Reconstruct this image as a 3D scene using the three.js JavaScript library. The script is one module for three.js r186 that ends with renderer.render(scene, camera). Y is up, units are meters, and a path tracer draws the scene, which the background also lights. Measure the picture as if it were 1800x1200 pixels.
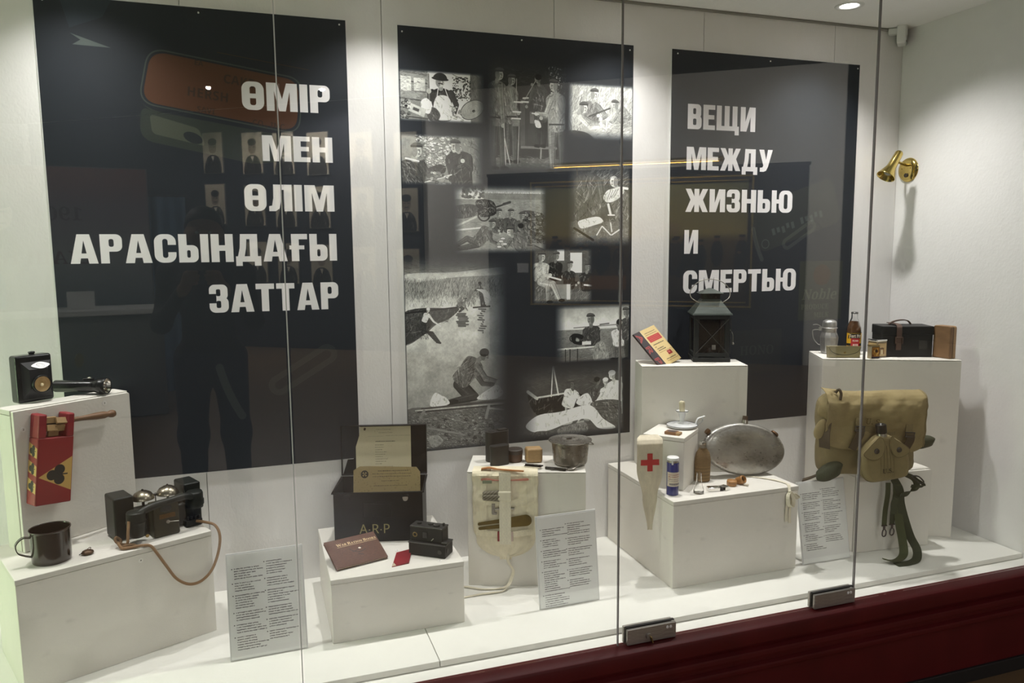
import * as THREE from 'three';
import { RoundedBoxGeometry } from 'three/addons/geometries/RoundedBoxGeometry.js';
import { mergeGeometries, mergeVertices, toCreasedNormals } from 'three/addons/utils/BufferGeometryUtils.js';
import { RectAreaLightUniformsLib } from 'three/addons/lights/RectAreaLightUniformsLib.js';
import { MarchingCubes } from 'three/addons/objects/MarchingCubes.js';

// ---------------------------------------------------------------- camera, exposure, lights
const scene = new THREE.Scene();
scene.background = new THREE.Color(0x000000);
const rad = THREE.MathUtils.degToRad;
const camera = new THREE.PerspectiveCamera(48.483, 1.5, 0.03, 60);
camera.position.set(-2.706, 1.154, 2.679);
camera.rotation.order = 'YXZ';
camera.rotation.set(rad(-6.863), rad(-18.722), rad(-0.502));
const renderer = new THREE.WebGLRenderer({ antialias: true });
renderer.toneMapping = THREE.LinearToneMapping;
renderer.toneMappingExposure = 1.13;
renderer.shadowMap.enabled = true;
RectAreaLightUniformsLib.init();

const CASE_CEILING = 2.079, HALL_FLOOR = -0.35, HALL_CEILING = 3.4, GLASS_Z = 0.8;
// recessed downlights in the ceiling of the case, and those of the hall, most unseen and placed to light its wall and banner: [x, y, z, candela]
const CASE_LAMPS = [-0.48, -1.38, -2.28, -3.18, -4.08].map((x) => [x, CASE_CEILING, 0.204, x > -1 ? 6.7 : x > -2 ? 5.2 : 4.2]);
const HALL_LAMPS = [[-3.17, 10.3, 40], [-1.69, 10.0, 40], [0.35, 5.0, 34, 2], [3.9, 3.7, 46, 2], [-0.5, 3.0, 5], [-4.6, 4.4, 30, 1.5], [-6.2, 8.2, 20]].map(([x, z, cd, tilt = 0]) => [x, HALL_CEILING, z, cd, tilt]);  // lamps beyond the mirrored pair are unseen; the dimmest is added fill for the case
const LAMP_COLOUR = new THREE.Color().setRGB(1.0, 0.96, 0.945);
const UNSEEN_LAMP_COLOUR = new THREE.Color().setRGB(0.72, 1.0, 0.55);  // green light of the unseen lamp at the left end

// ---------------------------------------------------------------- helpers
let seed = 7;
function rnd() { seed = (seed + 0x6d2b79f5) | 0; let t = Math.imul(seed ^ (seed >>> 15), 1 | seed); t = (t + Math.imul(t ^ (t >>> 7), 61 | t)) ^ t; return ((t ^ (t >>> 14)) >>> 0) / 4294967296; }
const R = (a, b) => a + (b - a) * rnd();
function hash3(x, y, z) { let h = (Math.imul(x, 374761393) + Math.imul(y, 668265263) + Math.imul(z, 2147483647 ^ 0x5bd1e995)) | 0; h = Math.imul(h ^ (h >>> 13), 1274126177); return ((h ^ (h >>> 16)) >>> 0) / 4294967296; }
const sm = (t) => t * t * (3 - 2 * t), mix = (a, b, t) => a + (b - a) * t;
function noise(x, y, z = 0, wrap = 0) {
  const w = (v) => (wrap ? ((v % wrap) + wrap) % wrap : v);
  const i = Math.floor(x), j = Math.floor(y), k = Math.floor(z), u = sm(x - i), v = sm(y - j), s = sm(z - k);
  const h = (a, b, c) => hash3(w(i + a), w(j + b), k + c);
  return mix(mix(mix(h(0, 0, 0), h(1, 0, 0), u), mix(h(0, 1, 0), h(1, 1, 0), u), v), mix(mix(h(0, 0, 1), h(1, 0, 1), u), mix(h(0, 1, 1), h(1, 1, 1), u), v), s) * 2 - 1;
}
function canvas(w, h, draw) { const c = document.createElement('canvas'); c.width = w; c.height = h; const g = c.getContext('2d'); draw(g, w, h); return c; }
function tex(c, srgb = true) { const t = new THREE.CanvasTexture(c); if (srgb) t.colorSpace = THREE.SRGBColorSpace; t.anisotropy = 8; t.magFilter = THREE.LinearFilter; return t; }
// a tileable grain: f(u, v) in 0..1 -> brightness factor, as a data texture
function grainTex(n, f, repeat = [1, 1]) {
  const d = new Uint8Array(n * n * 4);
  for (let y = 0; y < n; y++) for (let x = 0; x < n; x++) { const c = f(x / n, y / n), k = (y * n + x) * 4, a = Array.isArray(c) ? c : [c, c, c]; for (let q = 0; q < 3; q++) d[k + q] = Math.max(0, Math.min(255, a[q] * 255)); d[k + 3] = 255; }
  const t = new THREE.DataTexture(d, n, n); t.wrapS = t.wrapT = THREE.RepeatWrapping; t.magFilter = THREE.LinearFilter; t.minFilter = THREE.LinearMipmapLinearFilter; t.repeat.set(...repeat); t.needsUpdate = true; return t;
}
const fb = (u, v, s, k = 0) => (noise(u * s, v * s, k, s) + 0.5 * noise(u * s * 2, v * s * 2, k + 9, s * 2) + 0.25 * noise(u * s * 4, v * s * 4, k + 17, s * 4)) / 1.75;
const G = {
  paint: grainTex(256, (u, v) => 0.955 + 0.03 * fb(u, v, 4) + 0.02 * fb(u, v, 32, 3)),
  paintBump: grainTex(256, (u, v) => 0.5 + 0.4 * fb(u, v, 48, 5)),
  scuff: grainTex(256, (u, v) => { const s = fb(u, v, 6, 21); return 0.955 + 0.03 * fb(u, v, 3, 31) + 0.015 * fb(u, v, 40, 33) - (s > 0.5 ? (s - 0.5) * 0.25 : 0); }),
  weave: grainTex(128, (u, v) => 0.82 + 0.09 * Math.sin(u * 2 * Math.PI * 32) + 0.09 * Math.sin(v * 2 * Math.PI * 32) + 0.1 * fb(u, v, 8, 2)),
  cloth: grainTex(256, (u, v) => 0.86 + 0.14 * fb(u, v, 5, 4) + 0.06 * fb(u, v, 40, 6)),
  wood: grainTex(256, (u, v) => 0.84 + 0.16 * noise(u * 6 + 0.6 * noise(u * 3, v * 3, 1, 3), v * 60, 3, 0) * 0.6 + 0.08 * fb(u, v, 16, 8)),
  metal: grainTex(256, (u, v) => 0.78 + 0.24 * fb(u, v, 5, 12) + 0.12 * fb(u, v, 24, 13)),
  rough: grainTex(256, (u, v) => 0.62 + 0.3 * fb(u, v, 6, 14) + 0.15 * fb(u, v, 30, 15)),
  leather: grainTex(256, (u, v) => 0.8 + 0.2 * fb(u, v, 24, 16) + 0.1 * fb(u, v, 4, 18)),
  rope: grainTex(64, (u, v) => 0.68 + 0.3 * Math.sin((u * 4 + v * 1) * Math.PI * 2)),
};
const mats = {};
function mat(key, rgb, roughness = 0.6, o = {}) {
  if (mats[key]) return mats[key];
  const { clear, ...rest } = o;
  const m = new THREE.MeshPhysicalMaterial({ roughness, metalness: 0, ...rest });
  m.color.setRGB(...rgb); m.name = key; if (clear) { m.clearcoat = clear; m.clearcoatRoughness = 0.12; }
  return (mats[key] = m);
}
const rep = (t, x, y = x) => { const c = t.clone(); c.repeat.set(x, y); c.needsUpdate = true; return c; };

const used = {};
function numbered(n) { const k = (used[n] = (used[n] ?? -1) + 1); return k ? `${n}_${String(k).padStart(3, '0')}` : n; }
function tag(o, label, category, group, kind) { o.userData.label = label; if (category) o.userData.category = category; if (group) o.userData.group = group; if (kind) o.userData.kind = kind; return o; }
function thing(name, label, category, p = [0, 0, 0], yaw = 0, group) {
  const o = new THREE.Group(); o.name = numbered(name); o.position.set(...p); o.rotation.y = rad(yaw); scene.add(o); return tag(o, label, category, group);
}
function part(parent, name, geo, m, p, r, label) {
  const o = new THREE.Mesh(geo, m); o.name = name; o.castShadow = o.receiveShadow = true;
  if (p) o.position.set(...p); if (r) o.rotation.set(...r); if (label) o.userData.label = label;
  parent.add(o); return o;
}
function structure(name, geo, m, p, label, parent = scene) {
  const o = geo ? new THREE.Mesh(geo, m) : new THREE.Group(); o.name = name; o.castShadow = o.receiveShadow = true;
  if (p) o.position.set(...p); o.userData.kind = 'structure'; if (label) o.userData.label = label; parent.add(o); return o;
}
const V = (x, y, z) => new THREE.Vector3(x, y, z);
const box = (w, h, d) => new THREE.BoxGeometry(w, h, d);
const rbox = (w, h, d, r = 0.003, s = 2) => new RoundedBoxGeometry(w, h, d, s, Math.min(r, w / 2.01, h / 2.01, d / 2.01));
const cyl = (r0, r1, h, s = 40, open = false) => new THREE.CylinderGeometry(r0, r1, h, s, 1, open);
const lathe = (pts, s = 56) => new THREE.LatheGeometry(pts.map(([x, y]) => new THREE.Vector2(Math.max(x, 1e-5), y)), s);
const curve = (pts, closed = false, tension = 0.5) => new THREE.CatmullRomCurve3(pts.map((p) => V(...p)), closed, 'catmullrom', tension);
const tube = (pts, r, n = 40, k = 8, closed = false) => new THREE.TubeGeometry(curve(pts, closed), n, r, k, closed);
function rod(a, b, r, k = 8, r2 = r) { const A = V(...a), B = V(...b), g = new THREE.CylinderGeometry(r2, r, A.distanceTo(B), k); g.applyQuaternion(new THREE.Quaternion().setFromUnitVectors(V(0, 1, 0), B.clone().sub(A).normalize())); g.translate((A.x + B.x) / 2, (A.y + B.y) / 2, (A.z + B.z) / 2); return g; }
const at = (g, p, r) => { if (r) { g.rotateX(r[0]); g.rotateY(r[1]); g.rotateZ(r[2]); } if (p) g.translate(...p); return g; };
const merge = (gs) => mergeGeometries(gs.map((g) => { const q = g.index ? g.toNonIndexed() : g; for (const k of Object.keys(q.attributes)) if (!['position', 'normal', 'uv'].includes(k)) q.deleteAttribute(k); return q; }));
const shape = (pts) => new THREE.Shape(pts.map(([x, y]) => new THREE.Vector2(x, y)));
function smoothShape(pts) { const c = new THREE.CatmullRomCurve3(pts.map(([x, y]) => V(x, y, 0)), true, 'catmullrom', 0.5).getPoints(pts.length * 8); return new THREE.Shape(c.slice(0, -1).map((p) => new THREE.Vector2(p.x, p.y))); }
const ext = (s, depth, bevel = 0, segs = 2) => { const g = new THREE.ExtrudeGeometry(s, { depth: depth - 2 * bevel, bevelEnabled: bevel > 0, bevelThickness: bevel, bevelSize: bevel, bevelOffset: -bevel, bevelSegments: segs, curveSegments: 24 }); g.translate(0, 0, bevel); return g; };
const ellipse = (a, b) => { const s = new THREE.Shape(); s.absellipse(0, 0, a, b, 0, Math.PI * 2); return s; };
const rrect = (w, h, r) => { const s = new THREE.Shape(), x = -w / 2, y = -h / 2; s.moveTo(x + r, y); s.lineTo(x + w - r, y); s.absarc(x + w - r, y + r, r, -Math.PI / 2, 0); s.lineTo(x + w, y + h - r); s.absarc(x + w - r, y + h - r, r, 0, Math.PI / 2); s.lineTo(x + r, y + h); s.absarc(x + r, y + h - r, r, Math.PI / 2, Math.PI); s.lineTo(x, y + r); s.absarc(x + r, y + r, r, Math.PI, 1.5 * Math.PI); return s; };
// a strap: a band of a given width and thickness along points; side gives the direction of its width at each point
function band(pts, width, thick, side = [0, 0, 1], n = 60, wAt = null) {
  const c = curve(pts), pos = [], uv = [], idx = [], len = c.getLength(), many = Array.isArray(side[0]);
  for (let i = 0; i <= n; i++) {
    const t = i / n, p = c.getPointAt(t), d = c.getTangentAt(t);
    let s; if (many) { const q = t * (side.length - 1), k = Math.min(side.length - 2, Math.floor(q)); s = V(...side[k]).lerp(V(...side[k + 1]), q - k); } else s = V(...side);
    s.addScaledVector(d, -s.dot(d)).normalize(); const nn = d.clone().cross(s).normalize(), w = (wAt ? wAt(t) : 1) * width / 2, h = thick / 2;
    for (const [a, b] of [[-w, h], [w, h], [w, -h], [-w, -h]]) { const q = p.clone().addScaledVector(s, a).addScaledVector(nn, b); pos.push(q.x, q.y, q.z); uv.push(a / width + 0.5, t * len / width); }
    if (i < n) for (let k = 0; k < 4; k++) { const a = i * 4 + k, b = i * 4 + (k + 1) % 4; idx.push(a, b, a + 4, b, b + 4, a + 4); }
  }
  const e = n * 4; idx.push(0, 2, 1, 0, 3, 2, e, e + 1, e + 2, e, e + 2, e + 3);
  const g = new THREE.BufferGeometry(); g.setAttribute('position', new THREE.Float32BufferAttribute(pos, 3)); g.setAttribute('uv', new THREE.Float32BufferAttribute(uv, 2)); g.setIndex(idx);
  return toCreasedNormals(g, 0.9);
}
// a cloth sheet with thickness: f(u, v) -> [x, y, z], u and v in 0..1
function sheet(f, nu, nv, thick = 0.0012, inside = () => true) {
  const P = [], g = new THREE.BufferGeometry(), pos = [], uv = [], idx = [];
  for (let j = 0; j <= nv; j++) for (let i = 0; i <= nu; i++) P.push(V(...f(i / nu, j / nv)));
  const N = (i, j) => { const a = P[j * (nu + 1) + Math.min(nu, i + 1)].clone().sub(P[j * (nu + 1) + Math.max(0, i - 1)]), b = P[Math.min(nv, j + 1) * (nu + 1) + i].clone().sub(P[Math.max(0, j - 1) * (nu + 1) + i]); return a.cross(b).normalize(); };
  for (const s of [1, -1]) for (let j = 0; j <= nv; j++) for (let i = 0; i <= nu; i++) { const q = P[j * (nu + 1) + i].clone().addScaledVector(N(i, j), s * thick / 2); pos.push(q.x, q.y, q.z); uv.push(i / nu, j / nv); }
  const m = (nu + 1) * (nv + 1), q = (a, b, c, d) => idx.push(a, b, c, a, c, d);
  for (let j = 0; j < nv; j++) for (let i = 0; i < nu; i++) { const a = j * (nu + 1) + i; q(a, a + 1, a + nu + 2, a + nu + 1); q(m + a, m + a + nu + 1, m + a + nu + 2, m + a + 1); }
  for (let i = 0; i < nu; i++) { q(i, m + i, m + i + 1, i + 1); const t = nv * (nu + 1) + i; q(t, t + 1, m + t + 1, m + t); }
  for (let j = 0; j < nv; j++) { const a = j * (nu + 1), b = a + nu; q(a, a + nu + 1, m + a + nu + 1, m + a); q(b, m + b, m + b + nu + 1, b + nu + 1); }
  g.setAttribute('position', new THREE.Float32BufferAttribute(pos, 3)); g.setAttribute('uv', new THREE.Float32BufferAttribute(uv, 2)); g.setIndex(idx); return toCreasedNormals(g, 1.0);
}
function warp(g, f) { const q = mergeVertices(g.deleteAttribute ? (() => { const c = g.clone(); return c; })() : g, 1e-5), p = q.attributes.position; for (let i = 0; i < p.count; i++) { const v = f(p.getX(i), p.getY(i), p.getZ(i)); p.setXYZ(i, ...v); } q.computeVertexNormals(); return q; }
// flat print: a plane just proud of a face
function print(parent, name, w, h, c, p, r, o = {}) {
  const m = new THREE.MeshPhysicalMaterial({ map: tex(c), roughness: o.rough ?? 0.6, specularIntensity: o.spec ?? 1 }); if (o.cut) { m.transparent = true; m.alphaTest = 0.4; }
  return part(parent, name, o.geo ?? new THREE.PlaneGeometry(w, h), m, p, r, o.label);
}
// ---------------------------------------------------------------- the display case: walls, floor, ceiling
const M = {
  wall: mat('wall paint', [0.84, 0.825, 0.81], 0.75, { map: rep(G.paint, 1, 2), bumpMap: rep(G.paintBump, 3, 6), bumpScale: 0.0006 }),
  wallRight: mat('right wall paint', [0.85, 0.835, 0.825], 0.75, { map: rep(G.paint, 1, 2), bumpMap: rep(G.paintBump, 3, 6), bumpScale: 0.0006 }),
  ceiling: mat('ceiling paint', [0.94, 0.93, 0.915], 0.8, { map: rep(G.paint, 4, 1) }),
  board: mat('white board', [0.87, 0.86, 0.8], 0.55, { map: rep(G.scuff, 3, 1), bumpMap: rep(G.paintBump, 6, 3), bumpScale: 0.0004 }),
  plinth: mat('white plinth paint', [0.77, 0.74, 0.675], 0.58, { map: rep(G.scuff, 1.5, 1.5), bumpMap: rep(G.paintBump, 4, 4), bumpScale: 0.0004 }),
  grey: mat('grey bead', [0.3, 0.28, 0.25], 0.6, { map: rep(G.metal, 30, 1) }),
  red: mat('dark red lacquer', [0.085, 0.006, 0.007], 0.5, { specularIntensity: 0.5, map: rep(G.wood, 1, 2), bumpMap: rep(G.wood, 1, 2), bumpScale: 0.0006 }),
  black: mat('black base', [0.012, 0.011, 0.011], 0.5),
  glass: mat('clear pane', [0.985, 1, 0.99], 0, { transmission: 1, thickness: 0, ior: 1.5 }),
  glassEdge: mat('frosted pane edge', [0.82, 0.84, 0.82], 0.3, { transmission: 0.4, thickness: 0 }),
  seal: mat('grey rubber seal', [0.2, 0.19, 0.185], 0.22),
  steel: mat('brushed steel', [0.5, 0.47, 0.43], 0.38, { metalness: 0.7, map: rep(G.metal, 1, 4) }),
  white: mat('white plastic', [0.75, 0.75, 0.74], 0.45),
};
const CASE_LEFT = -4.6;
{
  const wb = structure('wall_back', null, null, [0, 0, 0], 'off-white panelled back wall of the display case');
  part(wb, 'wall_core', box(-CASE_LEFT + 0.2, 2.3, 0.1), M.wall, [CASE_LEFT / 2, 1.0, -0.062]);
  let x1 = 0;
  for (let k = 0; k < 8; k++) { const x0 = Math.max(CASE_LEFT, -0.363 - 0.631 * k); if (x1 - x0 > 0.01) part(wb, 'wall_panel', rbox(x1 - x0 - 0.0018, 2.12, 0.012, 0.0012, 1), M.wall, [(x0 + x1) / 2, 1.02, -0.006]); x1 = x0; }
  structure('wall_right', box(0.1, 2.4, 0.95), M.wallRight, [0.05, 0.95, 0.335], 'smooth white right-hand wall of the display case');
  structure('wall_left', box(0.1, 2.4, 0.95), M.wallRight, [CASE_LEFT - 0.05, 0.95, 0.335], 'white left-hand end wall of the display case');
  const c = structure('ceiling', null, null, [0, 0, 0], 'white ceiling of the display case with recessed lamps');
  // the ceiling board, left open round each lamp
  const cs = new THREE.Shape(); cs.moveTo(CASE_LEFT, -0.01); cs.lineTo(0, -0.01); cs.lineTo(0, 0.83); cs.lineTo(CASE_LEFT, 0.83);
  for (const [x, , z] of CASE_LAMPS) { const h = new THREE.Path(); h.absarc(x, z, 0.042, 0, Math.PI * 2, true); cs.holes.push(h); }
  const cg = new THREE.ExtrudeGeometry(cs, { depth: 0.02, bevelEnabled: false, curveSegments: 32 }); cg.rotateX(Math.PI / 2); cg.translate(0, CASE_CEILING + 0.02, 0);
  part(c, 'ceiling_board', cg, M.ceiling);
  const tb = structure('trim_1', at(new THREE.CylinderGeometry(0.006, 0.006, -CASE_LEFT, 10), null, [0, 0, Math.PI / 2]), M.grey, [CASE_LEFT / 2, CASE_CEILING - 0.004, 0.004], 'thin grey bead between back wall and ceiling');
  const f = structure('floor', null, null, [0, 0, 0], 'white boards covering the bottom of the display case');
  part(f, 'base_board', box(-CASE_LEFT, 0.04, 0.8), M.board, [CASE_LEFT / 2, -0.0395, 0.39]);
  for (const [a, b] of [[CASE_LEFT, -2.2575], [-2.2555, -0.001]]) part(f, 'floor_board', rbox(b - a, 0.0185, 0.692, 0.0018, 2), M.board, [(a + b) / 2, -0.00925, 0.346]);
  // moulded dark red front below the glass, and its black foot
  const s = new THREE.Shape(); s.moveTo(0.787, -0.02); s.lineTo(0.787, 0.006); s.quadraticCurveTo(0.788, 0.01, 0.794, 0.01); s.lineTo(0.842, 0.01); s.quadraticCurveTo(0.852, 0.009, 0.853, 0.0); s.lineTo(0.853, -0.036); s.quadraticCurveTo(0.852, -0.046, 0.842, -0.047); s.lineTo(0.838, -0.058); s.lineTo(0.852, -0.064); s.quadraticCurveTo(0.857, -0.078, 0.851, -0.09); s.lineTo(0.838, -0.094); s.lineTo(0.838, -0.108); s.lineTo(0.849, -0.113); s.quadraticCurveTo(0.853, -0.124, 0.848, -0.134); s.lineTo(0.836, -0.138); s.lineTo(0.836, -0.3); s.lineTo(0.787, -0.3); s.closePath();
  const rg = new THREE.ExtrudeGeometry(s, { depth: 1, bevelEnabled: false, curveSegments: 8 }); rg.rotateY(-Math.PI / 2); rg.scale(6.4, 1, 1);
  structure('trim_2', toCreasedNormals(rg, 0.5), M.red, [1.8, 0, 0], 'dark red moulded wooden front below the glass');
  structure('trim_3', rbox(6.4, 0.052, 0.06, 0.004), M.black, [-1.4, -0.325, 0.815], 'black foot board under the red front');
  // glass front: fixed panes and a door pane, with polished edges
  const pane = (name, x0, x1, label, edges = []) => {
    const o = structure(name, null, null, [0, 0, 0], label);
    part(o, 'pane', box(x1 - x0 - 0.006, CASE_CEILING - 0.014, 0.008), M.glass, [(x0 + x1) / 2, CASE_CEILING / 2 + 0.004, GLASS_Z + 0.004]);
    for (const [x, m] of edges) part(o, m === M.seal ? 'rubber_seal' : 'polished_edge', rbox(m === M.seal ? 0.0036 : 0.0026, CASE_CEILING - 0.014, 0.009, 0.001, 2), m, [x, CASE_CEILING / 2 + 0.004, GLASS_Z + 0.004]);
    return o;
  };
  pane('window_1', CASE_LEFT, -2.638, 'clear glass pane in front of the red and white rattle', [[-2.636, M.glassEdge]]);
  pane('window_2', -2.634, -1.757, 'clear glass pane in front of the open black tin box');
  const d = pane('door_1', -1.753, -0.907, 'glass door pane of the case with two steel clamps', [[-1.755, M.seal], [-0.905, M.seal]]);
  pane('window_3', -0.903, -0.002, 'clear glass pane in front of the brass wall lamp');
  for (const [x, lock] of [[-1.65, 1], [-0.989, 0]]) {
    const b = part(d, lock ? 'lock_clamp' : 'hinge_clamp', rbox(0.16, 0.047, 0.01, 0.002), M.steel, [x, 0.036, GLASS_Z + 0.0135], null, 'brushed steel clamp');
    part(b, 'back_plate', rbox(0.16, 0.05, 0.01, 0.002), M.steel, [-0.004, 0.002, -0.019]);
    part(b, 'gasket', box(0.158, 0.003, 0.009), M.black, [0, 0.026, -0.0095]);
    for (const k of [0, 1]) part(b, 'screw_cap', at(cyl(0.0042, 0.0042, 0.002, 20), null, [Math.PI / 2, 0, 0]), M.white, [0.05 + 0.011 * k, 0.013, 0.0058]);
    if (lock) { const q = part(b, 'key_cylinder', at(cyl(0.009, 0.009, 0.008, 24), null, [Math.PI / 2, 0, 0]), M.steel, [-0.012, -0.004, 0.008]); part(q, 'key', rbox(0.004, 0.02, 0.012, 0.001), mat('dull brass', [0.3, 0.22, 0.1], 0.4, { metalness: 1 }), [0.004, -0.006, 0.008], [0, 0, 0.3]); }
  }
}
// recessed lamps
function downlight(x, y, z, cd, label, group, hall, tilt = 0) {
  const t = thing('recessed_ceiling_light', label, 'ceiling light', [x, y, z], 0, group);
  part(t, 'trim_ring', lathe([[0.036, 0.018], [0.036, -0.002], [0.046, -0.004], [0.053, -0.002], [0.054, 0], [0.054, 0.001], [0.04, 0.001], [0.04, 0.018]], 48), M.white);
  part(t, 'lamp_glow', at(cyl(0.0355, 0.0355, 0.004, 40), [0, 0.012, 0]), mat('lamp glow', [0.9, 0.9, 0.9], 0.5, { emissive: LAMP_COLOUR, emissiveIntensity: 7 }));
  const l = new THREE.SpotLight(LAMP_COLOUR, cd, 0, rad(hall ? 85 : 60), hall ? 0.25 : 1, 2); l.name = 'lamp'; l.position.set(0, 0.006, 0); l.target.position.set(0, -2, hall ? tilt : 0.46); l.castShadow = true; l.shadow.radius = 1.6; t.add(l, l.target);
  return t;
}
CASE_LAMPS.forEach(([x, y, z, cd], i) => downlight(x, y, z, cd, i === 0 ? 'round recessed ceiling lamp near the white motion sensor' : 'round recessed lamp in the case ceiling, one of a row', i ? 'recessed lamps along the case ceiling' : undefined));

// the three printed boards on the back wall
const POSTER_TOP = 1.9216;
function poster(name, label, x0, x1, art, pins) {
  const t = thing(name, label, 'poster', [(x0 + x1) / 2, POSTER_TOP - 0.75, 0.0005], 0);
  part(t, 'backing_board', box(x1 - x0, 1.5, 0.005), M.white, [0, 0, 0.0025]);
  print(t, 'printed_sheet', x1 - x0 - 0.005, 1.495, art, [0, 0, 0.0056], null, { rough: 0.6, spec: 0.85 });
  for (const [u, v] of pins) part(t, 'pin', at(cyl(0.0028, 0.0028, 0.002, 12), null, [Math.PI / 2, 0, 0]), M.white, [(u - 0.5) * (x1 - x0), (0.5 - v) * 1.5, 0.0066]);
  return t;
}
// heavy poster capitals, drawn from blocks: r = box, o = round box, p = polygon; capital = add, '-' = cut away; y runs down from the top (0) to the base line (1)
const OO = (x, w = 0.72) => [['o', x, 0, x + w, 1, 0.28], ['-o', x + 0.265, 0.17, x + w - 0.265, 0.83, 0.08]];
const GLYPHS = {
  'І': [0.27, [['r', 0, 0, 0.27, 1]]], 'Р': [0.68, [['r', 0, 0, 0.27, 1], ['o', 0, 0, 0.68, 0.6, 0.2], ['r', 0, 0, 0.3, 0.6], ['-o', 0.27, 0.17, 0.42, 0.43, 0.06]]],
  'А': [0.84, [['p', 0, 1, 0.23, 0, 0.61, 0, 0.84, 1, 0.555, 1, 0.525, 0.82, 0.315, 0.82, 0.285, 1], ['-p', 0.345, 0.65, 0.42, 0.22, 0.495, 0.65]]],
  'М': [1.02, [['r', 0, 0, 1.02, 1], ['-p', 0.36, 0, 0.66, 0, 0.51, 0.56], ['-p', 0.255, 1, 0.255, 0.3, 0.4, 1], ['-p', 0.765, 1, 0.765, 0.3, 0.62, 1]]],
  'Е': [0.6, [['r', 0, 0, 0.27, 1], ['r', 0, 0, 0.6, 0.19], ['r', 0, 0.4, 0.56, 0.58], ['r', 0, 0.81, 0.6, 1]]], 'Н': [0.74, [['r', 0, 0, 0.27, 1], ['r', 0.47, 0, 0.74, 1], ['r', 0, 0.4, 0.74, 0.6]]],
  'Л': [0.78, [['r', 0.51, 0, 0.78, 1], ['r', 0.16, 0, 0.78, 0.2], ['p', 0.16, 0, 0.42, 0, 0.41, 0.6, 0.35, 0.9, 0.22, 1, 0, 1, 0, 0.81, 0.1, 0.79, 0.15, 0.5]]], 'Ө': [0.72, [...OO(0), ['r', 0.2, 0.42, 0.52, 0.59]]],
  'С': [0.7, [...OO(0, 0.7), ['-r', 0.4, 0.38, 0.75, 0.63]]], 'Ь': [0.66, [['o', 0, 0.39, 0.66, 1, 0.2], ['r', 0, 0, 0.27, 1], ['-o', 0.27, 0.57, 0.4, 0.83, 0.05]]], 'Ы': [0.98, [['o', 0, 0.39, 0.64, 1, 0.2], ['r', 0, 0, 0.27, 1], ['-o', 0.27, 0.57, 0.38, 0.83, 0.05], ['r', 0.71, 0, 0.98, 1]]],
  'Д': [0.86, [['p', 0.17, 0, 0.75, 0, 0.75, 0.8, 0.86, 0.8, 0.86, 1.15, 0.63, 1.15, 0.63, 1, 0.22, 1, 0.22, 1.15, 0, 1.15, 0, 0.8, 0.07, 0.8, 0.14, 0.5], ['-p', 0.38, 0.19, 0.48, 0.19, 0.48, 0.8, 0.3, 0.8, 0.36, 0.5]]], 'Ғ': [0.64, [['r', 0.07, 0, 0.34, 1], ['r', 0.07, 0, 0.64, 0.2], ['r', 0, 0.42, 0.53, 0.57]]],
  'З': [0.68, [['o', 0, 0, 0.66, 0.56, 0.2], ['o', 0, 0.44, 0.68, 1, 0.22], ['-r', -0.05, 0.33, 0.25, 0.66], ['-o', 0.25, 0.17, 0.4, 0.41, 0.05], ['-o', 0.25, 0.58, 0.41, 0.83, 0.05]]], 'Т': [0.68, [['r', 0, 0, 0.68, 0.2], ['r', 0.205, 0, 0.475, 1]]],
  'В': [0.7, [['o', 0, 0, 0.67, 0.56, 0.18], ['o', 0, 0.44, 0.7, 1, 0.2], ['r', 0, 0, 0.3, 1], ['-o', 0.27, 0.17, 0.41, 0.4, 0.05], ['-o', 0.27, 0.58, 0.43, 0.83, 0.05]]], 'Щ': [1.16, [['r', 0, 0, 0.26, 1], ['r', 0.405, 0, 0.665, 1], ['r', 0.81, 0, 1.07, 1], ['r', 0, 0.81, 1.07, 1], ['r', 0.94, 0.81, 1.16, 1.17]]],
  'И': [0.78, [['r', 0, 0, 0.26, 1], ['r', 0.52, 0, 0.78, 1], ['p', 0.12, 1, 0.32, 1, 0.66, 0, 0.46, 0]]], 'Ж': [1.1, [['r', 0.43, 0, 0.67, 1], ['p', 0, 0, 0.27, 0, 0.47, 0.4, 0.47, 0.58, 0.27, 0.52], ['p', 0, 1, 0.27, 1, 0.47, 0.6, 0.47, 0.42, 0.25, 0.46], ['p', 1.1, 0, 0.83, 0, 0.63, 0.4, 0.63, 0.58, 0.83, 0.52], ['p', 1.1, 1, 0.83, 1, 0.63, 0.6, 0.63, 0.42, 0.85, 0.46]]],
  'У': [0.76, [['p', 0, 0, 0.28, 0, 0.4, 0.45, 0.49, 0, 0.76, 0, 0.51, 0.78, 0.41, 0.95, 0.28, 1, 0.06, 1, 0.06, 0.82, 0.2, 0.8, 0.25, 0.72]]], 'Ю': [1.1, [...OO(0.38), ['r', 0, 0, 0.26, 1], ['r', 0.2, 0.4, 0.5, 0.59]]],
};
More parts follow.
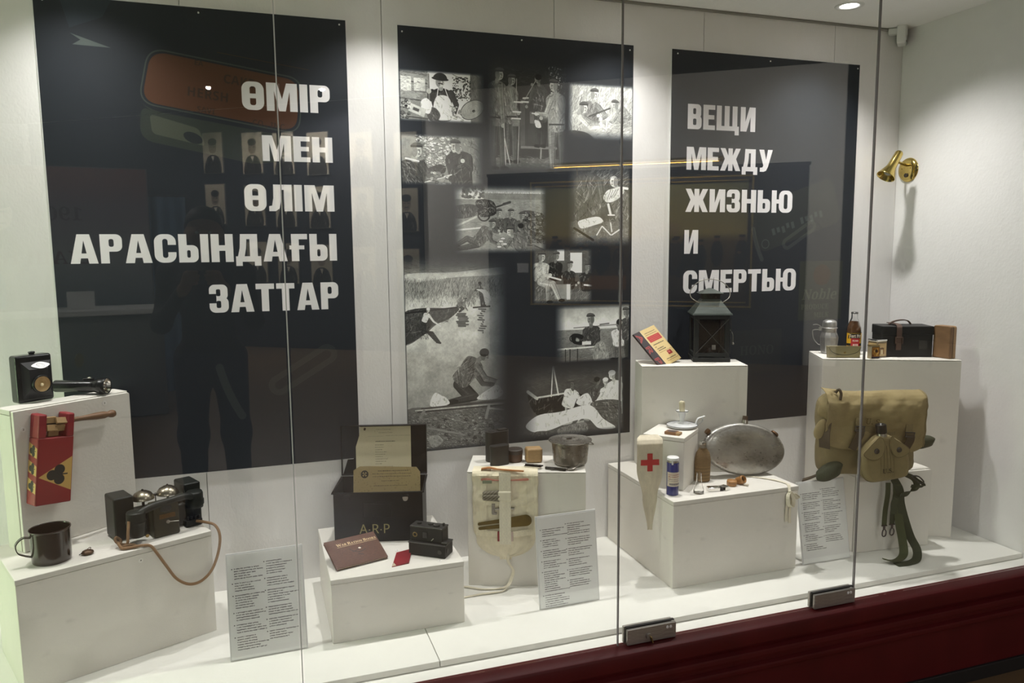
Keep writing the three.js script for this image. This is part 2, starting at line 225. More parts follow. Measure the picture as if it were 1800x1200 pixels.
function heavy(g, s, x0, x1, top, base, W, H, colour = '#f1eef0') {
  const gap = 0.075, wsum = [...s].reduce((a, c) => a + GLYPHS[c][0], 0) + gap * (s.length - 1), w = Math.round((x1 - x0) * W), h = Math.round((base - top) * H), kx = w / wsum;
  const line = canvas(w + 4, Math.ceil(h * 1.25), (q) => {
    let x = 0; q.fillStyle = colour;
    for (const c of s) { for (const [k, ...v] of GLYPHS[c][1]) { q.globalCompositeOperation = k[0] === '-' ? 'destination-out' : 'source-over'; q.beginPath(); const kind = k.slice(-1), X = (u) => (x + u) * kx, Y = (u) => u * h; if (kind === 'p') { for (let i = 0; i < v.length; i += 2) (i ? q.lineTo(X(v[i]), Y(v[i + 1])) : q.moveTo(X(v[i]), Y(v[i + 1]))); q.closePath(); } else if (kind === 'o') q.roundRect(X(v[0]), Y(v[1]), (v[2] - v[0]) * kx, (v[3] - v[1]) * h, v[4] * Math.min(kx, h)); else q.rect(X(v[0]), Y(v[1]), (v[2] - v[0]) * kx, (v[3] - v[1]) * h); q.fill(); } x += GLYPHS[c][0] + gap; }
  });
  g.drawImage(line, x0 * W, top * H);
}
const darkBase = (g, W, H) => { g.fillStyle = '#1a2028'; g.fillRect(0, 0, W, H); };
const speckle = (g, W, H, amp) => { const d = g.getImageData(0, 0, W, H), a = d.data; let s = 12345; for (let i = 0; i < a.length; i += 4) { s = (Math.imul(s, 1664525) + 1013904223) | 0; const n = ((s >>> 16) / 65535 - 0.5) * 2 * amp; a[i] += n; a[i + 1] += n; a[i + 2] += n; } g.putImageData(d, 0, 0); };
function ghostTools(g, W, H, kx, ky, px, py, s, colour) {   // the faint pocket knife and safety pin of the print
  g.save(); g.globalAlpha = 0.16; g.strokeStyle = g.fillStyle = colour; g.lineCap = 'round';
  g.lineWidth = 30 * s; g.beginPath(); g.moveTo(kx * W, ky * H); g.quadraticCurveTo(kx * W + 25 * s, ky * H + 110 * s, kx * W + 75 * s, ky * H + 200 * s); g.stroke();
  g.lineWidth = 5 * s; g.translate(px * W, py * H); g.rotate(-0.55);
  for (let k = 0; k < 4; k++) { g.beginPath(); g.roundRect(-150 * s + k * 6 * s, -38 * s + k * 6 * s, 300 * s - k * 12 * s, 76 * s - k * 12 * s, 36 * s); g.stroke(); }
  g.restore();
}
const posterLeft = canvas(1236, 2048, (g, W, H) => {
  darkBase(g, W, H);
  g.save(); g.globalAlpha = 0.8; g.fillStyle = '#262f38'; g.beginPath(); g.moveTo(0.075 * W, 0); g.lineTo(0.1 * W, 0.06 * H); g.lineTo(0.2 * W, 0.035 * H); g.lineTo(0.23 * W, 0); g.fill();
  g.fillStyle = '#59615c'; g.beginPath(); g.moveTo(0.1 * W, 0.07 * H); g.lineTo(0.22 * W, 0.094 * H); g.lineTo(0.105 * W, 0.092 * H); g.lineTo(0.13 * W, 0.082 * H); g.fill(); g.restore();
  // tin lid
  const path = (pts, r) => { g.beginPath(); const n = pts.length; for (let i = 0; i < n; i++) { const a = pts[(i + n - 1) % n], b = pts[i], c = pts[(i + 1) % n]; const l = (p, q) => { const dx = (q[0] - p[0]) * W, dy = (q[1] - p[1]) * H, d = Math.hypot(dx, dy); return [p[0] * W + dx / d * r, p[1] * H + dy / d * r]; }; const p = l(b, a), q = l(b, c); i ? g.lineTo(...p) : g.moveTo(...p); g.quadraticCurveTo(b[0] * W, b[1] * H, ...q); } g.closePath(); };
  g.fillStyle = '#2c332f'; path([[0.3, 0.2], [0.33, 0.215], [0.83, 0.262], [0.8, 0.3], [0.68, 0.322], [0.29, 0.275]], 60); g.fill();
  g.fillStyle = '#454a40'; path([[0.325, 0.222], [0.48, 0.248], [0.5, 0.285], [0.33, 0.262]], 20); g.fill();
  g.fillStyle = '#20262a'; g.beginPath(); g.ellipse(0.46 * W, 0.268 * H, 40, 22, 0.4, 0, 7); g.fill();
  g.strokeStyle = '#3c4340'; g.lineWidth = 6; path([[0.293, 0.2], [0.335, 0.088], [0.84, 0.133], [0.82, 0.252]], 70); g.stroke();
  g.fillStyle = '#52321f'; path([[0.303, 0.197], [0.342, 0.094], [0.828, 0.137], [0.812, 0.246]], 66); g.fill();
  g.save(); g.transform(1, 0.13, -0.1, 1, 0, 0); g.fillStyle = '#3a2a20'; g.font = 'bold 44px sans-serif';
  const w = (s, u, v, sz) => { g.font = `bold ${sz}px sans-serif`; g.fillText(s, u * W + 0.1 * v * H, v * H - 0.13 * u * W); };
  g.fillRect(0.56 * W, 0.047 * H - 8, 0.31 * W, 4); w('CAKE', 0.56, 0.148, 52); w('HERSH', 0.44, 0.178, 54); w('SAVI', 0.47, 0.21, 34); w('CO., INC.', 0.65, 0.232, 34); w('EA', 0.47, 0.115, 30); g.restore();
  ghostTools(g, W, H, 0.505, 0.765, 0.8, 0.78, 1.15, '#9a9a78');
  heavy(g, 'ӨМІР', 0.628, 0.935, 0.144, 0.204, W, H); heavy(g, 'МЕН', 0.689, 0.937, 0.2565, 0.312, W, H); heavy(g, 'ӨЛІМ', 0.62, 0.937, 0.3625, 0.421, W, H);
  heavy(g, 'АРАСЫНДАҒЫ', 0.051, 0.94, 0.471, 0.532, W, H); heavy(g, 'ЗАТТАР', 0.483, 0.94, 0.581, 0.643, W, H);
  speckle(g, W, H, 3);
});
const posterRight = canvas(1236, 2048, (g, W, H) => {
  darkBase(g, W, H);
  g.save(); g.translate(0.67 * W, 0.42 * H); g.rotate(-0.32); g.fillStyle = '#262b2c'; g.beginPath(); g.roundRect(-0.24 * W, -0.065 * H, 0.48 * W, 0.13 * H, 50); g.fill(); g.fillStyle = '#3d4342'; for (let k = 0; k < 11; k++) if (k !== 5) g.fillRect(-0.15 * W + k * 34, 0.012 * H + (k % 3) * 4, 20, 38 - (k % 2) * 9); g.beginPath(); g.arc(-0.2 * W, 0.045 * H, 24, 0, 7); g.lineWidth = 5; g.strokeStyle = '#3d4342'; g.stroke(); g.restore();
  ghostTools(g, W, H, 0.435, 0.46, 0.69, 0.476, 0.85, '#b3b590');
  g.fillStyle = '#2b2f2a'; g.fillRect(0.7 * W, 0.55 * H, 0.25 * W, 0.17 * H); g.fillStyle = '#3a2c20'; g.beginPath(); g.arc(0.83 * W, 0.59 * H, 62, 0, 7); g.fill();
  g.fillStyle = '#484c40'; g.font = 'bold italic 84px serif'; g.fillText('Noble', 0.715 * W, 0.66 * H); g.font = 'bold 40px serif'; g.fillText('PRODUCE', 0.715 * W, 0.688 * H); g.fillText('MILK', 0.79 * W, 0.712 * H);
  g.fillStyle = '#22262a'; g.fillRect(0.34 * W, 0.74 * H, 0.27 * W, 0.12 * H); g.fillStyle = '#2f3333'; g.font = 'bold 74px serif'; g.fillText('HONO', 0.38 * W, 0.81 * H);
  heavy(g, 'ВЕЩИ', 0.082, 0.43, 0.1345, 0.199, W, H); heavy(g, 'МЕЖДУ', 0.08, 0.528, 0.2445, 0.304, W, H); heavy(g, 'ЖИЗНЬЮ', 0.078, 0.645, 0.3535, 0.4145, W, H); heavy(g, 'И', 0.076, 0.146, 0.462, 0.5255, W, H); heavy(g, 'СМЕРТЬЮ', 0.074, 0.68, 0.57, 0.632, W, H);
  speckle(g, W, H, 3);
});
// unseen greenish lamp on the end wall of the case, out of view, tints the left plinths
{
  const t = thing('unseen_green_lamp', 'unseen upright greenish lamp on the left end wall', 'unseen lamp', [CASE_LEFT + 0.001, 0.1, 0.5], 90);
  part(t, 'housing', rbox(0.06, 1.0, 0.03, 0.006), M.white, [0, 0.5, 0.016]); part(t, 'glowing_tube', at(new THREE.CapsuleGeometry(0.012, 0.9, 6, 20), [0, 0.5, 0.046]), mat('tube glow', [0.8, 0.9, 0.8], 0.5, { emissive: UNSEEN_LAMP_COLOUR, emissiveIntensity: 2.5 }));
  for (const y of [0.03, 0.97]) part(t, 'end_cap', rbox(0.034, 0.03, 0.05, 0.004), M.white, [0, y, 0.042]);
  const l = new THREE.RectAreaLight(UNSEEN_LAMP_COLOUR, 75, 0.03, 0.9); l.name = 'tube'; l.position.set(0, 0.5, 0.062); l.lookAt(0, 0.5, 5); t.add(l); l.rotation.set(0, Math.PI, 0);
}
// the middle board: ten old black-and-white field photographs with soft edges
const grey = (v, a = 1) => `rgba(${v | 0},${(v * 1.01) | 0},${(v * 0.985) | 0},${a})`;
function blob(g, pts, fill, grain = 1) {   // a soft closed shape, streaked like cloth in an old photograph
  const c = new THREE.CatmullRomCurve3(pts.map(([x, y]) => V(x, y, 0)), true, 'centripetal').getPoints(pts.length * 6), xs = c.map((p) => p.x), ys = c.map((p) => p.y), x0 = Math.min(...xs), x1 = Math.max(...xs), y0 = Math.min(...ys), y1 = Math.max(...ys);
  g.beginPath(); c.forEach((p, i) => (i ? g.lineTo(p.x, p.y) : g.moveTo(p.x, p.y))); g.closePath(); g.fillStyle = fill; g.fill(); if (!grain) return;
  g.save(); g.clip(); const w = x1 - x0, h = y1 - y0, n = Math.min(170, 8 + w * h / 130), a0 = R(0.9, 2.2); g.lineCap = 'round';
  for (let i = 0; i < n; i++) { const x = R(x0, x1), y = R(y0, y1), a = a0 + R(-0.9, 0.9), l = R(0.06, 0.3) * Math.min(w, h); g.strokeStyle = rnd() < 0.52 ? `rgba(0,0,0,${R(0.08, 0.34)})` : `rgba(255,255,250,${R(0.05, 0.24)})`; g.lineWidth = R(1, 5); g.beginPath(); g.moveTo(x, y); g.quadraticCurveTo(x + Math.cos(a) * l * 0.5 + R(-4, 4), y + Math.sin(a) * l * 0.5, x + Math.cos(a) * l, y + Math.sin(a) * l); g.stroke(); }
  g.restore(); g.lineWidth = 1.6; g.strokeStyle = 'rgba(0,0,0,0.35)'; g.stroke();
}
function limb(g, pts, w, col) { g.beginPath(); g.moveTo(...pts[0]); for (let i = 1; i < pts.length; i++) g.lineTo(...pts[i]); g.lineWidth = w; g.lineCap = g.lineJoin = 'round'; g.strokeStyle = col; g.stroke(); }
function folds(g, x, y, w, h, n, lo, hi) { for (let i = 0; i < n; i++) { const a = x + R(-w, w) / 2, b = y + R(-h, h) / 2; limb(g, [[a, b], [a + R(-w, w) * 0.14, b + R(0.05, 0.22) * h]], R(0.02, 0.05) * w, grey(R(lo, hi), 0.5)); } }
function dots(g, list, fill) { g.fillStyle = fill; for (const [x, y, r] of list) { g.beginPath(); g.arc(x, y, r, 0, 7); g.fill(); } }
function headOf(g, x, y, r, skin, hat, dir = 1) {
  g.fillStyle = grey(skin); g.beginPath(); g.ellipse(x, y, r * 0.78, r, 0, 0, 7); g.fill();
  g.fillStyle = grey(skin * 0.55, 0.7); g.beginPath(); g.ellipse(x - dir * r * 0.35, y + r * 0.1, r * 0.45, r * 0.85, 0, 0, 7); g.fill();
  g.fillStyle = grey(skin * 0.3, 0.8); g.fillRect(x + dir * r * 0.15, y - r * 0.2, r * 0.35 * dir, r * 0.16); g.fillRect(x + dir * r * 0.2, y + r * 0.42, r * 0.35 * dir, r * 0.13); g.fillRect(x + dir * r * 0.42, y - r * 0.05, r * 0.12, r * 0.35);
  if (hat === 'cap') { g.fillStyle = grey(70); g.beginPath(); g.ellipse(x, y - r * 0.72, r * 0.95, r * 0.55, -0.12 * dir, Math.PI, 0); g.fill(); g.fillStyle = grey(48); g.fillRect(x - r * 0.95, y - r * 0.82, r * 1.9, r * 0.3); }
  if (hat === 'helmet') { g.fillStyle = grey(42); g.beginPath(); g.ellipse(x, y - r * 0.4, r * 1.25, r * 1.0, 0, Math.PI, 0); g.fill(); g.beginPath(); g.ellipse(x, y - r * 0.4, r * 1.5, r * 0.3, 0.08, 0, 7); g.fill(); }
  if (hat === 'hair') { g.fillStyle = grey(24); g.beginPath(); g.ellipse(x - dir * r * 0.15, y - r * 0.45, r * 0.85, r * 0.7, 0, 0, 7); g.fill(); }
  if (hat === 'bandage') { g.fillStyle = grey(225); g.beginPath(); g.ellipse(x, y - r * 0.5, r * 0.9, r * 0.62, 0, 0, 7); g.fill(); }
}
function scatter(g, W, H, x0, y0, x1, y1, n, lo, hi, s0, s1, ang = null) { for (let i = 0; i < n; i++) { const x = R(x0, x1) * W, y = R(y0, y1) * H, s = R(s0, s1), a = ang === null ? R(0, 6.3) : ang + R(-0.5, 0.5); limb(g, [[x, y], [x + Math.cos(a) * s, y + Math.sin(a) * s]], R(0.8, 2.2), grey(R(lo, hi), R(0.4, 0.9))); } }
function stones(g, W, H, x0, y0, x1, y1, n, lo, hi, s) { for (let i = 0; i < n; i++) { const x = R(x0, x1) * W, y = R(y0, y1) * H, r = R(0.4, 1) * s; blob(g, [[x - r, y], [x - r * 0.4, y - r * 0.8], [x + r * 0.7, y - r * 0.6], [x + r, y + r * 0.2], [x, y + r * 0.7]], grey(R(lo, hi))); limb(g, [[x - r, y + r * 0.5], [x + r * 0.6, y + r * 0.75]], 1.6, grey(lo * 0.35)); } }
function mottle(g, W, H, k) { const d = g.getImageData(0, 0, W, H), a = d.data; for (let y = 0; y < H; y++) for (let x = 0; x < W; x++) { const m = 1.42 + 0.13 * noise(x / 40, y / 40, k) + 0.08 * noise(x / 11, y / 11, k + 5) + 0.06 * noise(x / 4, y / 4, k + 9), i = (y * W + x) * 4; a[i] *= m; a[i + 1] *= m; a[i + 2] *= m; } g.putImageData(d, 0, 0); }
// a jointed figure: joints as fractions of the picture, s = head height in pixels
function fig(g, W, H, J, tone, skin, hat, s, dir = 1, o = {}) {
  const P = ([x, y]) => [x * W, y * H], dk = o.legs ?? tone * 0.8;
  const taper = (pts, ws, t) => { for (let i = 0; i < pts.length - 1; i++) { const [a, b] = [P(pts[i]), P(pts[i + 1])], d = Math.hypot(b[0] - a[0], b[1] - a[1]) || 1, nx = -(b[1] - a[1]) / d, ny = (b[0] - a[0]) / d, u = ws[i] * s / 2, v = ws[i + 1] * s / 2; g.fillStyle = grey(t); g.beginPath(); g.moveTo(a[0] + nx * u, a[1] + ny * u); g.lineTo(b[0] + nx * v, b[1] + ny * v); g.lineTo(b[0] - nx * v, b[1] - ny * v); g.lineTo(a[0] - nx * u, a[1] - ny * u); g.fill(); for (const [q, r] of [[a, u], [b, v]]) { g.beginPath(); g.arc(q[0], q[1], r, 0, 7); g.fill(); } limb(g, [[a[0] + nx * u * 0.55, a[1] + ny * u * 0.55], [b[0] + nx * v * 0.5, b[1] + ny * v * 0.5]], Math.max(1, u * 0.28), grey(Math.min(255, t * 1.45), 0.55)); limb(g, [[a[0] - nx * u * 0.75, a[1] - ny * u * 0.75], [b[0] - nx * v * 0.75, b[1] - ny * v * 0.75]], Math.max(1, u * 0.3), grey(t * 0.45, 0.6)); for (let k = 0; k < 4; k++) { const f = R(0.1, 0.95), m = [a[0] + (b[0] - a[0]) * f, a[1] + (b[1] - a[1]) * f]; limb(g, [[m[0] - nx * u * 0.6, m[1] - ny * u * 0.6], [m[0] + nx * u * 0.5, m[1] + ny * u * 0.5 + u * 0.3]], 1.4, grey(t * R(0.4, 0.7), 0.6)); } } };
  if (J.rl) taper(J.rl, [0.95, 0.72, 0.5], dk * 0.8); if (J.ra) taper(J.ra, [0.55, 0.45, 0.34], tone * 0.75); if (J.ll) taper(J.ll, [1.0, 0.75, 0.52], dk);
  const [nx, ny] = P(J.neck), [hx, hy] = P(J.hip), dx = hx - nx, dy = hy - ny, d = Math.hypot(dx, dy) || 1, px = -dy / d, py = dx / d, w = (o.wide ?? 0.95) * s, v = w * 0.72; blob(g, [[nx + px * w * 0.35, ny + py * w * 0.35], [nx + px * w * 0.95 + dx * 0.14, ny + py * w * 0.95 + dy * 0.14], [nx + px * w * 0.85 + dx * 0.6, ny + py * w * 0.85 + dy * 0.6], [hx + px * v, hy + py * v], [hx - px * v, hy - py * v], [nx - px * w * 0.85 + dx * 0.6, ny - py * w * 0.85 + dy * 0.6], [nx - px * w * 0.95 + dx * 0.14, ny - py * w * 0.95 + dy * 0.14], [nx - px * w * 0.35, ny - py * w * 0.35]], grey(tone)); if (o.belt) limb(g, [[hx + px * v - dx * 0.16, hy + py * v - dy * 0.16], [hx - px * v - dx * 0.16, hy - py * v - dy * 0.16]], s * 0.16, grey(tone * 0.4));
  if (J.la) taper(J.la, [0.58, 0.48, 0.36], tone * 1.08); const hd = []; if (J.la) hd.push([...P(J.la[J.la.length - 1]), s * 0.2]); if (J.ra) hd.push([...P(J.ra[J.ra.length - 1]), s * 0.19]); dots(g, hd, grey(skin * 1.05)); if (J.ll && o.boots !== false) for (const l of [J.ll, J.rl]) if (l) { const f = P(l[2]); g.fillStyle = grey(22); g.beginPath(); g.ellipse(f[0] + dir * s * 0.2, f[1], s * 0.42, s * 0.2, 0, 0, 7); g.fill(); }
  const [ax, ay] = P(J.head); limb(g, [[nx, ny], [ax, ay]], s * 0.42, grey(skin * 0.8)); headOf(g, ax, ay, s * 0.52, skin, hat, dir);
}
const PHOTOS = [
  // [u0, v0, u1, v1, soft edges [l, t, r, b], draw]
  [0, 0.52, 0.43, 1.0, [0.01, 0.1, 0.32, 0.02], (g, W, H) => {   // man washing clothes on a jetty
    const sky = g.createLinearGradient(0, 0, 0, H); sky.addColorStop(0, grey(60)); sky.addColorStop(0.08, grey(100)); sky.addColorStop(0.13, grey(120)); sky.addColorStop(0.25, grey(172)); sky.addColorStop(0.42, grey(166)); sky.addColorStop(0.6, grey(138)); sky.addColorStop(0.78, grey(118)); sky.addColorStop(1, grey(80)); g.fillStyle = sky; g.fillRect(0, 0, W, H);
    scatter(g, W, H, 0, 0.01, 1, 0.1, 700, 40, 100, 8, 34, 0.05); blob(g, [[-9, H * 0.105], [W * 0.5, H * 0.09], [W * 1.02, H * 0.075], [W * 1.02, H * 0.095], [W * 0.5, H * 0.115], [-9, H * 0.132]], grey(168, 0.85), 0);
    scatter(g, W, H, 0, 0.135, 1, 0.225, 2600, 40, 165, 8, 26, -1.4); scatter(g, W, H, 0, 0.22, 0.8, 0.265, 420, 60, 205, 6, 18, -1.5); scatter(g, W, H, 0.5, 0.2, 0.68, 0.27, 240, 40, 120, 10, 24, -1.5);
    blob(g, [[-9, H * 0.29], [W * 0.4, H * 0.27], [W * 0.52, H * 0.275], [W * 0.42, H * 0.325], [W * 0.3, H * 0.35], [W * 0.18, H * 0.4], [-9, H * 0.45]], grey(46)); scatter(g, W, H, 0, 0.285, 0.42, 0.34, 900, 20, 105, 4, 15); scatter(g, W, H, 0, 0.33, 0.22, 0.42, 420, 22, 90, 4, 15); limb(g, [[0, H * 0.29], [W * 0.5, H * 0.268]], 7, grey(22));
    fig(g, W, H, { head: [0.728, 0.152], neck: [0.735, 0.172], hip: [0.74, 0.212], la: [[0.71, 0.175], [0.68, 0.185], [0.7, 0.186]], ll: [[0.735, 0.21], [0.74, 0.235], [0.74, 0.262]], rl: [[0.76, 0.21], [0.765, 0.235], [0.765, 0.262]] }, 56, 66, 'hair', 19, 1, { wide: 0.75 }); blob(g, [[W * 0.69, H * 0.18], [W * 0.79, H * 0.187], [W * 0.835, H * 0.24], [W * 0.78, H * 0.25], [W * 0.75, H * 0.2]], grey(205)); limb(g, [[W * 0.66, H * 0.272], [W * 0.82, H * 0.268]], 8, grey(34)); for (let k = 0; k < 12; k++) limb(g, [[W * (0.73 + R(-0.03, 0.03)), H * (0.28 + k * 0.011)], [W * (0.76 + R(-0.02, 0.03)), H * (0.283 + k * 0.011)]], 7, grey(R(34, 60), 0.85));
    fig(g, W, H, { head: [0.222, 0.277], neck: [0.215, 0.293], hip: [0.18, 0.335], la: [[0.225, 0.3], [0.27, 0.335], [0.335, 0.36]], ll: [[0.18, 0.335], [0.25, 0.34], [0.22, 0.365]] }, 200, 190, 'bandage', 20, 1, { wide: 0.85, legs: 40 }); for (let k = 0; k < 9; k++) limb(g, [[W * (0.2 + k * 0.012), H * (0.385 + k * 0.007)], [W * (0.26 + k * 0.009), H * (0.39 + k * 0.007)]], 9, grey(R(24, 44)));
    fig(g, W, H, { head: [0.585, 0.232], neck: [0.57, 0.243], hip: [0.51, 0.258], la: [[0.57, 0.25], [0.58, 0.27], [0.6, 0.285]], ll: [[0.51, 0.26], [0.56, 0.275], [0.52, 0.29]] }, 92, 110, 'cap', 18, 1, { wide: 0.8, legs: 52 }); for (let k = 0; k < 9; k++) limb(g, [[W * (0.5 + R(-0.01, 0.02)), H * (0.3 + k * 0.008)], [W * (0.58 + R(-0.02, 0.03)), H * (0.302 + k * 0.008)]], 8, grey(R(36, 60), 0.8));
    blob(g, [[-20, H * 0.79], [W * 0.3, H * 0.775], [W * 1.1, H * 0.79], [W * 1.1, H * 1.1], [-20, H * 1.1]], grey(78), 0); scatter(g, W, H, 0, 0.785, 1, 1, 3800, 30, 140, 5, 20, 0.3); stones(g, W, H, 0, 0.82, 1, 1, 160, 46, 120, 12);
    for (const [x0, y0, x1, y1, w, t] of [[0.18, 0.765, 0.98, 0.745, 14, 116], [0.14, 0.778, 1, 0.765, 9, 52], [0.08, 0.785, 0.95, 0.78, 7, 140], [0.1, 0.793, 0.96, 0.79, 6, 40], [0.16, 0.79, 0.12, 0.83, 15, 100], [0.8, 0.79, 0.77, 0.85, 15, 132], [0.8, 0.8, 0.95, 0.815, 8, 140], [0.2, 0.88, 0.55, 0.93, 9, 104]]) limb(g, [[W * x0, H * y0], [W * x1, H * y1]], w, grey(t));
    fig(g, W, H, { head: [0.77, 0.52], neck: [0.7, 0.545], hip: [0.5, 0.655], la: [[0.69, 0.575], [0.77, 0.64], [0.9, 0.665]], ra: [[0.66, 0.6], [0.74, 0.668], [0.88, 0.68]], ll: [[0.52, 0.66], [0.66, 0.735], [0.43, 0.752]], rl: [[0.5, 0.665], [0.6, 0.74], [0.4, 0.756]] }, 84, 134, 'hair', 58, 1, { wide: 1.0, legs: 46 }); folds(g, W * 0.58, H * 0.6, W * 0.22, H * 0.1, 26, 46, 132);
    blob(g, [[W * 0.68, H * 0.745], [W * 0.8, H * 0.7], [W * 0.89, H * 0.68], [W * 0.95, H * 0.725], [W * 0.88, H * 0.752]], grey(190)); blob(g, [[W * 0.22, H * 0.765], [W * 0.27, H * 0.7], [W * 0.33, H * 0.715], [W * 0.38, H * 0.73], [W * 0.41, H * 0.76], [W * 0.3, H * 0.77]], grey(206)); blob(g, [[W * 0.2, H * 0.93], [W * 0.28, H * 0.92], [W * 0.34, H * 0.955], [W * 0.24, H * 0.985]], grey(112));
  }],
  [0, 0.095, 0.342, 0.212, [0.02, 0.06, 0.1, 0.06], (g, W, H) => {   // army cook with an axe
    g.fillStyle = grey(196); g.fillRect(0, 0, W, H); g.fillStyle = grey(112); g.fillRect(0, 0, W * 0.33, H);
    for (let k = 0; k < 6; k++) limb(g, [[0, H * (0.05 + 0.17 * k)], [W * 0.32, H * (0.09 + 0.17 * k)]], 6, grey(k % 2 ? 58 : 84)); g.fillStyle = grey(160); g.fillRect(W * 0.02, H * 0.14, W * 0.12, H * 0.28); g.fillRect(W * 0.17, H * 0.16, W * 0.13, H * 0.25); scatter(g, W, H, 0, 0, 0.32, 0.6, 300, 50, 150, 6, 20, 0.1);
    g.fillStyle = grey(88); g.fillRect(W * 0.83, 0, W * 0.2, H); scatter(g, W, H, 0.83, 0, 1, 0.7, 220, 44, 135, 8, 24, 1.5); limb(g, [[W * 0.62, H * 0.05], [W * 0.83, H * 0.2]], 2, grey(40));
    for (let i = 0; i < 170; i++) { const x = W * R(0.62, 0.83), y = H * R(0.1, 0.55); g.fillStyle = grey(R(18, 70)); g.beginPath(); g.ellipse(x, y, R(2, 6), R(1.5, 4), R(0, 3), 0, 7); g.fill(); }
    fig(g, W, H, { head: [0.475, 0.2], neck: [0.48, 0.34], hip: [0.5, 0.95], la: [[0.6, 0.42], [0.66, 0.64], [0.62, 0.9]], ra: [[0.38, 0.42], [0.35, 0.55], [0.345, 0.4]] }, 38, 172, 'helmet', 54, 1, { wide: 1.0 }); blob(g, [[W * 0.43, H * 0.5], [W * 0.57, H * 0.5], [W * 0.6, H * 0.92], [W * 0.4, H * 0.92]], grey(205)); limb(g, [[W * 0.435, H * 0.5], [W * 0.45, H * 0.34]], 4, grey(205)); limb(g, [[W * 0.565, H * 0.5], [W * 0.53, H * 0.34]], 4, grey(205)); limb(g, [[W * 0.455, H * 0.245], [W * 0.5, H * 0.24]], 4, grey(26));
    limb(g, [[W * 0.34, H * 0.08], [W * 0.345, H * 0.78]], 8, grey(98)); blob(g, [[W * 0.31, H * 0.74], [W * 0.41, H * 0.72], [W * 0.47, H * 0.86], [W * 0.42, H * 0.99], [W * 0.34, H * 0.96]], grey(60)); dots(g, [[W * 0.342, H * 0.4, 12]], grey(150)); blob(g, [[W * 0.25, H * 0.6], [W * 0.31, H * 0.54], [W * 0.37, H * 0.64], [W * 0.34, H * 0.84], [W * 0.26, H * 0.78]], grey(205));
    g.save(); g.translate(W * 0.85, H * 0.72); g.rotate(-0.5); g.fillStyle = grey(142); g.beginPath(); g.ellipse(0, 0, W * 0.15, H * 0.17, 0, 0, 7); g.fill(); g.lineWidth = 4; g.strokeStyle = grey(62); g.stroke(); g.lineWidth = 1.5; for (let k = 1; k < 5; k++) { g.beginPath(); g.ellipse(0, 0, W * 0.03 * k, H * 0.034 * k, 0, 0, 7); g.strokeStyle = grey(112, 0.6); g.stroke(); } g.fillStyle = grey(48); g.beginPath(); g.ellipse(3, 8, 8, 6, 0, 0, 7); g.fill(); g.restore(); stones(g, W, H, 0.6, 0.66, 0.75, 0.95, 14, 90, 225, 12); g.save(); g.translate(W * 0.2, H * 0.78); g.rotate(0.35); g.fillStyle = grey(168); g.fillRect(-38, -20, 80, 38); g.fillStyle = grey(70); g.fillRect(-20, -8, 30, 14); g.restore(); stones(g, W, H, 0, 0.6, 0.12, 1, 26, 20, 170, 12);
  }],
  [0, 0.24, 0.335, 0.358, [0.02, 0.06, 0.12, 0.08], (g, W, H) => {   // two comrades sharing food
    g.fillStyle = grey(112); g.fillRect(0, 0, W, H); stones(g, W, H, 0.18, 0, 0.72, 0.62, 330, 96, 225, 9); blob(g, [[W * 0.75, H * 0.1], [W * 1.05, H * 0.1], [W * 1.05, H], [W * 0.8, H * 0.6]], grey(108));
    fig(g, W, H, { head: [0.19, 0.33], neck: [0.15, 0.5], hip: [0.14, 1.08], la: [[0.25, 0.58], [0.33, 0.8], [0.46, 0.68]], ra: [[0.2, 0.62], [0.3, 0.74], [0.44, 0.62]] }, 66, 156, 'cap', 60, 1, { wide: 1.15 }); limb(g, [[W * 0.06, H * 0.48], [W * 0.21, H * 0.53]], 9, grey(218)); blob(g, [[W * 0.38, H * 0.66], [W * 0.44, H * 0.58], [W * 0.53, H * 0.62], [W * 0.52, H * 0.74], [W * 0.42, H * 0.76]], grey(30));
    fig(g, W, H, { head: [0.655, 0.22], neck: [0.69, 0.32], hip: [0.72, 1.05], la: [[0.82, 0.42], [0.84, 0.66], [0.74, 0.5]], ra: [[0.6, 0.42], [0.57, 0.48], [0.635, 0.3]] }, 50, 158, 'cap', 54, -1, { wide: 1.3 }); limb(g, [[W * 0.28, H * 0.94], [W * 0.6, H * 0.78]], 7, grey(190)); limb(g, [[W * 0.3, H * 0.9], [W * 0.5, H * 0.82]], 4, grey(50)); stones(g, W, H, 0.36, 0.74, 0.58, 1, 20, 60, 195, 13);
  }],
  [0.352, 0.045, 0.7, 0.325, [0.12, 0.2, 0.14, 0.1], (g, W, H) => {   // soldiers queueing with mess tins
    g.fillStyle = grey(40); g.fillRect(0, 0, W, H); scatter(g, W, H, 0, 0.1, 1, 0.8, 700, 26, 70, 10, 40, 0.02);
    for (let i = 0; i < 120; i++) { g.fillStyle = grey(R(60, 200)); g.beginPath(); g.arc(W * R(0.76, 0.98), H * R(0.08, 0.3), R(0.8, 3.6), 0, 7); g.fill(); }
    g.fillStyle = grey(66); g.fillRect(W * 0.4, H * 0.37, W * 0.06, H * 0.42); g.fillStyle = grey(50); g.fillRect(W * 0.46, H * 0.37, W * 0.3, H * 0.4); g.fillStyle = grey(84); g.fillRect(W * 0.52, H * 0.47, W * 0.08, H * 0.1); limb(g, [[W * 0.42, H * 0.775], [W * 0.85, H * 0.775]], 12, grey(98)); limb(g, [[W * 0.66, H * 0.78], [W * 0.65, H * 0.92]], 8, grey(110)); g.fillStyle = grey(74); g.fillRect(0, H * 0.87, W, H * 0.13); scatter(g, W, H, 0, 0.85, 1, 1, 700, 45, 135, 6, 18, 0.1);
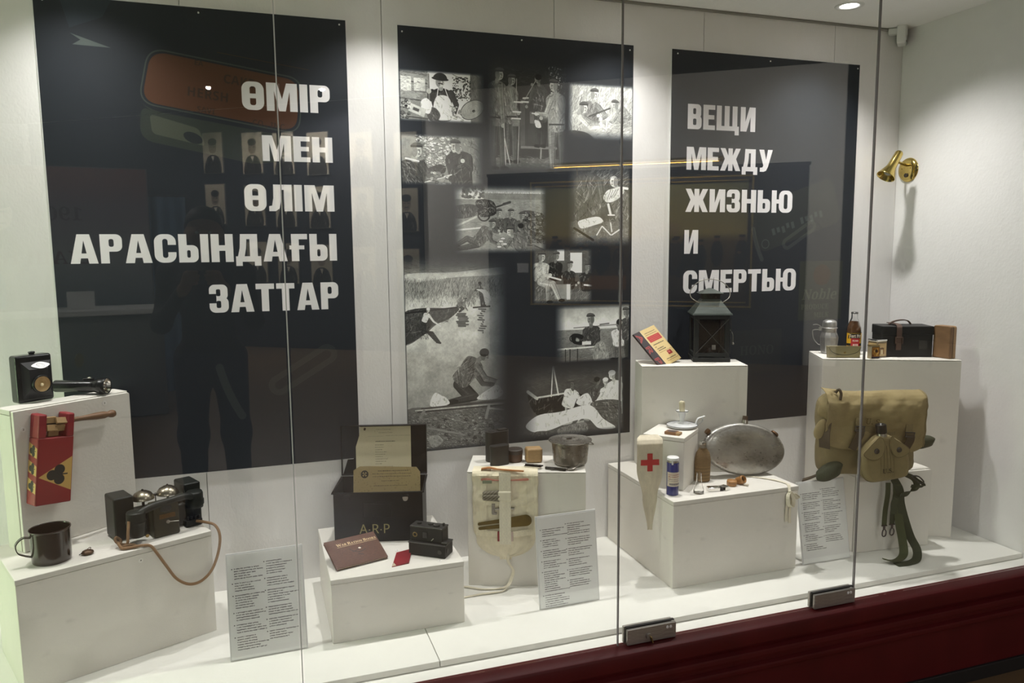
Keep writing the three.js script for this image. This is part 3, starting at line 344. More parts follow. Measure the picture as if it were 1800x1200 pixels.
    const legs = (x, y0, y1, d) => ({ ll: [[x - d, y0], [x - d * 1.1, (y0 + y1) / 2], [x - d, y1]], rl: [[x + d, y0], [x + d * 1.2, (y0 + y1) / 2], [x + d * 1.1, y1]] });
    fig(g, W, H, { head: [0.62, 0.19], neck: [0.635, 0.24], hip: [0.66, 0.55], la: [[0.56, 0.28], [0.53, 0.37], [0.48, 0.43]], ra: [[0.66, 0.28], [0.58, 0.27], [0.55, 0.24]], ...legs(0.66, 0.54, 0.76, 0.035) }, 56, 104, 'hair', 40, -1, { wide: 1.05 }); limb(g, [[W * 0.6, H * 0.2], [W * 0.46, H * 0.37]], 4, grey(120)); limb(g, [[W * 0.44, H * 0.36], [W * 0.5, H * 0.355]], 9, grey(150));
    fig(g, W, H, { head: [0.3, 0.215], neck: [0.275, 0.265], hip: [0.28, 0.57], la: [[0.3, 0.3], [0.33, 0.42], [0.38, 0.49]], ...legs(0.28, 0.56, 0.9, 0.045) }, 98, 122, 'cap', 46, 1, { wide: 0.95, belt: true }); fig(g, W, H, { head: [0.15, 0.175], neck: [0.12, 0.23], hip: [0.12, 0.59], la: [[0.16, 0.28], [0.18, 0.44], [0.19, 0.6]], ...legs(0.12, 0.58, 0.96, 0.055) }, 90, 134, 'cap', 52, 1, { wide: 1.05, belt: true });
    fig(g, W, H, { head: [0.82, 0.24], neck: [0.845, 0.3], hip: [0.86, 0.62], la: [[0.79, 0.36], [0.72, 0.49], [0.6, 0.485]], ra: [[0.9, 0.36], [0.8, 0.5], [0.66, 0.52]], ...legs(0.86, 0.6, 0.97, 0.055) }, 122, 146, 'cap', 52, -1, { wide: 1.05, belt: true }); limb(g, [[W * 0.55, H * 0.483], [W * 0.63, H * 0.488]], 6, grey(212)); blob(g, [[W * 0.58, H * 0.54], [W * 0.64, H * 0.55], [W * 0.66, H * 0.6], [W * 0.6, H * 0.6]], grey(186));
    limb(g, [[W * 0.36, H * 0.2], [W * 0.35, H * 0.45]], 4, grey(130)); for (const [x, y, w] of [[0.38, 0.395, 0.1], [0.46, 0.39, 0.08], [0.36, 0.478, 0.09], [0.35, 0.535, 0.1]]) limb(g, [[W * (x - w / 2), H * y], [W * (x + w / 2), H * y]], 8, grey(218)); g.fillStyle = grey(104); g.fillRect(W * 0.305, H * 0.54, W * 0.09, H * 0.06);
    for (const [x0, y0, x1, y1, t] of [[0.19, 0.25, 0.215, 0.62, 120], [0.205, 0.58, 0.22, 0.93, 160], [0.21, 0.7, 0.275, 0.93, 165], [0.39, 0.6, 0.37, 0.92, 135]]) { limb(g, [[W * x0, H * y0], [W * x1, H * y1]], 7, grey(t * 0.55)); limb(g, [[W * x0 - 2, H * y0], [W * x1 - 2, H * y1]], 2.5, grey(t * 1.15)); }
  }],
  [0.7, 0.1, 1.0, 0.238, [0.08, 0.06, 0.02, 0.16], (g, W, H) => {   // soldiers resting in tall grass
    g.fillStyle = grey(140); g.fillRect(0, 0, W, H); scatter(g, W, H, 0, 0, 1, 0.65, 1500, 66, 235, 14, 46, -1.2); scatter(g, W, H, 0.4, 0.6, 1, 1, 640, 66, 200, 10, 26, -0.4);
    fig(g, W, H, { head: [0.72, 0.36], neck: [0.76, 0.46], hip: [0.95, 0.66], la: [[0.74, 0.54], [0.68, 0.66], [0.62, 0.62]] }, 108, 150, 'cap', 44, -1, { wide: 1.0 }); fig(g, W, H, { head: [0.4, 0.19], neck: [0.38, 0.32], hip: [0.34, 0.68], la: [[0.46, 0.4], [0.58, 0.56], [0.5, 0.62]], ra: [[0.32, 0.42], [0.36, 0.56], [0.46, 0.56]] }, 98, 164, 'cap', 48, 1, { wide: 1.1 }); limb(g, [[W * 0.32, H * 0.58], [W * 0.64, H * 0.42]], 8, grey(54));
    fig(g, W, H, { head: [0.24, 0.44], neck: [0.16, 0.53], hip: [0.02, 0.86], la: [[0.2, 0.62], [0.34, 0.78], [0.54, 0.74]], ra: [[0.24, 0.6], [0.36, 0.68], [0.5, 0.7]] }, 152, 158, 'cap', 50, 1, { wide: 1.2 }); limb(g, [[W * 0.6, H * 0.6], [W * 0.58, H * 0.8]], 7, grey(212)); limb(g, [[W * 0.55, H * 0.78], [W * 0.63, H * 0.76]], 5, grey(212)); blob(g, [[0, H * 0.86], [W * 0.3, H * 0.88], [W * 0.4, H], [0, H]], grey(58));
  }],
  [0.7, 0.29, 0.992, 0.505, [0.14, 0.2, 0.04, 0.12], (g, W, H) => {   // soldier eating, rifle across his knees
    g.fillStyle = grey(66); g.fillRect(0, 0, W, H); scatter(g, W, H, 0.4, 0, 1, 0.3, 500, 44, 185, 8, 30, -0.9);
    fig(g, W, H, { head: [0.37, 0.06], neck: [0.34, 0.15], hip: [0.3, 0.72], la: [[0.5, 0.24], [0.56, 0.5], [0.64, 0.44]], ra: [[0.2, 0.24], [0.16, 0.5], [0.4, 0.6]] }, 74, 96, 'cap', 62, 1, { wide: 1.45 }); fig(g, W, H, { head: [0.73, 0.23], neck: [0.8, 0.34], hip: [0.92, 0.76] }, 88, 172, 'none', 56, -1, { wide: 1.0 });
    blob(g, [[W * 0.56, H * 0.42], [W * 0.62, H * 0.34], [W * 0.72, H * 0.31], [W * 0.86, H * 0.29], [W * 0.9, H * 0.34], [W * 0.82, H * 0.42], [W * 0.7, H * 0.47], [W * 0.6, H * 0.47]], grey(172)); for (let k = 0; k < 4; k++) limb(g, [[W * (0.62 + k * 0.035), H * (0.45 - k * 0.012)], [W * (0.67 + k * 0.045), H * (0.345 - k * 0.01)]], 3, grey(96)); limb(g, [[W * 0.84, H * 0.3], [W * 0.95, H * 0.31]], 13, grey(212)); limb(g, [[W * 0.64, H * 0.5], [W * 0.68, H * 0.62]], 13, grey(205)); limb(g, [[W * 0.64, H * 0.625], [W * 0.74, H * 0.625]], 7, grey(205));
    g.fillStyle = grey(92); g.fillRect(0, H * 0.7, W, H * 0.3); scatter(g, W, H, 0, 0.68, 1, 1, 600, 40, 160, 6, 22); for (const [a, b, c, d] of [[0.46, 0.86, 0.54, 0.76], [0.55, 0.76, 0.68, 0.86], [0.68, 0.72, 0.7, 0.82], [0.7, 0.86, 0.82, 0.8]]) limb(g, [[a * W, b * H], [c * W, d * H]], 7, grey(215)); blob(g, [[W * 0.16, H * 0.71], [W * 0.28, H * 0.67], [W * 0.5, H * 0.65], [W * 0.56, H * 0.7], [W * 0.4, H * 0.75], [W * 0.2, H * 0.78]], grey(200)); limb(g, [[W * 0.1, H * 0.78], [W * 0.4, H * 0.92]], 12, grey(34));
  }],
  [0.205, 0.352, 0.605, 0.52, [0.1, 0.14, 0.07, 0.08], (g, W, H) => {   // gun crew at rest round a meal
    const s = g.createLinearGradient(0, 0, 0, H); s.addColorStop(0, grey(60)); s.addColorStop(0.12, grey(205)); s.addColorStop(0.16, grey(178)); s.addColorStop(1, grey(120)); g.fillStyle = s; g.fillRect(0, 0, W, H); g.fillStyle = grey(104); g.fillRect(W * 0.32, H * 0.13, W * 0.7, H * 0.09); scatter(g, W, H, 0.3, 0.12, 1, 0.16, 220, 70, 130, 4, 10, -1.5); for (let k = 0; k < 90; k++) { g.fillStyle = grey(R(44, 90), 0.8); g.beginPath(); g.arc(W * R(0.1, 0.32), H * R(0.0, 0.2), R(3, 9), 0, 7); g.fill(); } g.fillStyle = grey(118); g.fillRect(0, H * 0.22, W, H * 0.8); scatter(g, W, H, 0, 0.24, 1, 1, 1300, 80, 150, 6, 22, 0.05);
    blob(g, [[W * 0.24, H * 0.24], [W * 0.42, H * 0.25], [W * 0.45, H * 0.42], [W * 0.28, H * 0.46]], grey(34)); limb(g, [[W * 0.42, H * 0.34], [W * 0.6, H * 0.26]], 8, grey(44)); limb(g, [[W * 0.53, H * 0.285], [W * 0.6, H * 0.255]], 12, grey(54)); scatter(g, W, H, 0.24, 0.26, 0.42, 0.46, 110, 60, 190, 5, 14); g.lineWidth = 7; g.strokeStyle = grey(40); g.beginPath(); g.arc(W * 0.32, H * 0.44, 30, 0, 7); g.stroke(); blob(g, [[0, H * 0.34], [W * 0.24, H * 0.31], [W * 0.24, H * 0.44], [0, H * 0.48]], grey(66)); limb(g, [[0, H * 0.62], [W * 0.24, H * 0.47]], 9, grey(156)); limb(g, [[W * 0.02, H * 0.66], [W * 0.32, H * 0.62]], 8, grey(186));
    blob(g, [[W * 0.72, H * 0.4], [W * 0.85, H * 0.38], [W * 1.02, H * 0.5], [W, H * 0.85], [W * 0.86, H * 0.8]], grey(64)); stones(g, W, H, 0.74, 0.4, 1, 0.85, 80, 36, 118, 13);
    for (const [x, y, tn] of [[0.47, 0.41, 74], [0.6, 0.41, 62], [0.72, 0.45, 70]]) fig(g, W, H, { head: [x + 0.01, y], neck: [x, y + 0.07], hip: [x - 0.01, y + 0.28], la: [[x - 0.05, y + 0.12], [x - 0.05, y + 0.24], [x + 0.02, y + 0.3]], ra: [[x + 0.05, y + 0.12], [x + 0.06, y + 0.22], [x + 0.01, y + 0.26]] }, tn, 134, 'cap', 34, 1, { wide: 1.1 });
    fig(g, W, H, { head: [0.41, 0.57], neck: [0.38, 0.64], hip: [0.24, 0.84], la: [[0.37, 0.7], [0.4, 0.82], [0.47, 0.86]], ll: [[0.25, 0.84], [0.14, 0.78], [0.02, 0.88]], rl: [[0.25, 0.86], [0.14, 0.9], [0.02, 0.93]] }, 76, 134, 'cap', 38, 1, { wide: 1.0, legs: 66 }); fig(g, W, H, { head: [0.71, 0.62], neck: [0.73, 0.69], hip: [0.84, 0.82], la: [[0.72, 0.74], [0.7, 0.84], [0.62, 0.84]] }, 78, 124, 'hair', 36, -1, { wide: 0.95 });
    fig(g, W, H, { head: [0.6, 0.68], neck: [0.62, 0.75], hip: [0.75, 0.92], la: [[0.6, 0.8], [0.56, 0.9], [0.52, 0.86]], ll: [[0.75, 0.92], [0.86, 0.92], [0.98, 0.98]], rl: [[0.74, 0.94], [0.84, 0.98], [0.94, 1.0]] }, 92, 164, 'cap', 42, -1, { wide: 1.05, legs: 96 }); for (const [x, y] of [[0.5, 0.82], [0.54, 0.86], [0.48, 0.9], [0.52, 0.78]]) { g.fillStyle = grey(205); g.beginPath(); g.ellipse(W * x, H * y, 13, 6, 0, 0, 7); g.fill(); g.strokeStyle = grey(60); g.lineWidth = 1.5; g.stroke(); }
  }],
  [0.542, 0.508, 0.815, 0.65, [0.05, 0.06, 0.08, 0.1], (g, W, H) => {   // men reading and writing outdoors
    g.fillStyle = grey(70); g.fillRect(0, 0, W, H); scatter(g, W, H, 0, 0, 1, 0.5, 300, 40, 130, 6, 22); g.fillStyle = grey(205); g.fillRect(W * 0.4, H * 0.02, W * 0.12, H * 0.2); g.fillRect(W * 0.62, H * 0.08, W * 0.2, H * 0.36); g.fillStyle = grey(84); g.fillRect(0, H * 0.78, W, H * 0.22); scatter(g, W, H, 0, 0.7, 1, 1, 480, 40, 165, 8, 20, -1);
    const sit = (x, y, s, tn, sk, lg) => fig(g, W, H, { head: [x + 0.02, y], neck: [x, y + 0.1], hip: [x, y + 0.42], la: [[x + 0.06, y + 0.18], [x + 0.08, y + 0.32], [x + 0.16, y + 0.32]], ra: [[x - 0.05, y + 0.18], [x - 0.02, y + 0.34], [x + 0.12, y + 0.36]], ...(lg ? { ll: [[x, y + 0.42], [x + 0.2, y + 0.48], [x + 0.32, y + 0.78]], rl: [[x, y + 0.44], [x + 0.12, y + 0.52], [x + 0.12, y + 0.8]] } : {}) }, tn, sk, 'cap', s, 1, { wide: 1.1, legs: tn * 0.95 });
    sit(0.37, 0.14, 38, 22, 116); sit(0.6, 0.3, 34, 36, 142); sit(0.9, 0.34, 38, 36, 134); g.fillStyle = grey(120); g.fillRect(W * 0.36, H * 0.64, W * 0.27, H * 0.26); g.fillStyle = grey(200); g.fillRect(W * 0.56, H * 0.64, W * 0.06, H * 0.28); sit(0.13, 0.15, 44, 150, 160, 1); limb(g, [[W * 0.27, H * 0.5], [W * 0.46, H * 0.56]], 9, grey(196)); limb(g, [[W * 0.86, H * 0.66], [W, H * 0.68]], 9, grey(205));
  }],
  [0.64, 0.652, 0.992, 0.802, [0.14, 0.08, 0.01, 0.05], (g, W, H) => {   // field barber and a sewing machine
    const s = g.createLinearGradient(0, 0, 0, H); s.addColorStop(0, grey(120)); s.addColorStop(0.42, grey(200)); s.addColorStop(0.44, grey(110)); s.addColorStop(1, grey(80)); g.fillStyle = s; g.fillRect(0, 0, W, H); limb(g, [[W * 0.25, H * 0.4], [W * 0.85, H * 0.37]], 5, grey(96)); limb(g, [[W * 0.6, H * 0.36], [W * 0.72, H * 0.345]], 7, grey(80)); scatter(g, W, H, 0, 0.44, 1, 1, 900, 40, 138, 6, 18, -0.2);
    fig(g, W, H, { head: [0.475, 0.26], neck: [0.48, 0.38], hip: [0.5, 0.74], la: [[0.42, 0.46], [0.36, 0.6], [0.3, 0.62]], ra: [[0.56, 0.46], [0.58, 0.62], [0.42, 0.66]], ll: [[0.5, 0.74], [0.62, 0.78], [0.6, 0.98]] }, 50, 116, 'cap', 50, -1, { wide: 1.05, legs: 108 }); blob(g, [[W * 0.24, H * 0.66], [W * 0.22, H * 0.52], [W * 0.3, H * 0.5], [W * 0.38, H * 0.55], [W * 0.36, H * 0.6], [W * 0.28, H * 0.57], [W * 0.28, H * 0.63], [W * 0.4, H * 0.64], [W * 0.4, H * 0.69]], grey(14), 0); g.lineWidth = 5; g.strokeStyle = grey(14); g.beginPath(); g.arc(W * 0.235, H * 0.58, 16, 0, 7); g.stroke(); g.fillStyle = grey(184); g.fillRect(W * 0.36, H * 0.64, W * 0.12, H * 0.06); limb(g, [[W * 0.04, H * 0.76], [W * 0.58, H * 0.74]], 9, grey(170)); for (const x of [0.14, 0.2, 0.3]) limb(g, [[W * x, H * 0.77], [W * x, H]], 6, grey(38));
    blob(g, [[W * 0.54, H * 0.7], [W * 0.64, H * 0.66], [W * 0.72, H * 0.98], [W * 0.52, H * 0.98]], grey(118)); fig(g, W, H, { head: [0.86, 0.36], neck: [0.86, 0.45], hip: [0.87, 0.74], ll: [[0.87, 0.74], [0.78, 0.78], [0.8, 0.98]], rl: [[0.88, 0.74], [0.84, 0.8], [0.88, 0.98]] }, 192, 96, 'hair', 44, -1, { wide: 1.1, legs: 80 }); fig(g, W, H, { head: [0.955, 0.16], neck: [0.97, 0.26], hip: [0.98, 0.64], la: [[0.93, 0.32], [0.9, 0.42], [0.89, 0.34]], ll: [[0.98, 0.64], [0.97, 0.82], [0.98, 0.99]] }, 62, 120, 'cap', 42, -1);
  }],
  [0.455, 0.8, 0.972, 0.995, [0.2, 0.24, 0.03, 0.08], (g, W, H) => {   // nurses beside a boat with covered stretchers
    g.fillStyle = grey(58); g.fillRect(0, 0, W, H); g.fillStyle = grey(66); g.fillRect(0, H * 0.7, W, H * 0.3); scatter(g, W, H, 0, 0.05, 1, 0.5, 500, 40, 92, 20, 60, 0.05); scatter(g, W, H, 0, 0.7, 1, 1, 500, 36, 100, 8, 30, 0.1);
    limb(g, [[W * 0.34, H * 0.05], [W * 0.32, H * 0.62]], 6, grey(172)); limb(g, [[W * 0.345, H * 0.05], [W * 0.41, H * 0.6]], 8, grey(156)); blob(g, [[W * 0.12, H * 0.4], [W * 0.18, H * 0.46], [W * 0.6, H * 0.44], [W * 0.7, H * 0.62], [W * 0.2, H * 0.68]], grey(20)); limb(g, [[W * 0.12, H * 0.36], [W * 0.2, H * 0.46]], 16, grey(150)); limb(g, [[W * 0.18, H * 0.45], [W * 0.48, H * 0.41]], 9, grey(160));
    fig(g, W, H, { head: [0.745, 0.28], neck: [0.74, 0.36], hip: [0.72, 0.56] }, 58, 96, 'hair', 40, 1, { wide: 1.1 }); fig(g, W, H, { head: [0.5, 0.3], neck: [0.52, 0.37], hip: [0.47, 0.6], la: [[0.55, 0.44], [0.6, 0.54], [0.68, 0.58]], ra: [[0.49, 0.44], [0.46, 0.54], [0.46, 0.66]] }, 182, 90, 'cap', 42, 1, { wide: 1.05 }); blob(g, [[W * 0.55, H * 0.56], [W * 0.6, H * 0.46], [W * 0.66, H * 0.44], [W * 0.7, H * 0.62]], grey(190));
    fig(g, W, H, { head: [0.82, 0.29], neck: [0.82, 0.37], hip: [0.83, 0.58], la: [[0.8, 0.42], [0.77, 0.5], [0.74, 0.56]] }, 170, 168, 'bandage', 36, -1, { wide: 1.0 }); fig(g, W, H, { head: [0.88, 0.21], neck: [0.9, 0.29], hip: [0.92, 0.6], la: [[0.87, 0.36], [0.84, 0.46], [0.8, 0.52]] }, 212, 184, 'bandage', 46, -1, { wide: 1.1 }); blob(g, [[W * 0.72, H * 0.56], [W * 0.8, H * 0.5], [W * 0.95, H * 0.53], [W * 0.95, H * 0.6], [W * 0.8, H * 0.6]], grey(186));
    blob(g, [[W * 0.68, H * 0.58], [W * 0.98, H * 0.59], [W * 0.95, H * 0.78], [W * 0.8, H * 0.82]], grey(70)); for (let k = 0; k < 3; k++) limb(g, [[W * 0.7, H * (0.62 + k * 0.05)], [W * 0.96, H * (0.63 + k * 0.05)]], 2, grey(36)); limb(g, [[W * 0.97, H * 0.25], [W * 0.98, H * 0.75]], 7, grey(130)); blob(g, [[W * 0.1, H * 0.82], [W * 0.2, H * 0.69], [W * 0.4, H * 0.66], [W * 0.62, H * 0.6], [W * 0.7, H * 0.62], [W * 0.8, H * 0.8], [W * 0.92, H * 0.94], [W * 0.76, H * 0.93], [W * 0.66, H * 0.79], [W * 0.5, H * 0.81], [W * 0.3, H * 0.9], [W * 0.16, H * 0.9]], grey(205)); folds(g, W * 0.4, H * 0.75, W * 0.5, H * 0.16, 24, 140, 225); blob(g, [[W * 0.1, H * 0.96], [W * 0.2, H * 0.9], [W * 0.32, H * 0.93], [W * 0.3, H]], grey(58)); blob(g, [[W * 0.38, H * 0.91], [W * 0.5, H * 0.85], [W * 0.64, H * 0.84], [W * 0.66, H * 0.95], [W * 0.4, H * 0.98]], grey(96));
  }],
];
const posterMiddle = canvas(1236, 2048, (g, W, H) => {
  darkBase(g, W, H);
  for (const [u0, v0, u1, v1, [fl, ft, fr, fbm], draw] of PHOTOS) {
    const w = Math.round((u1 - u0) * W), h = Math.round((v1 - v0) * H);
    const c = canvas(w, h, (q) => {
      draw(q, w, h); mottle(q, w, h, u0 * 40); speckle(q, w, h, 10);
      q.globalCompositeOperation = 'destination-in'; let m = q.createLinearGradient(0, 0, w, 0); m.addColorStop(0, 'rgba(0,0,0,0)'); m.addColorStop(fl, '#000'); m.addColorStop(1 - fr, '#000'); m.addColorStop(1, 'rgba(0,0,0,0)'); q.fillStyle = m; q.fillRect(0, 0, w, h);
      m = q.createLinearGradient(0, 0, 0, h); m.addColorStop(0, 'rgba(0,0,0,0)'); m.addColorStop(ft, '#000'); m.addColorStop(1 - fbm, '#000'); m.addColorStop(1, 'rgba(0,0,0,0)'); q.fillStyle = m; q.fillRect(0, 0, w, h);
    });
    g.drawImage(c, u0 * W, v0 * H);
  }
});
poster('exhibition_poster', 'dark poster with five lines of white Kazakh capitals and an orange tin', -3.289, -2.3746, posterLeft, [[0.03, 0.012], [0.5, 0.012], [0.975, 0.012]]);
poster('photo_poster', 'dark poster covered with old black and white army photographs', -2.2055, -1.3013, posterMiddle, [[0.02, 0.015], [0.5, 0.012], [0.98, 0.014]]);
poster('exhibition_poster', 'dark poster with white Russian capitals behind the lantern', -1.1403, -0.2309, posterRight, [[0.03, 0.012], [0.5, 0.012], [0.985, 0.012]]);
// ---------------------------------------------------------------- white display plinths, each at its front left foot corner
function plinth(label, x, z, yaw, w, h, d, o = {}) {
  const t = thing('display_plinth', label, 'plinth', [x, o.y ?? 0, z], yaw), lid = o.lid ?? 0.016;
  part(t, 'body', rbox(w, h - lid, d, 0.002), M.plinth, [w / 2, (h - lid) / 2, -d / 2]);
  part(t, 'top_board', rbox(w + (o.over ?? 0.002), lid - 0.0012, d + (o.over ?? 0.002), 0.002), M.plinth, [w / 2, h - lid / 2 + 0.0006, -d / 2]);
  if (o.panel) part(t, 'front_panel', ext(rrectAt(0.001, 0.001, w - 0.002, h - 0.004, o.round ?? 0.008), 0.012, 0.0015), M.plinth, [0, 0, 0.0035]);
  return t;
}
function rrectAt(x, y, w, h, r) { const s = new THREE.Shape(); s.moveTo(x, y); s.lineTo(x + w, y); s.lineTo(x + w, y + h - r); s.quadraticCurveTo(x + w, y + h, x + w - r, y + h); s.lineTo(x + r * 0.3, y + h); s.quadraticCurveTo(x, y + h, x, y + h - r * 0.3); s.closePath(); return s; }
const TOP_A = 0.318, TOP_A2 = 0.726, TOP_B = 0.198, TOP_C = 0.405, TOP_D = 0.307, TOP_E = 0.717, TOP_F = 0.496, TOP_G = 0.714, TOP_H = 0.305;
plinth('wide low white plinth carrying the mug and field telephone', -3.327, 0.493, 24, 0.507, TOP_A, 0.31);
plinth('upright white plinth with the red rattle on its front', -3.363, 0.281, 39.6, 0.34, TOP_A2 - TOP_A, 0.071, { y: TOP_A, panel: true });
plinth('low white plinth under the open black tin box', -2.534, 0.495, 0, 0.404, TOP_B, 0.44);
plinth('white plinth topped with the old cooking pot', -2.048, 0.246, -21.4, 0.405, TOP_C, 0.21, { lid: 0.004, over: 0 });
plinth('large white plinth under the oval metal bottle', -1.401, 0.511, 0, 0.51, TOP_D, 0.5);
plinth('white block plinth with the lantern on top', -1.34, 0.168, -19, 0.398, TOP_E - TOP_D, 0.165, { y: TOP_D, lid: 0.004, over: 0 });
{ const th = -48.5; plinth('small square white plinth holding the candlestick', -1.406, 0.305, th, 0.15, TOP_F - TOP_D, 0.17, { y: TOP_D }); }
plinth('tall white plinth with bottle and black case on top', -0.572, 0.242, -27.5, 0.515, TOP_G, 0.235, { lid: 0.005, over: 0 });
plinth('small white plinth behind the hanging green straps', -0.593, 0.463, -5.3, 0.33, TOP_H, 0.075, { panel: true, lid: 0.012 });

// small round number stickers on the plinths
const stickerArt = (s) => canvas(64, 64, (g) => { g.fillStyle = '#e9e6df'; g.fillRect(0, 0, 64, 64); g.fillStyle = '#26221f'; if (s) { g.font = 'bold 34px sans-serif'; g.textAlign = 'center'; g.fillText(s, 32, 44); } else { g.beginPath(); g.ellipse(34, 33, 7, 9, 0.3, 0, 7); g.fill(); } });
function sticker(label, p, yaw, s, flat) {
  const t = thing('number_sticker', label, 'sticker', p, yaw, 'number stickers'); const r = flat ? [-Math.PI / 2, 0, 0] : [0, 0, 0];
  part(t, 'disc', at(cyl(0.0072, 0.0072, 0.0006, 28), null, [Math.PI / 2, 0, 0]), M.white, [0, 0, 0], r);
  print(t, 'numeral', 0.01, 0.01, stickerArt(s), flat ? [0, 0.0005, 0] : [0, 0, 0.0005], r, { geo: new THREE.CircleGeometry(0.0068, 24) });
}
const onFace = (x, z, yaw, lx, y, lz) => { const c = Math.cos(rad(yaw)), s = Math.sin(rad(yaw)); return [x + lx * c + lz * s, y, z - lx * s + lz * c]; };
sticker('round white sticker numbered 3 above the rattle handle', onFace(-3.363, 0.281, 39.6, 0.258, 0.703, 0.0162), 39.6, '3');
sticker('round white sticker numbered 2 left of the rattle', onFace(-3.363, 0.281, 39.6, 0.024, 0.669, 0.0162), 39.6, '2');
sticker('round white sticker under the telephone cord', onFace(-3.327, 0.493, 24, 0.304, 0.284, 0.0006), 24, '');
sticker('round white sticker between the booklet and the tin box', [-2.31, TOP_B + 0.0006, 0.34], 0, '', true);
sticker('round white sticker in front of the old camera', [-2.2, TOP_B + 0.0006, 0.468], 0, '', true);

// printed caption sheets in acrylic holders
function captionArt(cols) {
  return canvas(620, 880, (g, W, H) => {
    g.fillStyle = '#f3f4f1'; g.fillRect(0, 0, W, H); g.fillStyle = '#2b2b2c';
    cols.forEach((blocks, c) => {
      let y = c ? 88 : 118; const x = c ? 318 : 52;
      blocks.forEach((n) => { for (let l = 0; l < n; l++) { let q = x; const end = x + R(120, 262); if (l === 0) g.fillRect(x - 22, y, 9, 8); while (q < end) { const w = R(4, 9); g.globalAlpha = R(0.55, 0.95); g.fillRect(q, y + R(-1, 1), w, R(6, 9)); q += w + (rnd() < 0.16 ? 7 : 1.6); } g.globalAlpha = 1; y += 21; } y += 19; });
    });
  });
}
function caption(label, x, z, yaw, lean, cols) {
  const t = thing('caption_sheet', label, 'text panel', [x, 0.0005, z], yaw), q = new THREE.Group(); q.name = 'holder'; q.rotation.x = -lean; t.add(q);
  part(q, 'paper', box(0.206, 0.292, 0.0016), M.white, [0.105, 0.15, 0]);
  print(q, 'printed_text', 0.206, 0.292, captionArt(cols), [0.105, 0.15, 0.001], null, { rough: 0.4 });
  part(q, 'acrylic_front', rbox(0.214, 0.3, 0.002, 0.0006, 1), mat('acrylic', [1, 1, 1], 0.03, { transmission: 1, thickness: 0, ior: 1.49 }), [0.105, 0.1505, 0.0032]);
  part(q, 'acrylic_back', rbox(0.214, 0.3, 0.0025, 0.0006, 1), M.white, [0.105, 0.1505, -0.0026]);
  part(t, 'foot', rbox(0.2, 0.003, 0.08, 0.001, 1), mats['acrylic'], [0.105, 0.0018, -0.048]);
}
caption('caption sheet leaning in front of the bare wall by the telephone', -2.817, 0.498, 1.5, 0.21, [[5, 4, 6, 4, 4, 6], [6, 4, 6, 4, 4, 4]]);
caption('caption sheet leaning beside the cream sewing roll', -1.88, 0.503, 0.5, 0.13, [[4, 4, 4, 4, 10, 8], [6, 4, 4, 4, 4, 4]]);
caption('caption sheet leaning between the large plinth and the backpack', -0.85, 0.503, -0.8, 0.18, [[4, 4, 5, 5, 4, 4], [5, 6, 6, 4, 4]]);

// white motion sensor in the corner, brass spotlight on the right wall
{
  const t = thing('motion_sensor', 'white motion sensor box in the upper wall corner', 'sensor', [-0.05, 2.046, 0.04], 42); t.scale.setScalar(1.2);
  part(t, 'housing', rbox(0.062, 0.066, 0.03, 0.006, 3), M.white); part(t, 'lens_window', rbox(0.046, 0.03, 0.004, 0.004, 2), mat('milky lens', [0.68, 0.68, 0.67], 0.3), [0, 0.008, 0.0155]);
  part(t, 'slot', box(0.02, 0.004, 0.002), M.black, [0, -0.022, 0.0152]); part(t, 'bracket', rbox(0.03, 0.02, 0.03, 0.003), M.white, [0, 0.015, -0.028]);
}
{
  const brass = mat('polished brass', [0.78, 0.6, 0.2], 0.16, { metalness: 1, map: rep(G.metal, 1, 1) });
  const t = thing('wall_spotlight', 'polished brass spotlight on the right-hand white wall', 'wall lamp', [0, 1.484, 0.064], -90);   // local z points into the case
  part(t, 'wall_plate', at(lathe([[0, 0.016], [0.03, 0.0155], [0.046, 0.01], [0.052, 0], [0.05, -0.001]], 48), null, [Math.PI / 2, 0, 0]), brass);
  const sw = part(t, 'switch_knob', at(cyl(0.009, 0.009, 0.006, 24), null, [Math.PI / 2, 0, 0]), mat('dark brown knob', [0.03, 0.02, 0.015], 0.3), [0.004, -0.024, 0.017]);
  for (const x of [-0.024, 0.022]) part(t, 'screw', at(cyl(0.0025, 0.0025, 0.003, 12), null, [Math.PI / 2, 0, 0]), brass, [x, 0.006, 0.0165]);
  part(t, 'arm', tube([[0.004, 0.018, 0.012], [0.006, 0.026, 0.05], [0.016, 0.034, 0.09], [0.04, 0.03, 0.125]], 0.006, 24, 10), brass);
  const h = new THREE.Group(); h.name = 'head'; h.position.set(0.052, 0.012, 0.142); h.rotation.set(-0.59, 0, 0.0); t.add(h);
  part(h, 'lamp_shade', lathe([[0.001, 0.068], [0.012, 0.066], [0.0165, 0.058], [0.0175, 0.02], [0.019, -0.012], [0.026, -0.03], [0.037, -0.056], [0.038, -0.06], [0.0355, -0.0595], [0.0345, -0.055], [0.024, -0.031], [0.016, -0.013], [0.0145, 0.05]], 48), brass);
  for (let k = 0; k < 5; k++) part(h, 'vent_slot', rbox(0.016, 0.0028, 0.004, 0.001, 1), M.black, [-0.014, 0.048 - 0.0075 * k, -0.011], [0, -2.2, 0.35]);
  part(h, 'bulb', new THREE.SphereGeometry(0.018, 20, 14), mat('unlit bulb', [0.5, 0.48, 0.45], 0.2), [0, -0.032, 0]);
}
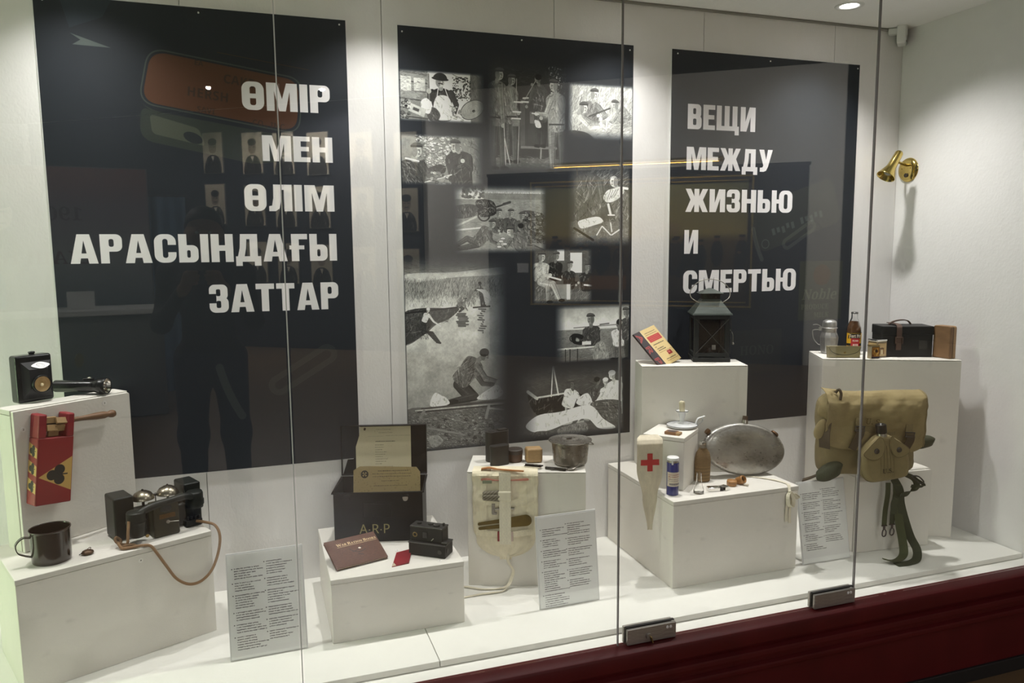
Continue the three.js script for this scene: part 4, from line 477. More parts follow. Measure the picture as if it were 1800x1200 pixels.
// ---------------------------------------------------------------- things on the left plinths
const K = {
  blackGloss: mat('black enamel', [0.014, 0.014, 0.015], 0.22, { specularIntensity: 0.7, clear: 0.25, map: rep(G.metal, 1, 1) }),
  bakelite: mat('black bakelite', [0.018, 0.018, 0.018], 0.34, { specularIntensity: 0.5, map: rep(G.leather, 1, 1) }),
  chrome: mat('chrome', [0.75, 0.74, 0.72], 0.12, { metalness: 1 }),
  nickel: mat('worn nickel', [0.5, 0.47, 0.42], 0.35, { metalness: 1, map: rep(G.metal, 1, 1) }),
  paleWood: mat('pale wood', [0.4, 0.25, 0.11], 0.55, { map: rep(G.wood, 0.5, 1) }),
  brownWood: mat('turned brown wood', [0.2, 0.105, 0.05], 0.45, { map: rep(G.wood, 1, 0.5) }),
  redPaint: mat('red paint', [0.26, 0.02, 0.025], 0.45, { map: rep(G.scuff, 1, 1) }),
  rust: mat('brown metal', [0.12, 0.07, 0.04], 0.5, { metalness: 0.6, map: rep(G.metal, 2, 2) }),
  iron: mat('dark iron', [0.09, 0.086, 0.08], 0.42, { metalness: 0.7, map: rep(G.metal, 2, 2) }),
  brass: mat('old brass', [0.42, 0.3, 0.12], 0.35, { metalness: 1, map: rep(G.metal, 1, 1) }),
  cream: mat('cream cloth', [0.86, 0.78, 0.58], 0.85, { map: rep(G.cloth, 1, 1), bumpMap: rep(G.weave, 6, 6), bumpScale: 0.0005 }),
  creamTape: mat('cream tape', [0.86, 0.8, 0.63], 0.85, { map: rep(G.weave, 2, 8) }),
};
{ // block torch with a round lens
  const t = thing('block_torch', 'square black hand lamp with round lens and white badge', 'torch', [-3.335, TOP_A2, 0.151], 40);
  const b = part(t, 'body', rbox(0.1, 0.138, 0.042, 0.008, 3), K.blackGloss, [0, 0.07, 0]);
  const f = new THREE.BufferGeometry(); { // raised pyramid bezel
    const o = [[-0.042, -0.055], [0.042, -0.055], [0.042, 0.052], [-0.042, 0.052]], i = [[-0.026, -0.026], [0.026, -0.026], [0.026, 0.03], [-0.026, 0.03]], pos = []; const tri = (...p) => p.forEach((q) => pos.push(...q)); const O = o.map(([x, y]) => [x, y, 0]), I = i.map(([x, y]) => [x, y, 0.015]);
    for (let k = 0; k < 4; k++) { const n = (k + 1) % 4; tri(O[k], O[n], I[n], O[k], I[n], I[k]); } tri(I[0], I[1], I[2], I[0], I[2], I[3]); f.setAttribute('position', new THREE.Float32BufferAttribute(pos, 3)); f.computeVertexNormals(); f.setAttribute('uv', new THREE.Float32BufferAttribute(pos.filter((_, k) => k % 3 !== 2).map((v) => v * 10), 2)); }
  part(t, 'bezel', f, mat('satin black', [0.016, 0.016, 0.018], 0.5), [0.004, 0.068, 0.0205]);
  const r = part(t, 'lens_ring', at(new THREE.TorusGeometry(0.0245, 0.0025, 12, 48), null), K.blackGloss, [0.007, 0.054, 0.0435]);
  part(t, 'lens_barrel', at(cyl(0.0262, 0.0275, 0.008, 40, true), null, [Math.PI / 2, 0, 0]), K.blackGloss, [0.007, 0.054, 0.0395]);
  part(t, 'reflector', at(lathe([[0.001, -0.006], [0.012, -0.005], [0.02, -0.002], [0.0238, 0.0005]], 40), null, [Math.PI / 2, 0, 0]), mat('yellowed reflector', [0.62, 0.45, 0.24], 0.42, { metalness: 0.35, map: rep(G.metal, 2, 2), side: THREE.DoubleSide }), [0.007, 0.054, 0.0435]);
  part(t, 'bulb', new THREE.SphereGeometry(0.005, 16, 12), mat('small bulb', [0.8, 0.75, 0.6], 0.15), [0.006, 0.052, 0.0415]);
  part(t, 'lens', at(lathe([[0.023, 0], [0.018, 0.004], [0.01, 0.0062], [0.001, 0.007]], 40), null, [Math.PI / 2, 0, 0]), mat('torch lens', [1, 0.95, 0.85], 0.05, { transmission: 1, thickness: 0, ior: 1.4 }), [0.007, 0.054, 0.0442]);
  print(t, 'badge', 0.05, 0.02, canvas(200, 80, (g) => { g.fillStyle = '#e8e8e6'; g.fillRect(0, 0, 200, 80); g.strokeStyle = '#55555a'; g.lineWidth = 3; g.beginPath(); g.ellipse(100, 40, 44, 20, 0.2, 0, 7); g.stroke(); g.fillStyle = '#77777c'; for (let k = 0; k < 14; k++) g.fillRect(62 + (k % 7) * 11, 28 + ((k / 7) | 0) * 14, 7, 5); }), [0.012, 0.108, 0.031], [-0.62, 0, 0], { geo: (() => { const g = new THREE.ShapeGeometry(smoothShape([[-0.026, 0], [-0.012, 0.0085], [0, 0.011], [0.012, 0.0085], [0.026, 0], [0.012, -0.0085], [0, -0.011], [-0.012, -0.0085]])), p = g.attributes.position, u = []; for (let k = 0; k < p.count; k++) u.push(p.getX(k) / 0.052 + 0.5, p.getY(k) / 0.022 + 0.5); g.setAttribute('uv', new THREE.Float32BufferAttribute(u, 2)); return g; })(), rough: 0.25, label: 'white diamond badge' });
  part(t, 'switch_knob', lathe([[0.001, 0.009], [0.008, 0.008], [0.0095, 0.005], [0.0075, 0.002], [0.007, 0]], 24), K.blackGloss, [0.005, 0.139, 0]);
}
{ // cylinder torch lying behind it
  const t = thing('flashlight', 'glossy black cylinder flashlight lying on its side', 'flashlight', [-3.222, TOP_A2 + 0.0262, 0.082], -20);
  const turn = [0, 0, -Math.PI / 2];
  part(t, 'barrel', at(lathe([[0.001, -0.085], [0.015, -0.084], [0.0185, -0.079], [0.0185, 0.035], [0.0195, 0.045], [0.0205, 0.046]], 40), null, turn), K.blackGloss, [0, 0, 0]);
  part(t, 'head', at(lathe([[0.0205, 0.046], [0.024, 0.056], [0.026, 0.062], [0.026, 0.077], [0.0245, 0.081], [0.0225, 0.081], [0.022, 0.078]], 40), null, turn), K.blackGloss);
  part(t, 'reflector', at(lathe([[0.001, 0.052], [0.008, 0.055], [0.016, 0.066], [0.022, 0.079]], 20), null, turn), mat('faceted reflector', [0.85, 0.83, 0.8], 0.08, { metalness: 1, side: THREE.DoubleSide, flatShading: true }));
  part(t, 'lens', at(cyl(0.0222, 0.0222, 0.0012, 40), [0, 0.0795, 0], turn), mats['torch lens']);
  const sw = part(t, 'switch', rbox(0.032, 0.006, 0.011, 0.002), K.blackGloss, [0.024, 0.0215, 0]); part(sw, 'slider', rbox(0.012, 0.004, 0.008, 0.0015), K.chrome, [0.004, 0.004, 0]);
}
{ // red rattle fixed to the front of the upright plinth
  const t = thing('wooden_rattle', 'red wooden rattle with black clubs and a brown handle', 'rattle', onFace(-3.363, 0.281, 39.6, 0.062, 0.452, 0.0165), 39.6); t.rotation.order = 'YXZ'; t.rotation.z = rad(-7);
  const club = (g, x, y, r) => { g.fillStyle = '#20201f'; g.beginPath(); g.arc(x - r * 1.05, y, r, 0, 7); g.arc(x + r * 0.35, y - r * 0.95, r, 0, 7); g.fill(); g.beginPath(); g.arc(x + r * 0.35, y + r * 0.95, r, 0, 7); g.arc(x - r * 0.1, y, r * 0.6, 0, 7); g.fill(); g.fillRect(x + r * 0.4, y - r * 0.12, r * 1.5, r * 0.25); };
  const front = canvas(240, 480, (g, W, H) => { g.fillStyle = '#8c2326'; g.fillRect(0, 0, W, H); g.fillStyle = '#c8a35c'; g.beginPath(); g.moveTo(4, H * 0.58); g.lineTo(W, H * 0.3); g.lineTo(W, H * 0.83); g.fill(); club(g, W * 0.58, H * 0.565, 38); for (let k = 0; k < 60; k++) { g.fillStyle = `rgba(40,12,10,${R(0.05, 0.3)})`; g.fillRect(R(0, W), R(0, H), R(1, 7), R(1, 3)); } });
  const side = canvas(120, 480, (g, W, H) => { g.fillStyle = '#8c2326'; g.fillRect(0, 0, W, H); for (let k = 0; k < 3; k++) { g.fillStyle = '#c8a35c'; const y = H * (0.16 + 0.27 * k); g.beginPath(); g.moveTo(0, y - 50); g.lineTo(W, y - 10); g.lineTo(W, y + 64); g.lineTo(0, y + 40); g.fill(); club(g, W * 0.5, y + 12, 22); } });
  const red = K.redPaint, paint = (c) => new THREE.MeshPhysicalMaterial({ map: tex(c), roughness: 0.42, clearcoat: 0.2 });
  const bg = new THREE.BoxGeometry(0.096, 0.19, 0.05, 1, 1, 1);
  const body = part(t, 'body', rbox(0.098, 0.19, 0.05, 0.004, 2), red, [0, 0.095, 0.0255]);
  part(body, 'painted_front', new THREE.PlaneGeometry(0.092, 0.184), paint(front), [0, 0, 0.0253]); part(body, 'painted_side', new THREE.PlaneGeometry(0.044, 0.184), paint(side), [-0.0493, 0, 0], [0, -Math.PI / 2, 0]);
  part(t, 'rounded_foot', at(new THREE.CylinderGeometry(0.048, 0.048, 0.046, 32, 1, false, -Math.PI / 2, Math.PI), null, [Math.PI / 2, 0, 0]), red, [0, 0.004, 0.0255], [Math.PI, 0, 0]).scale.set(1, 0.42, 1);
  for (const s of [-1, 1]) part(t, 'side_post', rbox(0.022, 0.068, 0.05, 0.005, 3), red, [s * 0.038, 0.222, 0.0255]);
  for (const [x, y, z, a] of [[-0.012, 0.238, 0.036, 0.12], [0.014, 0.236, 0.044, -0.5], [-0.01, 0.216, 0.042, -0.25], [0.013, 0.214, 0.038, 0.3], [0, 0.2, 0.03, 0.1]]) part(t, 'wooden_tongue', rbox(0.03, 0.018, 0.008, 0.0015, 1), K.paleWood, [x, y, z], [a, 0.1, 0]);
  part(t, 'cog', at(cyl(0.014, 0.014, 0.054, 8), null, [0, 0, Math.PI / 2]), mat('dark cog wood', [0.06, 0.035, 0.02], 0.6), [0, 0.222, 0.022]);
  part(t, 'handle', at(lathe([[0.001, 0], [0.0095, 0], [0.0095, 0.006], [0.0068, 0.012], [0.007, 0.035], [0.0105, 0.075], [0.0108, 0.1], [0.008, 0.112], [0.0108, 0.118], [0.0115, 0.126], [0.009, 0.133], [0.001, 0.135]], 32), null, [0, 0, -Math.PI / 2]), K.brownWood, [0.049, 0.232, 0.026], [0, 0, rad(5)]);
}
{ // enamel mug
  const e = mat('brown enamel', [0.03, 0.018, 0.013], 0.2, { clear: 0.6, map: rep(G.metal, 2, 1) });
  const t = thing('enamel_mug', 'dark brown enamel mug with a looped handle', 'mug', [-3.268, TOP_A, 0.372], 24);
  part(t, 'cup', lathe([[0.001, 0.002], [0.044, 0.002], [0.046, 0], [0.0475, 0.002], [0.0485, 0.012], [0.0495, 0.086], [0.0515, 0.09], [0.0515, 0.0925], [0.0495, 0.093], [0.048, 0.09], [0.047, 0.014], [0.044, 0.006], [0.001, 0.005]], 64), e);
  part(t, 'handle', band([[-0.048, 0.076, 0], [-0.066, 0.079, 0], [-0.082, 0.064, 0], [-0.079, 0.042, 0], [-0.064, 0.03, 0], [-0.048, 0.022, 0]], 0.013, 0.0025, [0, 0, 1], 40), e);
}
{ // little brass badge
  const t = thing('small_badge', 'small brown metal badge lying beside the mug', 'badge', [-3.183, TOP_A + 0.004, 0.362], 30);
  part(t, 'body', warp(new THREE.SphereGeometry(0.015, 20, 14), (x, y, z) => [x * (1 + 0.15 * noise(x * 200, y * 200, z * 200)), y * 0.5 + 0.002, z * (1 + 0.12 * noise(z * 200, x * 200))]), K.rust);
  part(t, 'loop', at(new THREE.TorusGeometry(0.005, 0.0009, 8, 24), null, [0.5, 0.3, 0]), K.rust, [0.008, 0.007, -0.01]); part(t, 'pin', rod([-0.02, -0.001, -0.006], [-0.008, 0.004, 0.002], 0.0013), K.iron);
}
{ // field telephone
  const t = thing('field_telephone', 'old black field telephone with two bells and brown cord', 'telephone', [-3.012, TOP_A, 0.228], 25);
  const dark = mat('worn dark green metal', [0.024, 0.026, 0.022], 0.4, { specularIntensity: 0.55, map: rep(G.metal, 1, 1) }), olive = mat('olive metal', [0.045, 0.04, 0.02], 0.5, { specularIntensity: 0.5, map: rep(G.metal, 1.5, 1.5) });
  part(t, 'base', rbox(0.2, 0.07, 0.08, 0.006), dark, [0, 0.036, -0.024]);
  part(t, 'end_box', rbox(0.056, 0.128, 0.085, 0.006, 3), dark, [-0.1, 0.0655, -0.028]); part(t, 'end_box', rbox(0.052, 0.128, 0.085, 0.006, 3), dark, [0.098, 0.0655, -0.028]);
  for (const x of [-0.036, 0.036]) { const b = part(t, 'bell', lathe([[0.001, 0.026], [0.012, 0.0245], [0.024, 0.018], [0.031, 0.007], [0.032, 0]], 48), mat('bell metal', [0.4, 0.36, 0.28], 0.3, { metalness: 1, map: rep(G.metal, 1, 1) }), [x, 0.102, -0.02]); part(b, 'screw', cyl(0.003, 0.003, 0.005, 12), K.iron, [0, 0.0275, 0]); part(b, 'post', cyl(0.004, 0.004, 0.036, 10), K.iron, [0, -0.016, 0]); }
  part(t, 'clapper', merge([rod([0, 0.07, -0.02], [0, 0.108, -0.02], 0.0015), at(new THREE.SphereGeometry(0.005, 12, 10), [0, 0.108, -0.02])]), K.iron);
  const fb2 = part(t, 'front_box', rbox(0.074, 0.1, 0.05, 0.005, 2), olive, [0.0, 0.0505, 0.042]);
  for (const x of [-0.03, 0.03]) part(fb2, 'lug', rbox(0.014, 0.01, 0.012, 0.002), olive, [x, 0.05, 0.016]);
  part(fb2, 'name_plate', rbox(0.046, 0.014, 0.002, 0.001, 1), mat('tarnished plate', [0.16, 0.09, 0.03], 0.45, { metalness: 0.8, map: rep(G.metal, 3, 1) }), [0.002, 0.012, 0.0258], null, 'tarnished brass plate');
  part(fb2, 'dial', at(lathe([[0.001, 0.003], [0.012, 0.0025], [0.014, 0]], 32), null, [Math.PI / 2, 0, 0]), dark, [-0.001, 0.034, 0.025]).scale.set(1.25, 0.7, 1);
  part(fb2, 'catch', merge([at(cyl(0.0055, 0.0055, 0.004, 20), [0, 0, 0.027], [Math.PI / 2, 0, 0]), rod([0, 0, 0.028], [0.03, -0.004, 0.03], 0.0014)]), K.nickel, [0.002, -0.006, 0]);
  const h = part(t, 'handset', tube([[-0.082, 0.082, 0.064], [-0.06, 0.092, 0.062], [-0.03, 0.099, 0.06], [0.02, 0.103, 0.058], [0.06, 0.104, 0.052], [0.085, 0.096, 0.046]], 0.011, 40, 14), dark);
  part(h, 'mouthpiece', lathe([[0.001, 0.084], [0.024, 0.083], [0.026, 0.078], [0.026, 0.056], [0.0275, 0.054], [0.0275, 0.05], [0.026, 0.048], [0.0255, 0.028], [0.02, 0.008], [0.014, 0.006]], 40), dark, [-0.083, 0.012, 0.06]);
  part(h, 'earpiece', lathe([[0.001, 0.086], [0.022, 0.085], [0.025, 0.078], [0.025, 0.06], [0.027, 0.058], [0.027, 0.044], [0.025, 0.042], [0.024, 0.034], [0.016, 0.032]], 40), dark, [0.096, 0.024, 0.034]);
  part(t, 'terminal_block', merge([rbox(0.05, 0.02, 0.03, 0.003), ...[-0.016, -0.005, 0.006, 0.017].map((x) => at(cyl(0.0035, 0.0035, 0.012, 10), [x, 0.014, 0.006]))]), K.bakelite, [0.088, 0.012, 0.03]);
  part(t, 'foot_screw', at(cyl(0.005, 0.005, 0.003, 16), null, [Math.PI / 2, 0, 0]), K.brass, [-0.055, 0.014, 0.06]);
  // cord in telephone axes: down beside the mouthpiece, coiled on the plinth, then hanging over the front edge
  const cord = mat('brown braided cord', [0.42, 0.25, 0.13], 0.9, { map: rep(G.rope, 60, 2), bumpMap: rep(G.rope, 60, 2), bumpScale: 0.0012 });
  part(t, 'cord', tube([[-0.106, 0.074, 0.072], [-0.113, 0.045, 0.082], [-0.118, 0.014, 0.085], [-0.128, 0.006, 0.07], [-0.136, 0.016, 0.066], [-0.133, 0.006, 0.088], [-0.115, 0.006, 0.098], [-0.085, 0.006, 0.108], [-0.066, 0.002, 0.117], [-0.052, -0.022, 0.124], [-0.03, -0.065, 0.126], [-0.004, -0.112, 0.127], [0.03, -0.14, 0.128], [0.066, -0.142, 0.128], [0.1, -0.118, 0.127], [0.124, -0.07, 0.124], [0.134, -0.022, 0.118], [0.128, 0.008, 0.098], [0.108, 0.014, 0.06], [0.094, 0.016, 0.044]], 0.0042, 240, 10), cord);
  part(t, 'cord_coil', tube([[-0.1, 0.006, 0.086], [-0.128, 0.012, 0.074], [-0.14, 0.02, 0.062], [-0.138, 0.03, 0.055], [-0.128, 0.02, 0.06], [-0.134, 0.008, 0.078], [-0.112, 0.012, 0.096], [-0.098, 0.006, 0.098]], 0.0042, 90, 10), cord);
}
// ---------------------------------------------------------------- things on the low middle plinth
{ // open black tin box
  const tin = mat('black japanned tin', [0.012, 0.012, 0.0125], 0.4, { specularIntensity: 0.3, map: rep(G.metal, 1, 1) });
  const w = 0.292, h = 0.168, d = 0.185, k = 0.0022;
  const t = thing('first_aid_box', 'open black tin box lettered A.R.P with papers inside', 'tin box', [-2.352, TOP_B, 0.244], -15.8);   // origin at the middle of the front
  part(t, 'front_wall', rbox(w, h, k, 0.001, 1), tin, [0, h / 2, -k / 2]); part(t, 'back_wall', rbox(w, h, k, 0.001, 1), tin, [0, h / 2, -d + k / 2]);
  for (const s of [-1, 1]) part(t, 'side_wall', rbox(k, h, d, 0.001, 1), tin, [s * (w / 2 - k / 2), h / 2, -d / 2]);
  part(t, 'bottom', box(w - 0.002, k, d - 0.002), tin, [0, k / 2, -d / 2]);
  part(t, 'rim', merge([rbox(w + 0.012, 0.005, 0.006, 0.002).translate(0, h, 0.003), rbox(w + 0.012, 0.005, 0.006, 0.002).translate(0, h, -d - 0.001), rbox(0.006, 0.005, d + 0.006, 0.002).translate(-w / 2 - 0.003, h, -d / 2), rbox(0.006, 0.005, d + 0.006, 0.002).translate(w / 2 + 0.003, h, -d / 2)]), tin);
  part(t, 'embossed_frame', merge([rbox(0.09, 0.004, 0.003, 0.0015).translate(0, 0.024, 0), rbox(0.09, 0.004, 0.003, 0.0015).translate(0, -0.024, 0), rbox(0.004, 0.052, 0.003, 0.0015).translate(-0.045, 0, 0), rbox(0.004, 0.052, 0.003, 0.0015).translate(0.045, 0, 0)]), tin, [-0.004, 0.108, 0.0008]);
  for (const x of [-0.1, 0.09]) part(t, 'hasp', merge([rbox(0.02, 0.006, 0.006, 0.001).translate(0, 0.008, 0.003), rbox(0.014, 0.01, 0.003, 0.001).translate(0, 0, 0.0015)]), tin, [x, h - 0.018, 0]);
  part(t, 'catch', at(ext(smoothShape([[-0.009, 0.004], [0, 0.006], [0.009, 0.004], [0.007, -0.006], [0, -0.009], [-0.007, -0.006]]), 0.002, 0.0005), null), K.chrome, [0.09, h - 0.02, 0.004], null, 'bright steel catch');
  print(t, 'lettering', 0.12, 0.055, canvas(480, 220, (g, W, H) => { g.clearRect(0, 0, W, H); g.fillStyle = '#8f8558'; g.font = '176px sans-serif'; g.textAlign = 'center'; g.fillText('A', 86, 170); g.fillText('R', 240, 170); g.fillText('P', 388, 170); for (const x of [164, 316]) { g.beginPath(); g.arc(x, 122, 9, 0, 7); g.fill(); } }), [-0.012, 0.044, 0.0008], null, { cut: true, rough: 0.5, label: 'dull gold letters A.R.P' });
  // lid standing open, its hollow side to the front
  const lid = new THREE.Group(); lid.name = 'lid'; lid.position.set(0, h + 0.003, -d - 0.003); lid.rotation.x = -0.09; t.add(lid);
  const lw = w + 0.008, lh = 0.176, ld = 0.026;
  part(lid, 'lid_plate', rbox(lw, lh, k, 0.001, 1), tin, [0, lh / 2, -ld + k / 2]); for (const s of [-1, 1]) part(lid, 'lid_side', rbox(k, lh, ld, 0.001, 1), tin, [s * (lw / 2 - k / 2), lh / 2, -ld / 2]); for (const y of [k / 2, lh - k / 2]) part(lid, 'lid_edge', rbox(lw, k, ld, 0.001, 1), tin, [0, y, -ld / 2]);
  const line = (g, x, y, w2, c, h2 = 5) => { g.fillStyle = c; let q = x; while (q < x + w2) { const s = R(6, 18); g.globalAlpha = R(0.35, 0.8); g.fillRect(q, y, s, h2); q += s + 4; } g.globalAlpha = 1; };
  const p1 = thing('paper_list', 'cream printed paper fixed inside the tin lid', 'paper', [-2.352, TOP_B, 0.244], -15.8); const q1 = new THREE.Group(); q1.name = 'leaf'; q1.position.copy(lid.position); q1.rotation.copy(lid.rotation); p1.add(q1);
  part(q1, 'paper', box(0.195, 0.162, 0.0008), mat('old cream paper', [0.66, 0.6, 0.44], 0.8, { map: rep(G.cloth, 1, 1) }), [-0.004, 0.088, -ld + 0.0034]);
  print(q1, 'printed_text', 0.195, 0.162, canvas(600, 500, (g, W, H) => { g.fillStyle = '#d6ccab'; g.fillRect(0, 0, W, H); for (let k2 = 0; k2 < 90; k2++) { g.fillStyle = `rgba(150,120,60,${R(0.05, 0.3)})`; g.beginPath(); g.arc(R(0, W), R(0, H), R(1, 5), 0, 7); g.fill(); } g.fillStyle = '#4a3a20'; g.beginPath(); g.ellipse(100, 26, 12, 16, 0.3, 0, 7); g.fill(); line(g, 220, 30, 170, '#6b6552'); line(g, 250, 66, 150, '#6b6552'); line(g, 130, 106, 160, '#857f6a', 3); line(g, 330, 100, 260, '#857f6a', 4); line(g, 215, 160, 210, '#3a362c', 8); for (let k2 = 0; k2 < 9; k2++) line(g, 210, 200 + k2 * 26, R(60, 150), '#5b5646', 6); line(g, 210, 440, 190, '#5b5646', 6); }), [-0.004, 0.088, -ld + 0.0042], null, { rough: 0.75 });
  const p2 = thing('paper_form', 'yellowed card with a black emblem standing in the tin box', 'paper', [-2.352, TOP_B, 0.244], -15.8); const q2 = new THREE.Group(); q2.name = 'leaf'; q2.position.set(0.02, 0.09, -0.075); q2.rotation.set(-0.2, 0.02, 0.0); p2.add(q2);
  const cs = shape([[-0.113, -0.06], [0.113, -0.06], [0.113, 0.118], [0.1, 0.135], [-0.06, 0.141], [-0.092, 0.141], [-0.113, 0.128]]); const form = canvas(600, 520, (g, W, H) => { g.fillStyle = '#96845c'; g.fillRect(0, 0, W, H); for (let k2 = 0; k2 < 500; k2++) { g.fillStyle = `rgba(70,52,24,${R(0.03, 0.16)})`; g.beginPath(); g.arc(R(0, W), R(0, H), R(1, 9), 0, 7); g.fill(); } g.fillStyle = '#26211a'; g.beginPath(); g.arc(100, 70, 34, 0, 7); g.fill(); g.fillStyle = '#96845c'; for (let a = 0; a < 4; a++) { g.save(); g.translate(100, 70); g.rotate(Math.PI / 4 + a * Math.PI / 2); g.beginPath(); g.moveTo(0, 0); g.lineTo(9, 22); g.lineTo(-9, 22); g.fill(); g.restore(); } line(g, 220, 40, 260, '#332b20', 8); line(g, 170, 66, 340, '#3f3628', 6); line(g, 170, 90, 330, '#4a4030', 6); line(g, 250, 128, 160, '#4a4030', 6); line(g, 180, 170, 300, '#4a4030', 6); });
  const sg = new THREE.ShapeGeometry(cs), pp = sg.attributes.position, us = []; for (let i = 0; i < pp.count; i++) us.push((pp.getX(i) + 0.113) / 0.226, (pp.getY(i) + 0.06) / 0.201); sg.setAttribute('uv', new THREE.Float32BufferAttribute(us, 2));
  part(q2, 'card', ext(cs, 0.0012), mat('yellowed card', [0.32, 0.25, 0.13], 0.8), [0, 0, -0.0013]); print(q2, 'printed_text', 0, 0, form, [0, 0, 0.0004], null, { geo: sg, rough: 0.8 });
}
{ // brown ration booklet, propped
  const t = thing('ration_booklet', 'brown booklet titled War Ration Books propped on the plinth', 'booklet', [-2.43, TOP_B + 0.001, 0.417], 15.5); const q = new THREE.Group(); q.name = 'booklet'; q.rotation.x = 0.42; t.add(q);
  const lea = mat('brown leatherette', [0.12, 0.05, 0.03], 0.55, { specularIntensity: 0.6, map: rep(G.leather, 2, 2), bumpMap: rep(G.leather, 2, 2), bumpScale: 0.0004 });
  const cg = rbox(0.168, 0.0024, 0.118, 0.001); part(q, 'cover', cg, lea, [0, 0.0075, -0.059]); part(q, 'back_cover', cg, lea, [0, 0.001, -0.059]); part(q, 'pages', box(0.162, 0.0045, 0.113), mat('page edge', [0.5, 0.42, 0.3], 0.8), [0, 0.0042, -0.059]);
  print(q, 'cover_print', 0.164, 0.114, canvas(660, 460, (g, W, H) => { g.clearRect(0, 0, W, H); g.fillStyle = '#d8b98a'; const cap = (s, x, y, a, b) => { for (const w of s.split(' ')) { g.font = `bold ${a}px serif`; g.fillText(w[0], x, y); x += g.measureText(w[0]).width; g.font = `bold ${b}px serif`; g.fillText(w.slice(1).toUpperCase(), x, y); x += g.measureText(w.slice(1).toUpperCase()).width + 12; } return x; }; const e = cap('War Ration Books', 120, 118, 62, 46); g.fillRect(120, 132, e - 132, 5); g.strokeStyle = '#1f0c08'; g.lineWidth = 9; g.beginPath(); g.moveTo(250, 190); g.quadraticCurveTo(330, 320, 450, 250); g.moveTo(280, 250); g.quadraticCurveTo(350, 250, 430, 190); g.moveTo(330, 300); g.lineTo(400, 340); g.stroke(); g.fillStyle = '#e8dcc8'; g.beginPath(); g.ellipse(385, 215, 18, 13, 0.3, 0, 7); g.fill(); }), [0, 0.0089, -0.059], [-Math.PI / 2, 0, 0], { cut: true, rough: 0.5, label: 'gold lettering' });
  part(t, 'prop', rbox(0.06, 0.036, 0.012, 0.001), M.white, [0.01, 0.0185, -0.088]);
}
{ // small red booklet
  const t = thing('red_booklet', 'small red booklet lying half open', 'booklet', [-2.306, TOP_B, 0.412], 10); const red = mat('red cloth cover', [0.24, 0.008, 0.016], 0.55, { map: rep(G.leather, 1, 1) });
  const leaf = (dy) => ext(shape([[-0.052, 0], [0.004, 0], [0.052, 0.108], [-0.002, 0.108]].map(([x, y]) => [x * 0.98, y * 0.86 - 0.045])), 0.0011).rotateX(-Math.PI / 2).translate(0, dy, 0);
  part(t, 'back_cover', leaf(0.0004), red); part(t, 'pages', leaf(0.0014), mats['page edge']).scale.set(0.96, 1, 0.96); part(t, 'cover', leaf(0.0032), red, [0, 0, 0], [0, 0, 0.05]);
}
{ // old camera in its case bottom
  const t = thing('old_camera', 'old black camera sitting in its leather case bottom', 'camera', [-2.212, TOP_B, 0.398], -38); const lea = mat('black leather', [0.024, 0.023, 0.022], 0.5, { specularIntensity: 0.5, map: rep(G.leather, 2, 2), bumpMap: rep(G.leather, 3, 3), bumpScale: 0.0006 });
  part(t, 'case_bottom', rbox(0.126, 0.042, 0.062, 0.003, 2), lea, [0, 0.021, 0]); part(t, 'case_rim', rbox(0.129, 0.004, 0.065, 0.0018), K.iron, [0, 0.041, 0]);
  part(t, 'body', rbox(0.112, 0.044, 0.046, 0.003), lea, [-0.006, 0.065, -0.004]); const top = part(t, 'top_plate', rbox(0.114, 0.006, 0.048, 0.002), K.iron, [-0.006, 0.089, -0.004]);
  for (const [x, z, r, h] of [[-0.034, 0, 0.008, 0.006], [0.004, -0.004, 0.009, 0.004], [0.028, 0.004, 0.011, 0.005], [0.048, -0.006, 0.004, 0.008]]) part(top, 'dial', cyl(r, r, h, 24), K.iron, [x, 0.003 + h / 2, z]);
  part(t, 'viewfinder', merge([rbox(0.016, 0.02, 0.003, 0.001), at(cyl(0.005, 0.005, 0.004, 20), [0, -0.001, 0.001], [Math.PI / 2, 0, 0])]), K.blackGloss, [-0.01, 0.066, 0.0195]); part(t, 'lens_port', at(new THREE.TorusGeometry(0.0065, 0.0016, 10, 28), null), K.brass, [-0.045, 0.064, 0.0195]); part(t, 'lever', rod([0.012, 0.05, 0.021], [0.02, 0.058, 0.021], 0.0015), K.nickel);
  for (const [x, z, a] of [[0.045, 0.0315, 0], [0.0635, 0.012, 1]]) part(t, 'snap', at(cyl(0.007, 0.007, 0.002, 24), null, a ? [0, 0, Math.PI / 2] : [Math.PI / 2, 0, 0]), K.iron, [x, 0.02, z]); part(t, 'case_lug', rbox(0.02, 0.008, 0.02, 0.002), K.iron, [0.058, 0.047, 0.016]);
}
